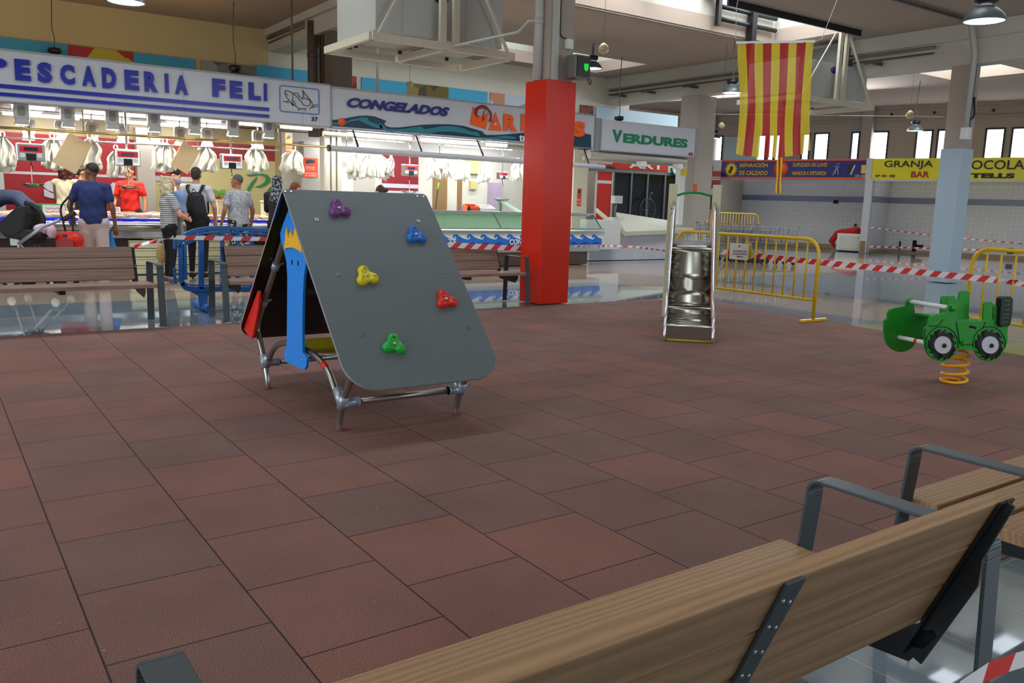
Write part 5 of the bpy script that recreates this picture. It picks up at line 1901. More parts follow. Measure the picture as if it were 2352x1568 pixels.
BG = 'white carrier bags hung over the fish counter'
for k, (px, py, w, h) in enumerate(((6, 315, .3, .52), (120, 316, .36, .5), (206, 318, .36, .48), (266, 345, .3, .42), (379, 328, .4, .5), (470, 336, .4, .46), (583, 337, .38, .46), (674, 345, .4, .46))):
    bag(px, py, 15.95, w, h, 'bunch of white carrier bags over the fish counter, %s from the left' % ORD[k], .12 * math.sin(k * 2.3), k, BG)
BG = 'white carrier bags hung over the frozen food counter'
for k, (px, py, w, h) in enumerate(((812, 352, .34, .46), (842, 354, .3, .5), (872, 356, .34, .46), (898, 362, .2, .4), (990, 362, .34, .46), (1023, 372, .16, .34), (1062, 364, .38, .44), (1116, 371, .34, .48), (1190, 372, .36, .5))):
    bag(px, py, 15.9, w, h, 'bunch of white carrier bags over the frozen food counter, %s from the left' % ORD[k], .1 * math.sin(k * 1.7), k + 20, BG)
PAPER = mat('brown_paper', (214, 190, 150), .8, var=.05)
for px, py, rot, s_, lb in ((166, 352, .5, 1, 'brown paper sheets hanging tilted left of the second group of bags'), (425, 362, .5, .85, 'brown paper sheets hanging tilted above the boy with the backpack')):
    p = onY(px, py, 15.8); b = MB()
    for k in range(3):
        b.box((-.19 * s_, -.01 * k, -.28 * s_), (.19 * s_, -.01 * k - .004, .28 * s_))
    b.cyl((-.1 * s_, -.01, .27 * s_), (-.16, .12, .46 * s_), .004, 5)
    o = b.build('paper_stack', PAPER); o.location = p; o.rotation_euler = (0, rot, 0); tag(o, lb, 'paper')

# --- fish counter
ct = thing('fish_counter', 'long steel fish counter with a blue edge strip', 'counter', (2.6, 15.2, 0))
yc = 15.05 - 15.2
b = MB(); b.box((-6, yc + .05, .6), (5.2, .72, .84)); b.build('steel_top', STEEL, ct, .02)
b = MB(); b.tube([(-6, yc + .05, .8), (5.2, yc + .05, .8)], .085, 12); b.build('rounded_front_rail', STEEL, ct)
b = MB(); b.box((-6, yc - .03, .885), (5.2, yc - .015, .93)); b.build('blue_edge_strip', mat('blue_edge', (30, 40, 230), .4, var=0, emit=(30, 40, 230), estr=.25), ct)
b = MB(); b.box((-6, yc + .2, 0), (.2, yc + .3, .6)); b.box((2.3, yc + .2, 0), (5.2, yc + .3, .6)); b.build('stone_base', BROWNDK, ct)
b = MB()
ICE = mat('ice_and_cloth', (226, 220, 196), .6, var=.2, scale=18, bump=.8)
nr = 90
for i in range(nr):
    pass
rnd = random.Random(3)
G_ = [[Vector((-6 + 11.2 * i / 120, yc + .02 + .84 * j / 8, .88 + .10 * j / 8 + rnd.uniform(-.01, .012))) for i in range(121)] for j in range(9)]
vv = [[b.bm.verts.new(p) for p in r] for r in G_]
for j in range(8):
    for i in range(120):
        f = b.bm.faces.new((vv[j][i], vv[j][i + 1], vv[j + 1][i + 1], vv[j + 1][i])); f.smooth = True
b.build('ice_bed', ICE, ct)['kind'] = 'stuff'
# foam boxes stacked under the counter opening
FOAM = mat('foam_box', (226, 216, 176), .7, var=.05)


def foam(x, y, z, w, d, h, label, group, lid=True):
    t = thing('foam_box', label, 'box', (x, y, z), group=group)
    b = MB(); b.box((-w / 2, -d / 2, 0), (w / 2, d / 2, h)); b.build('box', FOAM, t, .01)
    b = MB(); b.box((-w / 2 - .01, -d / 2 - .01, h - .03), (w / 2 + .01, d / 2 + .01, h)); b.build('rim', FOAM, t, .004)
    return t


proto = None
for col in range(4):
    for k in range(4):
        x = 3.06 + col * .52 + (.02 if k % 2 else 0); z = .0 + k * .145
        if proto is None:
            proto = foam(x, 15.32, z, .48, .34, .135, 'cream foam box under the fish counter, first column, first from the floor', 'foam boxes stacked under the fish counter')
        else:
            dup(proto, (x, 15.32, z), 0, 'cream foam box under the fish counter, %s column, %s from the floor' % (ORD[col], ORD[k]))
for k, (px, py, w) in enumerate(((521, 452, .42), (628, 452, .4), (665, 460, .36))):
    p = onY(px, py, 15.72)
    foam(p.x, 15.72, .97, w, .3, .3, ('open cream foam box on the fish counter left of the grey haired man', 'cream foam box on the fish counter right of the grey haired man', 'cream foam box on the fish counter behind the climbing house top')[k], None)
p = onY(113, 467, 15.72)
b = MB(); b.box((-.22, -.15, 0), (.22, .15, .16)); o = b.build('plastic_crate', mat('green_crate', (20, 140, 40), .5)); o.location = (p.x, 15.74, .97); tag(o, 'green plastic crate on the fish counter beside the bending worker', 'crate')
# fish
FISH1 = mat('silver_fish', (206, 190, 170), .3, var=.25, scale=20); FISH2 = mat('pink_fish', (216, 150, 130), .35, var=.2, scale=20)


def fish_(m):
    prims = [('c', (-.12, 0, 0), (.02, 0, 0), .022, .03), ('c', (.02, 0, 0), (.13, 0, 0), .03, .01)]
    b = MB()
    b.lathe([(.002, -.17), (.018, -.15), (.03, -.08), (.032, 0), (.02, .09), (.008, .14)], (0, 0, 0), 10, 'x')
    b.prism([Vector((.14, 0, .0)), Vector((.19, 0, .035)), Vector((.175, 0, 0)), Vector((.19, 0, -.035))], (0, .004, 0))
    o = b.build('fish', m)
    return o


fs = [fish_(FISH1), fish_(FISH2)]
rnd = random.Random(11)
n_ = 0
for i in range(110):
    px = 10 + i * 6.1
    y = rnd.uniform(15.12, 15.8)
    x = onY(px, 490, y).x
    src = fs[i % 2]
    o = src if n_ < 2 else src.copy()
    if n_ >= 2:
        COL.objects.link(o)
    n_ += 1
    o.location = (x, y, .93 + (y - 15.1) * .08 + rnd.uniform(0, .03))
    o.rotation_euler = (rnd.uniform(1.2, 1.9), rnd.uniform(-.1, .1), rnd.uniform(-.7, .7) + (PI if rnd.random() < .5 else 0))
    tag(o, ('silver' if src is fs[0] else 'pink') + ' fish lying among others on the ice of the fish counter', 'fish', ('silver' if src is fs[0] else 'pink') + ' fish on the ice')
# price cards
for px, py, w, lb in ((125, 487, .32, 'large white price card with red writing at the left end of the fish counter'), (267, 482, .14, 'small white price card in front of the man in the red shirt'), (440, 492, .12, 'small price card between the woman and the boy at the fish counter')):
    p = onY(px, py, 15.3); t = thing('price_card', lb, 'price card', p)
    b = MB(); b.hexa([(-w / 2, 0, -w * .3), (w / 2, 0, -w * .3), (w / 2, .01, -w * .3), (-w / 2, .01, -w * .3), (-w / 2, .05, w * .35), (w / 2, .05, w * .35), (w / 2, .06, w * .35), (-w / 2, .06, w * .35)]); b.build('card', WHITEP, t)
    b = MB()
    for k in range(3):
        b.tube([(-w * .35 + u * w * .1, .012 + k * .012, -w * .18 + k * w * .18 + .012 * math.sin(u * 2.4 + k)) for u in range(8)], .005, 5)
    b.build('red_writing', mat('red_print', (200, 40, 50), .6, var=0), t)

# --- frozen food counter (glass display case)
fc = thing('display_case', 'steel and glass frozen food counter with a blue wave band on its front', 'counter', (10.1, 15.2, 0))
x0, x1 = -1.9, 2.82
b = MB(); b.box((x0, -.32, .3), (x1, .0, .62)); b.build('steel_front', STEEL, fc, .02)
yF = 14.84
zt = onY(1100, 536, yF).z; zb_ = onY(1100, 562, yF).z
b = MB(); b.box((x0, yF - 15.2, zb_ - .01), (x1 + .03, yF - 15.2 + .03, zt)); b.build('band_board', WHITEP, fc)
CYAN = mat('wave_blue', (30, 110, 200), .4, var=0); DB = mat('deep_wave_blue', (20, 60, 170), .4, var=0)
n = 14; Wd = (x1 - x0) / n; H_ = zt - zb_
for k in range(n):
    X = x0 + k * Wd; Z = zb_ - .01
    shp = [(0, 0), (Wd, 0), (Wd, H_ * .55), (Wd * .8, H_ * .62), (Wd * .55, H_ * .8), (Wd * .38, H_ * .97), (Wd * .2, H_ * .97), (Wd * .08, H_ * .82), (Wd * .1, H_ * .66), (Wd * .2, H_ * .62), (Wd * .26, H_ * .7), (Wd * .2, H_ * .76), (Wd * .26, H_ * .8), (Wd * .33, H_ * .72), (Wd * .3, H_ * .55), (Wd * .15, H_ * .5), (0, H_ * .56)]
    b = MB(); b.prism([Vector((X + u, yF - 15.2 - .004, Z + v)) for u, v in shp], (0, .004, 0)); b.build('wave', CYAN, fc)
    shp = [(0, 0), (Wd, 0), (Wd * .8, H_ * .12), (Wd * .5, H_ * .3), (Wd * .2, H_ * .14)]
    b = MB(); b.prism([Vector((X + u, yF - 15.2 - .008, Z + v)) for u, v in shp], (0, .004, 0)); b.build('deep_wave', DB, fc)


def fword(s_, l, r, yb, yt):
    a = onY(l, yb, yF - .01); c = onY(r, yb, yF - .01); e = onY(l, yt, yF - .01)
    text(s_, c.x - a.x, e.z - a.z, WHITEP, fc, (a.x - 10.1, yF - 15.2 - .014, a.z), (1, 0, 0), (0, 0, 1), .006, .03)


fword('TS', 1029, 1048, 560, 549); fword('CON', 1170, 1198, 562, 549)
b = MB(); b.box((x0, yF - 15.2 - .03, zt), (x1 + .06, yF - 15.2 + .1, zt + .05)); b.box((x0, -.05, 1.13), (x1, 0.05, 1.17)); b.box((x0, yF - 15.2 - .02, zt + .09), (x1 + .04, yF - 15.2 + .04, zt + .12)); b.build('steel_rail', STEEL, fc, .005)
zg = zt + .1
b = MB()
b.hexa([(x0, yF - 15.2, zg), (x1, yF - 15.2, zg), (x1, yF - 15.2 + .006, zg), (x0, yF - 15.2 + .006, zg), (x0, -.02, 1.14), (x1, -.02, 1.14), (x1, -.014, 1.14), (x0, -.014, 1.14)]); b.build('glass_front', GLASS, fc)
for xx in (x0 + .2, x0 + 1.9, x0 + 3.6, x1 - .02):
    b = MB(); b.beam((xx, yF - 15.2, zg), (xx, -.02, 1.14), .03, .02); b.build('glass_post', STEEL, fc)
b = MB(); b.box((x0, yF - 15.2 + .05, zt), (x1, 1.0, zt + .06)); b.build('inner_tray', mat('pale_green_tray', (190, 210, 190), .4), fc)
b = MB(); b.box((x0, .9, .3), (x1, 1.0, 1.1)); b.build('rear_panel', mat('pale_green_tray', (190, 210, 190), .4), fc)
b = MB(); b.box((x0 + .3, -.1, 0), (x1 - .2, .5, .3)); b.build('plinth', mat('brown_plinth', (110, 92, 80), .6), fc)
for px, py, m_, lb, sz in ((1080, 476, OR2, 'orange plastic tray on the frozen food counter', (.3, .2, .14)), (1093, 478, CYAN, 'blue plastic tray behind the orange one', (.3, .2, .12)), (1112, 479, WHITEP, 'white plastic tray heaped with bags on the frozen food counter', (.4, .25, .12))):
    p = onY(px, py, 15.5); b = MB(); w_, d_, h_ = sz
    b.box((-w_ / 2, -d_ / 2, 0), (w_ / 2, d_ / 2, .01)); b.box((-w_ / 2, -d_ / 2, 0), (w_ / 2, -d_ / 2 + .01, h_)); b.box((-w_ / 2, d_ / 2 - .01, 0), (w_ / 2, d_ / 2, h_)); b.box((-w_ / 2, -d_ / 2, 0), (-w_ / 2 + .01, d_ / 2, h_)); b.box((w_ / 2 - .01, -d_ / 2, 0), (w_ / 2, d_ / 2, h_))
    o = b.build('plastic_tray', m_); o.location = (p.x, 15.5 + (.3 if 'blue' in lb else 0), 1.15 if 'blue' not in lb else 1.13); o.rotation_euler = (.3, 0, 0); tag(o, lb, 'tray')
b = MB(); b.box((x0 + 10.1, 15.3, 1.1), (x1 + 10.1, 16.15, 1.14)); tag(b.build('counter_shelf', STEEL), 'steel shelf on top of the frozen food counter', 'shelf')
p = onY(1075, 484, 15.4); b = MB(); b.lathe([(0, 0), (.03, 0), (.03, .1), (.015, .13), (.015, .15), (0, .15)], (p.x, 15.36, 1.14), 12); tag(b.build('bottle', BLACKP), 'small dark bottle in front of the orange tray', 'bottle')
rnd = random.Random(4)
for k in range(7):
    px = 1083 + k * 4.6; p = onY(px, 466, 17.6)
    t = thing('bottle', 'small bottle with coloured cap behind the frozen food counter, %s from the left' % ORD[k], 'bottle', (p.x, 17.6, 1.02), group='small bottles behind the frozen food counter')
    b = MB(); b.lathe([(0, 0), (.035, 0), (.035, .17), (.015, .22), (0, .22)], n=10); b.build('body', WHITEP, t)
    b = MB(); b.lathe([(0, .22), (.02, .22), (.02, .26), (0, .26)], n=10); b.build('cap', (REDPR, CYAN, G3)[k % 3], t)
p = onY(1105, 470, 17.6); b = MB(); b.box((p.x - .5, 17.5, .96), (p.x + .5, 17.8, 1.02)); tag(b.build('ledge', STALLW), 'pale ledge carrying small bottles behind the frozen food counter', 'shelf')
# broom handle and green slide chute
p = onY(998, 470, 17.6); b = MB(); b.cyl((p.x - .06, 17.6, .5), (p.x + .12, 17.6, 1.7), .014, 8); q = MB()
t = thing('broom', 'dark broom with lime green handle end behind the frozen food counter', 'broom', (p.x, 17.6, 0))
b = MB(); b.cyl((-.1, 0, 0), (.1, 0, 1.75), .014, 8); b.build('stick', ARM, t)
b = MB(); b.cyl((.085, 0, 1.62), (.105, 0, 1.78), .02, 8); b.build('green_grip', mat('lime_grip', (120, 230, 50), .4, var=0), t)
a1, a2 = onY(1145, 433, 17.0), onY(1200, 480, 16.4)
b = MB(); b.beam((a1.x, 17.0, 1.45), (a2.x + .2, 16.5, 1.05), .5, .04); b.box((a1.x - .02, 16.9, 0), (a1.x + .04, 17.0, 1.43)); b.box((a2.x + .1, 16.5, 0), (a2.x + .16, 16.56, 1.03)); tag(b.build('sloping_worktop', mat('green_steel', (150, 176, 160), .35, .2)), 'sloping greenish steel surface left of the red pillar', 'worktop')

area('case_fill', (10.5, 15.4, 1.06), (4.2, .12), 14, (.9, 1, .94))  # added fill inside the case, brightens its dark interior
# --- vegetable stall body: white tiled counter with cover
vt = thing('market_counter', 'white tiled counter with a cream cover below the green lettered sign', 'counter', (15.2, 16.2, 0))


def vp(px, py, y):
    return onY(px, py, y) - vt.location


WT = mat_tiles('small_white_tiles', (214, 212, 218), (196, 194, 200), .2)
a = vp(1353, 594, 16.0); c = vp(1600, 590, 16.0)
zt2 = vp(1450, 533, 16.0).z
b = MB(); b.box((a.x, -.2, 0), (c.x + .7, .8, zt2)); b.build('tiled_body', WT, vt)
a_, c_ = vp(1345, 504, 15.8), vp(1420, 572, 15.8)
b = MB(); b.box((a_.x, -.45, c_.z), (c_.x, -.2, a_.z)); b.build('white_cabinet', WHITEP, vt)
q = [vp(1436, 532, 15.75), vp(1592, 526, 15.85), vp(1596, 515, 16.9), vp(1412, 487, 17.0)]
CV = mat('cream_cover', (206, 202, 180), .6)
b = MB(); b.hexa([p_ - Vector((0, 0, .1)) for p_ in q] + q); b.build('cover', CV, vt)
b = MB(); b.hexa([vp(1372, 478, 16.2), vp(1436, 532, 15.75), vp(1436, 544, 15.75), vp(1372, 488, 16.2)] + [p + Vector((0, .05, 0)) for p in (vp(1372, 478, 16.2), vp(1436, 532, 15.75), vp(1436, 544, 15.75), vp(1372, 488, 16.2))]); b.build('cover_flap', CV, vt)
b = MB(); p = vp(1572, 404, 16.0); b.box((p.x - .09, -.15, .9), (p.x + .09, .03, 2.64)); b.build('white_post', WHITEP, vt)
b = MB(); b.box((p.x - .1, -.17, vp(1575, 403, 16).z), (p.x + .12, -.15, vp(1575, 377, 16).z)); b.build('yellow_notice', mat('yellow_notice', (226, 196, 50), .5), vt)
b = MB(); b.box((p.x - .06, -.175, vp(1575, 391, 16).z), (p.x + .08, -.17, vp(1575, 381, 16).z)); b.build('notice_picture', LTGREY, vt)
p = vp(1423, 458, 16.6)
t = thing('cash_register', 'white table scale standing on the counter behind the cream cover', 'scale', (p.x + 15.2, 16.75, 1.0))
b = MB(); b.box((-.13, -.1, .42), (.16, .05, .62)); b.build('display_head', WHITEP, t, .01)
b = MB(); b.cyl((0, 0, 0), (0, 0, .45), .03, 8); b.build('stand', GREYM, t)
b = MB(); b.box((-.2, -.15, -.05), (.2, .15, .06)); b.build('base', WHITEP, t, .01)
# dark glazed front behind
gz = thing('dark_glazing', 'dark glazed shop front with grey frames behind the white tiled counter', 'glazing', (17.0, 19.3, 0))
DG = mat('dark_glass', (22, 26, 28), .1, var=0)


def gp_(px, py, y=19.3):
    return onY(px, py, y) - gz.location


a, c = gp_(1406, 520), gp_(1580, 392)
b = MB(); b.box((a.x, 0, 0), (c.x, .04, c.z)); b.build('pane', DG, gz)
for px in (1406, 1447, 1484, 1524):
    x = gp_(px, 450).x; b = MB(); b.box((x - .03, -.05, 0), (x + .03, .0, 2.5)); b.build('mullion', GREYM, gz)
zr = gp_(1450, 394).z; b = MB(); b.box((a.x - 1.0, -.06, zr - .05), (c.x, 0, zr + .05)); b.build('mullion', GREYM, gz)
x = gp_(1368, 450).x; x2 = gp_(1402, 450).x
b = MB(); b.box((x, -.03, 0), (x2, .0, gp_(1380, 376).z)); b.build('red_panel', REDP, gz)
b = MB(); b.box((x, -.04, gp_(1380, 421).z), (x2, -.03, gp_(1380, 414).z)); b.build('white_stripe', WHITEP, gz)
b = MB(); b.box((x - .05, -.045, 0), (x, 0, 2.4)); b.box((x2, -.045, 0), (x2 + .05, 0, 2.4)); b.build('white_edge', WHITEP, gz)
z0, z1 = gp_(1470, 391).z, gp_(1470, 371).z
b = MB(); b.box((x2, -.08, z0), (gp_(1531, 380).x, -.04, z1)); b.build('red_fascia', REDP, gz)
b = MB(); b.box((gp_(1531, 380).x, -.08, z0 - .02), (gp_(1585, 380).x, -.04, z1)); b.build('white_fascia', WHITEP, gz)
text('SPAR' if False else 'ART', gp_(1520, 380).x - gp_(1440, 380).x, (z1 - z0) * .8, WHITEP, gz, (gp_(1440, 380).x, -.09, z0 + .05), (1, 0, 0), (0, 0, 1), .01, .03)
cc = gp_(1552, 380); b = MB(); b.tube([(cc.x + .28 * math.cos(a_), -.1, z1 - .12 + .24 * math.sin(a_)) for a_ in [PI + k * PI / 12 for k in range(13)]], .035, 8); b.box((cc.x - .03, -.1, z0 + .05), (cc.x + .03, -.08, z1)); b.build('green_ring_mark', GRN, gz)
# bicycle behind the glass is hinted by its wheel
p = gp_(1482, 481, 19.2)
t = thing('bicycle_wheel', 'bicycle wheel standing in front of the dark glazing', 'wheel', (p.x + 17.0, 19.1, 0))
b = MB(); b.tube([(.33 * math.cos(k * PI / 14), 0, p.z + .33 * math.sin(k * PI / 14)) for k in range(28)], .015, 6, closed=True); b.build('tyre', mat('tyre_grey', (70, 72, 74), .6), t)
b = MB()
for k in range(8):
    b.cyl((0, 0, p.z), (.33 * math.cos(k * PI / 4), 0, p.z + .33 * math.sin(k * PI / 4)), .003, 4)
b.build('spoke', GREYM, t)
b = MB(); b.tube([(0, 0, p.z), (.1, .02, p.z + .35), (.12, .02, p.z + .5), (.2, .02, p.z + .52)], .012, 6); b.tube([(-.1, 0, .0), (0, 0, p.z - .2), (0, 0, p.z)], .01, 6); b.build('fork', GREYM, t)

# --- wall band with photo posters on the back wall
BAND = mat('sky_blue_band', (60, 158, 196), .5, var=.03)
PALEB = mat('pale_blue_band', (176, 198, 210), .5, var=.03)


def photo_mat(name, cols, scale):
    m = mat(name, cols[0], .4, var=0)
    nt, b = nodes(m)
    N = nt.nodes.new; L = nt.links.new
    tc = N('ShaderNodeTexCoord'); v = N('ShaderNodeTexVoronoi'); v.inputs['Scale'].default_value = scale
    L(tc.outputs['Object'], v.inputs['Vector'])
    sp = N('ShaderNodeSeparateColor'); L(v.outputs['Color'], sp.inputs[0])
    cr = N('ShaderNodeValToRGB'); cr.color_ramp.interpolation = 'CONSTANT'
    while len(cr.color_ramp.elements) < len(cols):
        cr.color_ramp.elements.new(.5)
    for k, (e, c) in enumerate(zip(cr.color_ramp.elements, cols)):
        e.position = k / len(cols); e.color = rgb(c)
    L(sp.outputs[0], cr.inputs[0])
    L(cr.outputs[0], b.inputs['Base Color'])
    return m


PH = {'veg': photo_mat('vegetable_photo', [(200, 60, 30), (60, 90, 40), (190, 170, 40), (170, 30, 34), (40, 50, 30)], 1.6),
      'fish': photo_mat('fish_photo', [(120, 116, 112), (60, 56, 54), (150, 146, 142), (90, 84, 80)], 2.2),
      'meat': photo_mat('meat_photo', [(120, 30, 30), (70, 16, 20), (160, 60, 56)], 2),
      'grain': photo_mat('grain_photo', [(110, 92, 40), (84, 60, 24), (140, 120, 60), (70, 66, 60)], 3),
      'egg': photo_mat('egg_photo', [(190, 196, 204), (180, 186, 196), (186, 130, 104)], 1.2),
      'nut': photo_mat('nut_photo', [(60, 34, 24), (120, 66, 40), (40, 26, 20)], 3)}
yb_ = YB - .02
ztop = lambda px: onY(px, {0: 88}.get(px, 88 + px * .1105), yb_).z
zb0 = 3.3
segs = [(-40, 157, BAND, 'sky blue strip of the wall band at the far left'), (157, 307, 'veg', 'photo of red and green vegetables in the wall band'), (307, 446, BAND, 'sky blue strip of the wall band right of the vegetable photo'), (460, 588, 'fish', 'grey fish photo in the wall band'), (588, 709, BAND, 'sky blue strip of the wall band left of the brown grey column'),
        (778, 818, 'meat', 'red meat photo in the wall band beside the column'), (830, 934, BAND, 'sky blue strip of the wall band behind the thin hanging rod'), (934, 1030, 'grain', 'brown grain photo in the wall band'), (1030, 1120, BAND, 'sky blue strip of the wall band above the orange lettering'), (1128, 1212, 'egg', 'pale photo in the wall band left of the red pillar'), (1336, 1366, 'nut', 'dark brown photo in the wall band right of the red pillar'), (1373, 1563, PALEB, 'pale blue strip of the wall band above the green lettered sign'), (1640, 1756, PALEB, 'pale blue strip of the wall band right of the thick grey pillar')]
for px0, px1, m_, lb in segs:
    yb2 = yb_ if px0 < 1600 else 24.98
    xa, xc = onY(px0, 150, yb2).x, onY(px1, 150, yb2).x
    zt_ = 4.26 if px1 < 700 else (4.3 if px1 < 1250 else 4.25)
    yw = YB
    if px0 >= 1600:
        zt_ = 4.4; yw = 25.0
    b = MB(); b.box((xa, yb2 - .03, 2.9), (xc, yw - .006, zt_))
    photo = isinstance(m_, str)
    tag(b.build('photo_poster' if photo else 'wall_band', PH[m_] if photo else m_), lb, 'poster' if photo else 'wall band')
# rods from the ceiling to the signs
for px, y, lb in ((672, 15.5, 'thin dark rod holding up the fish sign left of the column'), (867, 15.5, 'thin pale rod holding up the frozen food sign')):
    x = onY(px, 180, y).x
    b = MB(); b.cyl((x, y, 3.4), (x, y, CZ), .028 if px > 700 else .02, 8); tag(b.build('hanging_rod', PIPEC if px > 700 else DKCOL), lb, 'rod')
# ================================================================== EMPTY STALLS ON THE RIGHT
def st(px, py, dep=0.0):
    p = onP(px, py, SO + SN * dep, SN)
    return Vector(((p - SO).dot(SD), dep, p.z))


def sthing(name, label, cat):
    t = thing(name, label, cat)
    return SKM(t)


SBLUE = mat('board_navy', (36, 34, 110), .35, var=.03)
SORG = mat('board_orange', (222, 84, 30), .4, var=0)
SYEL = mat('board_yellow', (228, 216, 16), .35, var=.03, scale=1)
GOLD = mat('letter_gold', (206, 168, 50), .45, var=0)
BRED = mat('letter_red', (170, 30, 30), .45, var=0)

sa = sthing('stall_sign', 'dark blue sign with orange edges and gold REPARACION DE CALZADO lettering', 'sign')
Z0, Z1 = 2.49, 3.18
b = MB(); b.box((-5.62, 0, Z0), (-.3, .15, Z1)); b.build('board', SBLUE, sa)
b = MB(); b.box((-5.62, -.012, Z0), (-.3, 0, Z0 + .06)); b.box((-5.62, -.012, Z1 - .06), (-.3, 0, Z1)); b.build('orange_edge', SORG, sa)
b = MB(); b.box((-5.95, -.01, Z0 - .02), (-5.62, .16, Z1)); b.build('white_end', LTGREY, sa)
b = MB(); b.box((-.3, -.02, Z0 - .02), (-.1, .16, Z1 + .01)); b.build('white_end', LTGREY, sa)


def sword(par, s_, l, r, yb, yt, m, bold=.03, dep=-.015, dy=0):
    a = st(l, yb, dep); c = st(r, yb + dy, dep); e = st(l, yt, dep)
    return text(s_, c.x - a.x, e.z - a.z, m, par, (a.x, dep, a.z), (1, 0, 0), (0, 0, 1), .01, bold)


sword(sa, 'REPARACIÓN', 1699, 1763, 384, 373, GOLD, .03)
sword(sa, 'DE CALZADO', 1698, 1763, 402, 392, GOLD, .03)
sword(sa, 'DUPLICADO DE LLAVES', 1821, 1900, 383, 374, GOLD, .02)
sword(sa, 'MANDOS A DISTANCIA', 1820, 1898, 402, 393, GOLD, .02)
sword(sa, '129-130', 1964, 1986, 407, 401, LTGREY, .02)
# sun mark
c = st(1679, 389, -.014); b = MB(); n = 18; pts = []
for k in range(n * 2):
    a = k * PI / n; r = .29 if k % 2 else .17
    pts.append(Vector((c.x + r * .95 * math.cos(a), -.014, c.z + r * math.sin(a))))
b.prism(pts, (0, .012, 0)); b.build('sun_mark', mat('letter_yellow', (236, 206, 30), .45, var=0), sa)
b = MB(); b.ell((c.x + .02, -.016, c.z + .04), (.07, .006, .09)); b.ell((c.x - .03, -.016, c.z - .08), (.07, .006, .08)); b.build('brown_sole', mat('sole_brown', (90, 40, 24), .5, var=0), sa)
c = st(1793, 388, -.014); b = MB(); b.lathe([(0, -.008), (.27, -.008), (.27, .01), (0, .01)], (c.x, 0, c.z), 28, 'y'); b.build('orange_disc', SORG, sa)
b = MB()
for L in ([(1912, 403), (1921, 386), (1925, 388)], [(1921, 386), (1917, 400)], [(1924, 387), (1925, 401)], [(1917, 382), (1928, 384)]):
    b.tube([st(x, y, -.014) for x, y in L], .014, 6)
b.build('keys_drawing', LTGREY, sa)
b = MB(); b.prism([st(x, y, -.014) for x, y in ((1948, 379), (1956, 376), (1962, 378), (1955, 397), (1944, 394))], (0, .01, 0)); b.build('remote_drawing', INK, sa)
b = MB(); b.prism([st(x, y, -.014) for x, y in ((1962, 378), (1965, 380), (1955, 402), (1952, 400))], (0, .01, 0)); b.build('remote_side', LTGREY, sa)
b = MB(); b.ell(st(1925, 377, -.012), (.06, .006, .04)); b.build('blue_mark', CYAN, sa)
b = MB(); p = st(1977, 398, -.02); p1 = st(1989, 379, -.02); b.box((p.x, -.02, p.z), (p1.x, -.012, p1.z)); b.build('yellow_notice', mat('yellow_notice', (226, 196, 50), .5), sa)

sb = sthing('stall_sign', 'yellow sign with black GRANJA and dark red BAR lettering', 'sign')
b = MB(); b.box((-.1, 0, Z0), (9, .15, Z1)); b.build('board', SYEL, sb)
b = MB(); b.box((-.1, -.02, Z0 - .06), (9, .16, Z0)); b.build('white_ledge', LTGREY, sb)
sword(sb, 'GRANJA', 2030, 2142, 388.5, 369, INK, .01)
b = MB(); p = st(2157, 379, -.015); b.box((p.x, -.015, p.z), (p.x + .3, 0, p.z + .04)); b.build('dash', INK, sb)
sword(sb, 'OCOLA', 2230, 2352, 389, 368, INK, .01)
sword(sb, 'BAR', 2092, 2134, 407.5, 393.5, BRED, .02)
sword(sb, 'TELLS', 2228, 2330, 409, 397.5, INK, .06)
sword(sb, 'Nº 151  152', 2011, 2055, 406.5, 401, INK, .04)

# divider walls, corner posts, skirting and step
TILEV = mat_tiles('white_wall_tiles_side', (206, 206, 210), (174, 174, 180), .15, (1.72, 1.93), (120, 126, 156), swap=True)
o = skwall('wall_divider_left', -5.75, -5.6, -.1, 2.5, .12, WHITEWALL, th=WD - .13)
o = skwall('wall_divider_middle', -.2, .02, -.1, 2.5, .12, TILEV, th=WD - .13)
b = MB(); b.box((-.26, -.06, 0), (-.02, .1, Z0)); t = sthing('corner_post', 'white post between the two empty tiled stalls', 'post'); b.build('post', LTGREY, t)
b = MB(); b.box((-.24, -.07, .02), (-.06, -.05, .4)); b.build('worn_patch', mat('worn_brown', (150, 116, 80), .8, var=.3, scale=12), t)
b = MB(); b.box((-5.9, -.06, 0), (-5.7, .1, Z0)); t = sthing('corner_post', 'pale post at the left end of the empty stalls under the blue sign', 'post'); b.build('post', WHITEWALL, t)
b = MB(); b.box((-5.6, WD - .03, 0), (-.2, WD, .16)); b.box((.02, WD - .03, 0), (14, WD, .1)); b.box((.02, .1, 0), (.05, WD, .1))
SKM(struct(b, 'baseboard_right', mat('worn_sand_edge', (158, 140, 112), .7, var=.2, scale=3)))
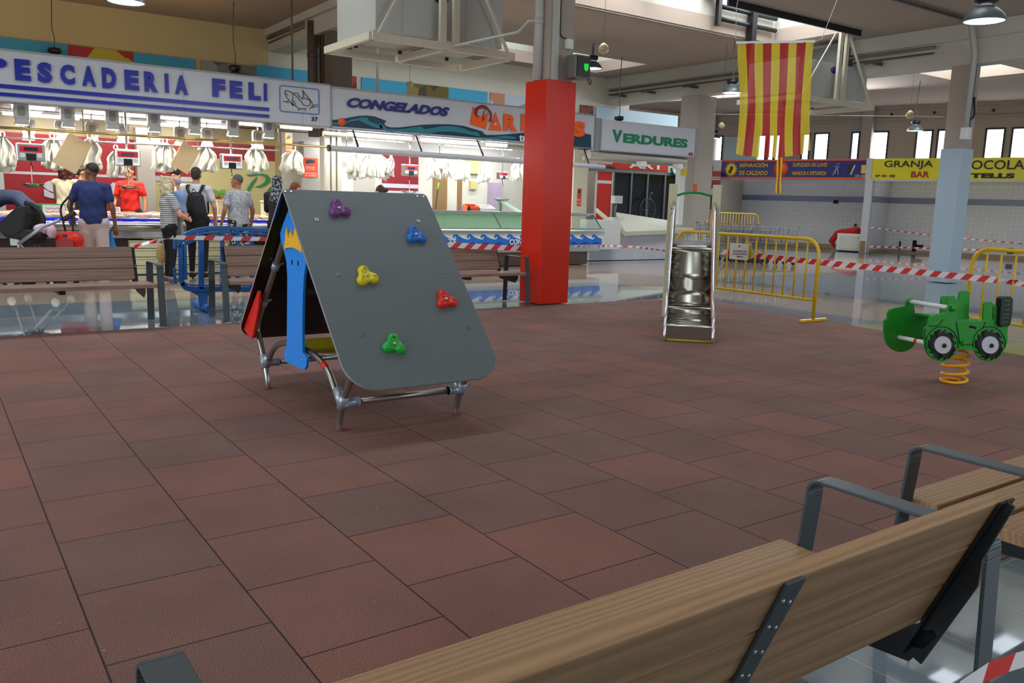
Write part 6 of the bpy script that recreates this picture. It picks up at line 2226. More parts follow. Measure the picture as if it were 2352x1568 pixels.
# wall outlets and holes
HOLE = mat('dark_hole', (24, 24, 24), .8, var=0)
for px, py, w, h, d in ((1920, 463, .2, .16, 1.98), (1965, 517, .1, .12, 1.98), (2100, 566, .13, .4, 1.98), (2110, 572, .3, .12, 1.98), (2320, 587, .2, .18, 1.98), (2026, 524, .1, .14, 1.98), (2066, 570, .05, .3, 1.98)):
    p = st(px, py, d)
    t = sthing('wall_outlet', 'dark opening in the tiled wall, ' + {1920: 'high up under the blue sign', 1965: 'small one above the white cabinet', 2100: 'tall one low under the yellow sign', 2110: 'wide one low under the yellow sign', 2320: 'lowest one right of the blue pillar', 2026: 'small one just right of the white post', 2066: 'narrow slot low beside the tall one'}[px], 'wall outlet'); t['group'] = 'dark openings in the tiled wall'
    SKM(t, d, p.x, max(p.z, .25)); b = MB(); b.box((-w / 2, -.02, -h / 2), (w / 2, .0, h / 2)); b.build('frame', GREYM if h < .17 else HOLE, t)
    b = MB(); b.box((-w / 2 + .02, -.025, -h / 2 + .02), (w / 2 - .02, -.02, h / 2 - .02)); b.build('opening', HOLE, t)

# white cabinet with a red cloth
t = sthing('cabinet', 'low white cabinet in front of the white post', 'cabinet')
a = st(1919, 583, .35); c = st(1990, 538, .35)
b = MB(); c.x = -.36; b.box((a.x, .35, .03), (c.x, .9, c.z)); b.build('body', WHITEP, t, .01)
b = MB(); b.box((a.x + .1, .33, .1), (c.x - .05, .35, c.z - .08)); b.build('front_panel', STALLW, t)
b = MB(); b.box((a.x + .05, .4, 0), (c.x - .05, .85, .03)); b.build('base', BLACKP, t)
RC = mat('red_cloth', (190, 22, 24), .7, var=.1, scale=6)
w0 = st(1906, 560, .6); w1 = st(1990, 530, .6); w1.x = -.6
o = organic([('c', (w0.x + .05, .6, w0.z + .12), (w0.x + .25, .6, c.z - .02), .1, .12), ('c', (w0.x + .3, .6, c.z + .04), (w1.x, .6, c.z + .08), .08, .16, (Vector((0, 1, 0)), 1.6)), ('c', (w0.x + .1, .6, w0.z + .05), (w0.x + .16, .6, w0.z - .1), .08, .04)], .03, 'red_cloth', RC)
SKM(o); tag(o, 'crumpled red cloth draped over the low white cabinet', 'cloth')

# banner left of the stalls
t = sthing('banner', 'tall narrow red and white banner beside the blue sign', 'banner')
a = st(1627, 535, -.3); c = st(1656, 396, -.3)
b = MB(); b.box((a.x, -.3, .1), (c.x, -.28, 2.45)); b.build('sheet', LTGREY, t)
for z0, z1, m_, nm in ((2.1, 2.42, REDPR, 'red_field'), (1.3, 1.85, PH['meat'], 'photo'), (.7, 1.1, ORG, 'orange_field'), (2.55, 2.75, REDPR, 'red_field')):
    b = MB(); b.box((a.x, -.31, z0), (c.x, -.3, z1)); b.build(nm, m_, t)
text('OFERTA' if False else 'OR', .3, .2, REDPR, t, (a.x + .03, -.32, 1.12), (1, 0, 0), (0, 0, 1), .01, .03)

# thin tapes in the right stall
P = lambda px, py, d: SO + SD * st(px, py, d).x + SN * d + Vector((0, 0, st(px, py, d).z))
tape([P(1996, 566, -.1), P(2130, 570, -.1), P(2352, 577, -.1), P(2420, 578, -.1)], .05, 'lower thin red and white tape across the empty stall under the yellow sign', .12, .04, .4)
tape([P(1998, 522, -.1), P(2140, 540, -.1), P(2352, 560, -.1), P(2420, 566, -.1)], .035, 'upper thin red and white tape across the empty stall under the yellow sign', .12, .04, .4)

# pale blue board on the far part of the right wall
t = sthing('wall_board', 'pale blue board on the wall left of the striped flag', 'wall panel')
a = st(1664, 330, WD - .05); c = st(1741, 330, WD - .05)
b = MB(); b.box((a.x, WD - .06, 3.22), (c.x, WD - .01, 4.2)); b.build('board', PALEB, t)

# shopping trolleys
CH = mat('trolley_wire', (150, 152, 156), .3, .8, var=0)
P0 = G(1610, 598); P1 = G(1790, 607)
dirv = (P1 - P0).normalized()
az = math.atan2(dirv.y, dirv.x)
tr0 = thing('shopping_trolley', 'wire shopping trolley of the nested row behind the yellow barrier, first from the left', 'shopping trolley', P0, az, 'nested shopping trolleys')
b = MB()
def bk(x, y, z):       # basket taper
    return Vector((x, y, z))
for k in range(9):     # basket bars
    u = k / 8
    for s_ in (-1, 1):
        b.tube([bk(-.1 + .95 * u, s_ * (.27 - .06 * u), .95 - .06 * (1 - u)), bk(-.05 + .8 * u, s_ * (.22 - .05 * u), .5 + .08 * u)], .004, 4)
for z in (.56, .66, .76, .86, .95):
    u = (z - .5) / .45
    for s_ in (-1, 1):
        b.tube([(-.06 - .04 * u, s_ * (.22 + .05 * u), z - .03), (.76 + .09 * u, s_ * (.17 + .04 * u), z)], .004, 4)
    b.tube([(.76 + .09 * u, -.17 - .04 * u, z), (.76 + .09 * u, .17 + .04 * u, z)], .004, 4)
for k in range(7):
    y = -.15 + k * .05
    b.tube([(.85, y * 1.2, .95), (.76, y, .56), (-.05, y * 1.3, .5)], .004, 4)
b.build('wire_basket', CH, tr0)
b = MB()
for s_ in (-1, 1):
    b.tube([(-.14, s_ * .25, 1.0), (-.06, s_ * .24, .5), (.1, s_ * .24, .16), (.8, s_ * .16, .14)], .012, 6)
b.build('chassis', GREYM, tr0)
b = MB(); b.cyl((-.15, -.27, 1.0), (-.15, .27, 1.0), .018, 8); b.build('handle', REDPR, tr0)
for x, y in ((0, .24), (0, -.24), (.78, .16), (.78, -.16)):
    b = MB(); b.cyl((x, y - .012, .06), (x, y + .012, .06), .06, 12); b.build('wheel', BLACKP, tr0)
n = 8
for k in range(1, n):
    dup(tr0, P0 + dirv * (.22 * k), az, 'wire shopping trolley of the nested row behind the yellow barrier, %s from the left' % ORD[k])
c0 = P0 + dirv * 1.0 + Vector((dirv.y, -dirv.x, 0)) * -.5
q1, q2 = onY(1632, 505, 19.0), onY(1742, 506, 18.2)
b = barrier((q1.x, q1.y, 0), (q2.x, q2.y, 0), 'distant yellow barrier behind the nested shopping trolleys', h=1.22)
# ================================================================== PEOPLE
AZV = math.atan2(rr_.y, rr_.x)        # local +x = to the right as the camera sees it, local +y = away from it


def cloth(name, col, **k):
    return mat(name, col, .85, var=k.get('var', .08), scale=k.get('scale', 25), bump=.25)


def pattern(name, kind, c1, c2, scale):
    m = mat(name, c1, .85, var=0)
    nt, b = nodes(m)
    N = nt.nodes.new; L = nt.links.new
    tc = N('ShaderNodeTexCoord')
    if kind == 'stripes':
        sp = N('ShaderNodeSeparateXYZ'); L(tc.outputs['Object'], sp.inputs[0])
        a = N('ShaderNodeMath'); a.operation = 'MULTIPLY'; a.inputs[1].default_value = scale; L(sp.outputs[2], a.inputs[0])
        f = N('ShaderNodeMath'); f.operation = 'FRACT'; L(a.outputs[0], f.inputs[0])
        g = N('ShaderNodeMath'); g.operation = 'GREATER_THAN'; g.inputs[1].default_value = .6; L(f.outputs[0], g.inputs[0])
    else:
        n = N('ShaderNodeTexNoise'); n.inputs['Scale'].default_value = scale; n.inputs['Detail'].default_value = 1; L(tc.outputs['Object'], n.inputs['Vector'])
        g = N('ShaderNodeMath'); g.operation = 'GREATER_THAN'; g.inputs[1].default_value = .52; L(n.outputs['Fac'], g.inputs[0])
    mx = N('ShaderNodeMix'); mx.data_type = 'RGBA'; mx.inputs[6].default_value = rgb(c1); mx.inputs[7].default_value = rgb(c2)
    L(g.outputs[0], mx.inputs[0]); L(mx.outputs[2], b.inputs['Base Color'])
    return m


EYEW = mat('eye_white', (230, 226, 220), .3, var=0)
LIPM = mat('lips', (168, 88, 80), .5, var=0)


def person(label, loc, H, face, skin, top, sleeve, bottom, legs, shoe, hair, arms, joints=None, hairkind='short', fat=1.0, headturn=0.0, headtilt=0.0):
    """face: degrees the body is turned, 0 = back to the camera; arms: ((elbowL, wristL, fingertipL), (elbowR, ...)) in body space, x right, y forward, z up"""
    k = H / 1.75
    t = thing('person', label, 'person', loc, AZV + math.radians(face))
    J = dict(pel=(0, 0, .95), waist=(0, .0, 1.10), chest=(0, .0, 1.32), neck=(0, .0, 1.47), head=(0, .02, 1.635),
             hipL=(-.09, 0, .92), kneeL=(-.1, .02, .5), ankL=(-.1, -.03, .08), hipR=(.09, 0, .92), kneeR=(.1, .02, .5), ankR=(.1, -.03, .08),
             shL=(-.185, 0, 1.41), shR=(.185, 0, 1.41))
    J.update(joints or {})
    J = {a: Vector(c) * k for a, c in J.items()}
    A = [[Vector(p) * k for p in a] for a in arms]
    X = Vector((1, 0, 0))
    hc = J['head']
    R_ = Matrix.Rotation(math.radians(headturn), 3, 'Z') @ Matrix.Rotation(math.radians(headtilt), 3, 'X')
    hp = lambda x, y, z: hc + R_ @ (Vector((x, y, z)) * k)
    s_ = lambda v: v * k
    # --- continuous body
    pr = [('e', hc + R_ @ Vector((0, -.01, .02)) * k, (s_(.076), s_(.094), s_(.1)), R_),
          ('e', hp(0, .02, -.05), (s_(.06), s_(.07), s_(.066)), R_),
          ('c', hp(0, .095, -.01), hp(0, .106, -.028), s_(.009), s_(.014)),
          ('e', hp(0, .085, .022), (s_(.045), s_(.014), s_(.012)), R_),
          ('c', hp(-.025, .082, -.066), hp(.025, .082, -.066), s_(.01), s_(.01)),
          ('e', hp(0, .075, -.1), (s_(.024), s_(.02), s_(.016)), R_),
          ('e', hp(-.078, -.005, -.01), (s_(.012), s_(.02), s_(.03)), R_), ('e', hp(.078, -.005, -.01), (s_(.012), s_(.02), s_(.03)), R_),
          ('c', J['neck'] - Vector((0, 0, s_(.03))), hp(0, -.015, -.06), s_(.058), s_(.054)),
          ('c', J['neck'] - Vector((0, 0, s_(.06))), J['chest'], s_(.08), s_(.12), (X, 1.3)),
          ('c', J['chest'], J['waist'], s_(.115) * fat, s_(.105) * fat, (X, 1.25)), ('c', J['waist'], J['pel'], s_(.105) * fat, s_(.115) * fat, (X, 1.3)),
          ('c', J['shL'], J['shR'], s_(.06), s_(.06))]
    for sd_, (e, w, f) in zip('LR', A):
        sh = J['sh' + sd_]
        pr += [('c', sh, e, s_(.05), s_(.04)), ('c', e, w, s_(.041), s_(.026)),
               ('c', w, w.lerp(f, .5), s_(.026), s_(.034))]
    for sd_ in 'LR':
        pr += [('c', J['hip' + sd_], J['knee' + sd_], s_(.085), s_(.058)), ('c', J['knee' + sd_], J['ank' + sd_], s_(.056), s_(.036)),
               ('c', J['ank' + sd_], J['ank' + sd_] + Vector((0, s_(.13), -s_(.045))), s_(.036), s_(.028))]
    body = organic(pr, .0125, 'body', skin, t, 3)
    # fingers joined into the same mesh
    b = MB(); b.bm.from_mesh(body.data)
    for sd_, (e, w, f) in zip((-1, 1), A):
        d = (f - w)
        Lh = d.length; d.normalize()
        side = d.cross(Vector((0, 1, .2))).normalized()
        if side.length < .1:
            side = X.copy()
        nn = side.cross(d).normalized()
        for q, (off, ln) in enumerate(((-.026, .8), (-.009, .95), (.009, 1.0), (.026, .88))):
            p0 = w + d * Lh * .5 + side * s_(off)
            p1 = w + d * Lh * (.5 + .3 * ln) + side * s_(off * 1.1) + nn * s_(.004)
            p2 = w + d * Lh * (.5 + .52 * ln) + side * s_(off * 1.05) + nn * s_(.022)
            b.tube([p0, p1, p2], [s_(.0105), s_(.0095), s_(.0075)], 7)
        p0 = w + d * Lh * .2 - side * s_(.024 * sd_)
        b.tube([p0, p0 - side * s_(.026 * sd_) + d * Lh * .22 + nn * s_(.01), p0 - side * s_(.03 * sd_) + d * Lh * .42 + nn * s_(.02)], [s_(.013), s_(.011), s_(.008)], 7)
    for f in b.bm.faces:
        f.smooth = True
    b.bm.to_mesh(body.data); b.bm.free()
    # face details
    for sx in (-1, 1):
        m = MB(); m.ell(hp(sx * .03, .082, .0), (s_(.013), s_(.008), s_(.008))); m.use(EYEW); m.mats = [EYEW]; ew = m.build('eye', EYEW, t)
        m = MB(); m.ell(hp(sx * .03, .0895, .0), (s_(.006), s_(.003), s_(.006))); m.build('pupil', INK, ew)
        m = MB(); m.tube([hp(sx * .015, .09, .024), hp(sx * .03, .092, .029), hp(sx * .048, .082, .024)], s_(.004), 6); m.build('eyebrow', hair or INK, t)
    m = MB(); m.tube([hp(-.024, .088, -.066), hp(0, .094, -.063), hp(.024, .088, -.066)], s_(.006), 6); m.build('mouth', LIPM, t)
    # --- top garment
    if top:
        o_ = s_(.016)
        pr = [('c', J['neck'] - Vector((0, 0, s_(.055))), J['chest'], s_(.082) + o_, s_(.12) + o_, (X, 1.3)),
              ('c', J['chest'], J['waist'], s_(.117) * fat + o_, s_(.11) * fat + o_, (X, 1.25)), ('c', J['waist'], J['pel'] + Vector((0, 0, s_(.0))), s_(.11) * fat + o_, s_(.12) * fat + o_, (X, 1.28))]
        pr += [('c', J['shL'], J['shR'], s_(.054) + o_, s_(.054) + o_)]
        for sd_, (e, w, f) in zip('LR', A):
            sh = J['sh' + sd_]
            if sleeve == 'short':
                pr.append(('c', sh, sh.lerp(e, .6), s_(.05) + o_, s_(.046) + o_))
            elif sleeve == 'long':
                pr += [('c', sh, e, s_(.052) + o_, s_(.042) + o_), ('c', e, e.lerp(w, .9), s_(.042) + o_, s_(.03) + o_)]
        zc = J['pel'].z - s_(.045)
        og = organic(pr, .0145, 'top', top, t, 4, warp=(lambda v: Vector((v.x, v.y, max(v.z, zc + .006 * math.sin(v.x * 30))))) if not joints else None)
        rnd = random.Random(int(H * 1000))
        for v in og.data.vertices:
            c = v.co
            w_ = .006 * math.sin(c.z * 34 + c.x * 20) * math.sin(c.x * 26 + 1)
            v.co = c + Vector((0, w_, 0))
    # --- legs
    if bottom:
        o_ = s_(.014)
        pr = [('c', J['hipL'], J['hipR'], s_(.105) * fat + o_ * .3, s_(.105) * fat + o_ * .3), ('c', J['pel'], J['pel'] - Vector((0, 0, s_(.03))), s_(.12) * fat + o_ * .4, s_(.1) * fat, (X, 1.2))]
        for sd_ in 'LR':
            h_, kn, an = J['hip' + sd_], J['knee' + sd_], J['ank' + sd_]
            if legs == 'shorts':
                pr.append(('c', h_, h_.lerp(kn, .95), s_(.09) + o_, s_(.08) + o_))
            elif legs == 'slim':
                pr += [('c', h_, kn, s_(.086) + o_ * .3, s_(.06) + o_ * .3), ('c', kn, kn.lerp(an, .92), s_(.058) + o_ * .3, s_(.04) + o_ * .2)]
            else:
                pr += [('c', h_, kn, s_(.09) + o_, s_(.075) + o_), ('c', kn, kn.lerp(an, .97), s_(.072) + o_, s_(.066) + o_)]
        organic(pr, .0145, 'trousers' if legs != 'shorts' else 'shorts', bottom, t, 3)
    if shoe:
        for sd_ in 'LR':
            an = J['ank' + sd_]
            organic([('c', an + Vector((0, -s_(.02), -s_(.03))), an + Vector((0, s_(.14), -s_(.045))), s_(.045), s_(.034)), ('c', an + Vector((0, -s_(.01), -s_(.045))), an + Vector((0, s_(.17), -s_(.052))), s_(.034), s_(.026), (X, 1.4))], .011, 'shoe', shoe, t, 2)
    # --- hair
    if hairkind == 'short':
        pr = [('e', hp(0, -.02, .045), (s_(.083), s_(.098), s_(.085)), R_), ('e', hp(0, -.05, .0), (s_(.076), s_(.064), s_(.08)), R_)]
    elif hairkind == 'cropped':
        pr = [('e', hp(0, -.02, .036), (s_(.079), s_(.096), s_(.088)), R_)]
    elif hairkind == 'bob':
        pr = [('e', hp(0, -.03, .04), (s_(.1), s_(.1), s_(.09)), R_), ('c', hp(-.075, -.02, .0), hp(-.085, -.02, -.12), s_(.04), s_(.045)), ('c', hp(.075, -.02, .0), hp(.085, -.02, -.12), s_(.04), s_(.045)), ('c', hp(0, -.06, .0), hp(0, -.07, -.13), s_(.07), s_(.06), (X, 1.3))]
        rr2 = random.Random(5)
        for q in range(46):
            a = rr2.uniform(.9 * PI, 2.1 * PI); zz = rr2.uniform(-.17, .12)
            rq = .105 if zz < .04 else .085
            pr.append(('e', hp(rq * math.cos(a), -.02 + rq * math.sin(a), zz), (s_(rr2.uniform(.018, .032)),) * 3))
    elif hairkind == 'pony':
        pr = [('e', hp(0, -.02, .04), (s_(.084), s_(.1), s_(.086)), R_), ('e', hp(0, -.06, .0), (s_(.07), s_(.05), s_(.07)), R_), ('c', hp(0, -.11, .02), hp(0, -.15, -.1), s_(.035), s_(.02))]
    elif hairkind == 'bun':
        pr = [('e', hp(0, -.02, .045), (s_(.088), s_(.1), s_(.086)), R_), ('e', hp(0, -.06, .0), (s_(.075), s_(.055), s_(.075)), R_), ('e', hp(.05, -.12, .04), (s_(.05),) * 3, R_), ('e', hp(-.03, -.04, .11), (s_(.05), s_(.05), s_(.035)), R_)]
    elif hairkind == 'hat':
        pr = [('c', hp(0, -.01, .06), hp(0, -.01, .14), s_(.1), s_(.1)), ('c', hp(0, -.05, .02), hp(0, -.06, -.03), s_(.07), s_(.06))]
    elif hairkind == 'scarf':
        pr = [('e', hp(0, -.015, .03), (s_(.095), s_(.11), s_(.105)), R_), ('c', hp(0, -.03, -.03), hp(0, -.02, -.14), s_(.088), s_(.1)), ('c', hp(0, -.06, -.1), J['chest'] + Vector((0, -s_(.05), s_(.05))), s_(.085), s_(.12))]
    organic(pr, .011, {'hat': 'hat', 'scarf': 'headscarf'}.get(hairkind, 'hair'), hair, t, 2)
    t['_k'] = k
    del t['_k']
    return t, J, hp


def mats_(*a):
    return [mat(*x) for x in a]


SK1 = mat('skin_light', (222, 164, 134), .55, var=.03); SK2 = mat('skin_tan', (176, 118, 86), .55, var=.03); SK3 = mat('skin_brown', (128, 84, 62), .55, var=.03)
HB = mat('dark_hair', (34, 24, 20), .6, var=.3, scale=60); HBR = mat('brown_hair', (62, 42, 30), .6, var=.3, scale=60); HR = mat('dark_red_hair', (78, 18, 20), .6, var=.3, scale=60)
HBL = mat('blonde_hair', (206, 190, 150), .6, var=.25, scale=50); HG = mat('cropped_grey_hair', (96, 90, 84), .8, var=.2, scale=60); HGI = mat('ginger_hair', (128, 64, 24), .6, var=.3, scale=50)
NAVY = cloth('navy_tshirt', (36, 48, 98)); BEIGE = cloth('pale_trousers', (204, 184, 176)); RED_T = cloth('red_tshirt', (222, 34, 22)); BLK_C = cloth('black_cloth', (20, 19, 22)); STRIPE = pattern('striped_jersey', 'stripes', (206, 204, 202), (84, 84, 92), 33)
GREYT = pattern('marbled_grey_tshirt', 'noise', (188, 190, 196), (150, 152, 160), 42); CAMO = pattern('leaf_print_shorts', 'noise', (30, 36, 32), (190, 200, 186), 22); CREAMV = cloth('cream_vest', (216, 206, 176)); APRON = cloth('navy_apron', (50, 62, 92)); WHT = cloth('white_tshirt', (214, 212, 216)); DKG = cloth('charcoal_coat', (40, 38, 42)); SHOE = mat('grey_shoe', (86, 86, 92), .6); TEALC = cloth('teal_sleeve', (20, 104, 110))
SCARF = pattern('patterned_scarf', 'noise', (40, 40, 46), (150, 150, 158), 26)

DN = lambda s_, y=.05, out=.25: ((s_ * out, -.02, 1.14), (s_ * (out + .02), .06, .9), (s_ * (out + .02), .08, .73))

# man in the navy t-shirt pushing the stroller (left arm reaches forward to the left)
man, J_, _ = person('man in navy t-shirt and pale trousers pushing the black stroller', (2.03, 13.3, 0), 1.75, 20, SK3, NAVY, 'short', BEIGE, 'wide', SHOE, HB,
       (((-.3, .02, 1.15), (-.27, .14, .93), (-.33, .2, .86)), DN(1)), hairkind='cropped', fat=1.12, headturn=55)
# blonde woman holding the baby
wom, J_, _ = person('woman with blonde hair and striped jersey holding a baby', (3.13, 13.67, 0), 1.6, -48, SK1, STRIPE, 'short', BLK_C, 'slim', SHOE, HBL,
       (((-.24, .1, 1.12), (-.05, .26, 1.1), (.06, .3, 1.14)), ((.27, .1, 1.14), (.16, .3, 1.05), (.05, .34, 1.05))), hairkind='bob')
# baby
t, J_, hp_ = person('baby in a grey cap and pale blue jacket held by the blonde woman', (3.34, 13.86, .58), .97, 60, SK1, cloth('pale_blue_jacket', (136, 160, 204)), 'long', cloth('grey_leggings', (158, 158, 158)), 'wide', None, mat('grey_cap', (176, 178, 184), .8),
       (((-.25, .12, 1.15), (-.2, .25, 1.0), (-.2, .3, .9)), ((.25, .12, 1.15), (.2, .25, 1.0), (.2, .3, .9))),
       joints=dict(head=(0, .04, 1.72), kneeL=(-.16, .24, .62), ankL=(-.18, .16, .2), kneeR=(.16, .24, .62), ankR=(.18, .16, .2)), fat=1.25)
t.scale = (1, 1, 1)
# boy with the backpack
boy, JB, _ = person('boy in white t-shirt and black trousers wearing a black backpack', (3.72, 14.3, 0), 1.78, 8, SK1, WHT, 'short', BLK_C, 'slim', BLK_C, HBR,
       (((-.27, .02, 1.15), (-.27, .16, .98), (-.22, .26, .88)), ((.27, 0, 1.14), (.26, .12, .93), (.24, .18, .8))), hairkind='short')
b = MB()
o = organic([('c', (.03, -.2, 1.3), (.03, -.22, 1.06), .1, .13, (Vector((1, 0, 0)), 1.35)), ('c', (.03, -.22, 1.06), (.03, -.2, .9), .13, .12, (Vector((1, 0, 0)), 1.3))], .014, 'backpack', mat('black_nylon', (20, 20, 23), .6))
o.parent = None; o.location = boy.location; o.rotation_euler = boy.rotation_euler
tag(o, 'black backpack on the back of the boy in the white t-shirt', 'backpack')
for s_ in (-1, 1):
    b = MB(); P_ = smooth_pts([(s_ * .06, -.16, 1.33), (s_ * .11, -.13, 1.44), (s_ * .12, -.03, 1.505), (s_ * .13, .1, 1.44), (s_ * .13, .15, 1.25), (s_ * .16, .0, 1.06), (s_ * .1, -.16, 1.0)])
    for a, c in zip(P_, P_[1:]):
        b.beam(a, c, .05, .012, (0, -.6, 1))
    q = b.build('shoulder_strap', mat('black_nylon', (20, 20, 23), .6), o)
b = MB(); b.tube(smooth_pts([(-.03, -.18, 1.4), (0, -.2, 1.44), (.03, -.18, 1.4)]), .008, 6); b.build('carry_loop', BLK_C, o)
# grey haired man
person('man with cropped grey hair in a marbled grey t-shirt and leaf print shorts', (4.42, 14.4, 0), 1.7, 55, SK2, GREYT, 'short', CAMO, 'shorts', SHOE, HG, (DN(-1, out=.29), DN(1, out=.29)), hairkind='cropped', fat=1.2, headturn=30)
# woman with the headscarf, ginger woman, woman with the bun
person('woman in a charcoal coat and patterned headscarf behind the climbing house', (5.08, 14.35, 0), 1.7, -10, SK1, DKG, 'long', BLK_C, 'wide', BLK_C, SCARF, (((-.24, .08, 1.16), (-.16, .26, 1.12), (-.1, .34, 1.16)), DN(1)), hairkind='scarf')
person('woman with ginger hair seen just above the climbing house', (5.42, 14.35, 0), 1.61, 8, SK1, BLK_C, 'long', BLK_C, 'wide', BLK_C, HGI, (DN(-1), DN(1)), hairkind='pony', headturn=-50)
person('woman with a dark bun whose head top shows over the climbing house ridge', (7.0, 14.3, 0), 1.6, 25, SK1, BLK_C, 'long', BLK_C, 'wide', BLK_C, HBR, (DN(-1), DN(1)), hairkind='bun', headturn=40)
# platform and workers behind the counter
b = MB(); b.box((-3, 16.0, 0), (6.55, 18.1, .1)); tag(b.build('duckboard', BROWNDK), 'low platform the fishmongers stand on behind the counter', 'platform')
PZ = .1
red, J_, _ = person('man in a red t-shirt standing behind the fish counter', (3.1, 16.3, PZ), 1.72, 180, SK2, RED_T, 'short', BLK_C, 'wide', BLK_C, HB, (((-.27, 0, 1.14), (-.29, .08, .94), (-.29, .12, .8)), ((.27, 0, 1.14), (.27, .12, .98), (.25, .2, .86))), hairkind='cropped', headtilt=-12)
o = organic([('c', (-.29 * .98, .085, .92 * .98), (-.29 * .98, .115, .8 * .98), .036, .042)], .01, 'work_glove', mat('blue_glove', (30, 40, 120), .5), red)
hat, J_, _ = person('fishmonger in a black hat and cream top facing the customers', (3.93, 16.45, PZ), 1.7, 172, SK1, CREAMV, 'short', APRON, 'wide', BLK_C, mat('black_hat', (14, 13, 14), .8, var=.3, scale=40), (((-.25, .1, 1.15), (-.14, .26, 1.05), (-.06, .32, 1.02)), ((.25, .1, 1.15), (.14, .26, 1.05), (.06, .32, 1.02))), hairkind='hat', headtilt=-14)
person('fishmonger with dark red hair, cream vest and navy apron, back turned', (2.13, 16.6, PZ), 1.72, 0, SK2, CREAMV, 'none', APRON, 'wide', BLK_C, HR, (((-.24, .1, 1.12), (-.14, .25, 1.05), (-.1, .33, 1.05)), ((.24, .1, 1.12), (.14, .25, 1.05), (.1, .33, 1.05))), hairkind='bob', fat=1.1)
person('woman with ponytail and glasses in profile beside the navy t-shirt man', (2.32, 16.2, PZ), 1.68, -70, SK1, cloth('dark_navy_top', (30, 34, 56)), 'none', APRON, 'wide', BLK_C, HBR, (((-.24, .08, 1.14), (-.16, .26, 1.06), (-.12, .34, 1.02)), ((.24, .08, 1.14), (.16, .26, 1.06), (.12, .34, 1.02))), hairkind='pony', headturn=10)
person('fishmonger in navy apron bending low over the counter at the left edge', (1.5, 16.75, PZ), 1.68, 96, SK1, APRON, 'none', APRON, 'wide', BLK_C, HB,
       (((-.22, .62, .98), (-.2, .74, .86), (-.2, .8, .8)), ((.22, .62, .98), (.2, .74, .86), (.2, .8, .8))),
       joints=dict(pel=(0, -.05, 1.0), waist=(0, .12, 1.16), chest=(0, .36, 1.16), neck=(0, .52, 1.08), head=(0, .64, .98), shL=(-.17, .46, 1.12), shR=(.17, .46, 1.12), hipL=(-.09, -.05, .93), hipR=(.09, -.05, .93)), hairkind='short', headtilt=-60)

# things carried
p = onY(160, 552, 13.15)
rb = thing('bag', 'red bag with black straps hanging from the stroller handle', 'bag', (p.x, p.y, p.z - .02), AZV)
o = organic([('c', (-.06, 0, .02), (.06, 0, .02), .13, .13), ('c', (-.09, 0, -.1), (.09, 0, -.1), .1, .1)], .015, 'red_body', mat('red_nylon', (214, 30, 18), .5)); o.parent = rb
b = MB(); b.prism([Vector((x, -.135, z)) for x, z in rrect(.24, .2, .07, 4, 0, -.05)], (0, .02, 0)); b.build('front_pocket', mat('dark_red_nylon', (150, 16, 14), .5), rb)
b = MB(); b.box((-.03, -.125, .06), (.02, -.1, .11)); b.build('buckle', BLACKP, rb)
b = MB(); b.tube(smooth_pts([(-.05, 0, .15), (-.1, 0, .45), (.02, 0, .62)]), .014, 6); b.tube(smooth_pts([(.06, 0, .15), (.04, 0, .4), (.06, 0, .62)]), .012, 6); b.build('strap', BLACKP, rb)
p = onY(254, 540, 13.3)
b = MB(); rr2 = random.Random(2)
rings = []
for i in range(7):
    v = i / 6; rings.append([b.bm.verts.new((.02 + (.09 * v + .01) * math.cos(a) * (1 + .15 * math.sin(5 * a)) - .02, (.04 * v + .01) * math.sin(a), -.36 * v)) for a in [2 * PI * q / 16 for q in range(16)]])
for A_, B_ in zip(rings, rings[1:]):
    for q in range(16):
        f = b.bm.faces.new((A_[q], A_[(q + 1) % 16], B_[(q + 1) % 16], B_[q])); f.smooth = True
b.bm.faces.new(rings[-1])
o = b.build('carrier_bag', mat('blue_carrier', (16, 120, 200), .4)); o.location = (p.x, p.y, .8); o.rotation_euler = (0, 0, AZV); tag(o, 'blue carrier bag in the right hand of the man in navy', 'bag')
p = onY(472 - 84, 590, 13.9)
b = MB(); b.ell((0, 0, 0), (.075, .06, .17)); o = b.build('carrier_bag', mat('tan_bag', (196, 160, 110), .5, var=.2)); o.location = (p.x - .1, 13.95, .42); tag(o, 'tan carrier bag hanging beside the legs of the blonde woman', 'bag')

# stroller
ST = thing('stroller', 'black baby stroller with hood and grey push bar', 'stroller', (1.28, 13.25, 0), AZV)
BN = mat('black_stroller_fabric', (24, 24, 27), .7, var=.1)


def stp(px, py, dy=0.0):
    q = onP(px, py, Vector((1.28, 13.25, 0)), vr) - Vector((1.28, 13.25, 0))
    return Vector((q.dot(rr_), dy, q.z))


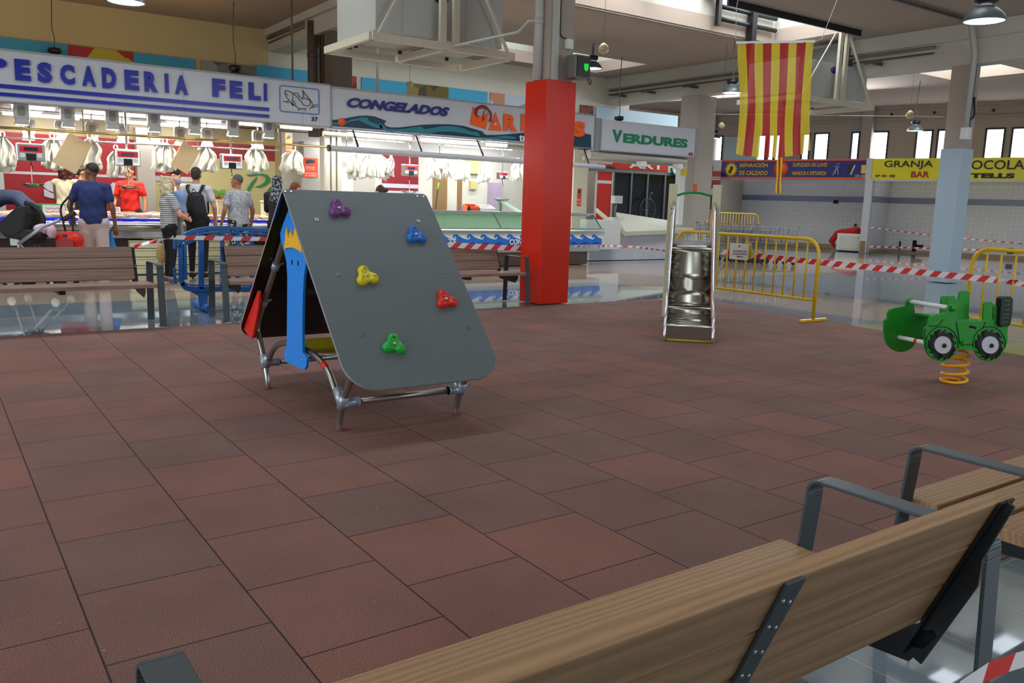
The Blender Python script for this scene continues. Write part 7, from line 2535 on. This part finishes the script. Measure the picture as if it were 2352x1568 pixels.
def hood_(name, L, w):
    b = MB()
    n = len(L)
    P_ = [stp(*q) for q in L]
    b.prism([p + Vector((0, -w / 2, 0)) for p in P_], (0, w, 0))
    return b.build(name, BN, ST, .03)


hood_('hood', [(0, 520), (20, 508), (55, 475), (72, 470), (80, 490), (75, 530), (50, 545), (25, 535)], .42)
hood_('seat_shell', [(20, 530), (75, 525), (105, 530), (112, 545), (60, 550), (30, 545)], .4)
hood_('basket', [(32, 545), (95, 545), (88, 562), (40, 565)], .36)
b = MB(); b.tube(smooth_pts([stp(58, 465), stp(80, 475), stp(98, 498), stp(96, 520), stp(78, 535)], 4), .035, 10); b.build('bumper_handle', BN, ST)
b = MB(); b.tube([stp(66, 558, -.24), stp(120, 520, -.24), stp(146, 505, -.1)], .025, 10); b.build('push_bar', mat('push_bar_grey', (170, 172, 178), .35, .6), ST)
b = MB(); b.tube(smooth_pts([stp(146, 505), stp(158, 497), stp(172, 489)]), .032, 10); b.build('grip', BLACKP, ST)
b = MB(); b.ell(stp(105, 525, -.05), (.14, .1, .07)); b.ell(stp(122, 530, -.05), (.06, .08, .09)); b.build('pink_blanket', mat('pink_blanket', (222, 184, 200), .8, var=.1, scale=20), ST)
b = MB(); p_ = stp(52, 552, -.19); b.box((p_.x - .06, -.19, p_.z - .06), (p_.x + .06, -.185, p_.z + .06)); b.build('label', mat('light_label', (190, 196, 200), .5), ST)
for x_, y_ in ((-.25, .2), (-.25, -.2), (.35, .2), (.35, -.2)):
    b = MB(); b.lathe([(.0, -.02), (.11, -.02), (.125, 0), (.11, .02), (0, .02)], (x_, y_, .125), 20, 'y'); w_ = b.build('wheel', BLACKP, ST)
    b = MB(); b.lathe([(.0, -.025), (.06, -.025), (.06, .025), (0, .025)], (x_, y_, .125), 16, 'y'); b.build('hub', LGREY, w_)
b = MB()
q0 = stp(62, 558)
for s_ in (-.18, .18):
    b.tube([(-.25, s_, .14), (q0.x, s_, q0.z)], .016, 8); b.tube([(.35, s_, .14), (q0.x, s_, q0.z)], .016, 8)
b.build('frame', mat('push_bar_grey', (170, 172, 178), .35, .6), ST)
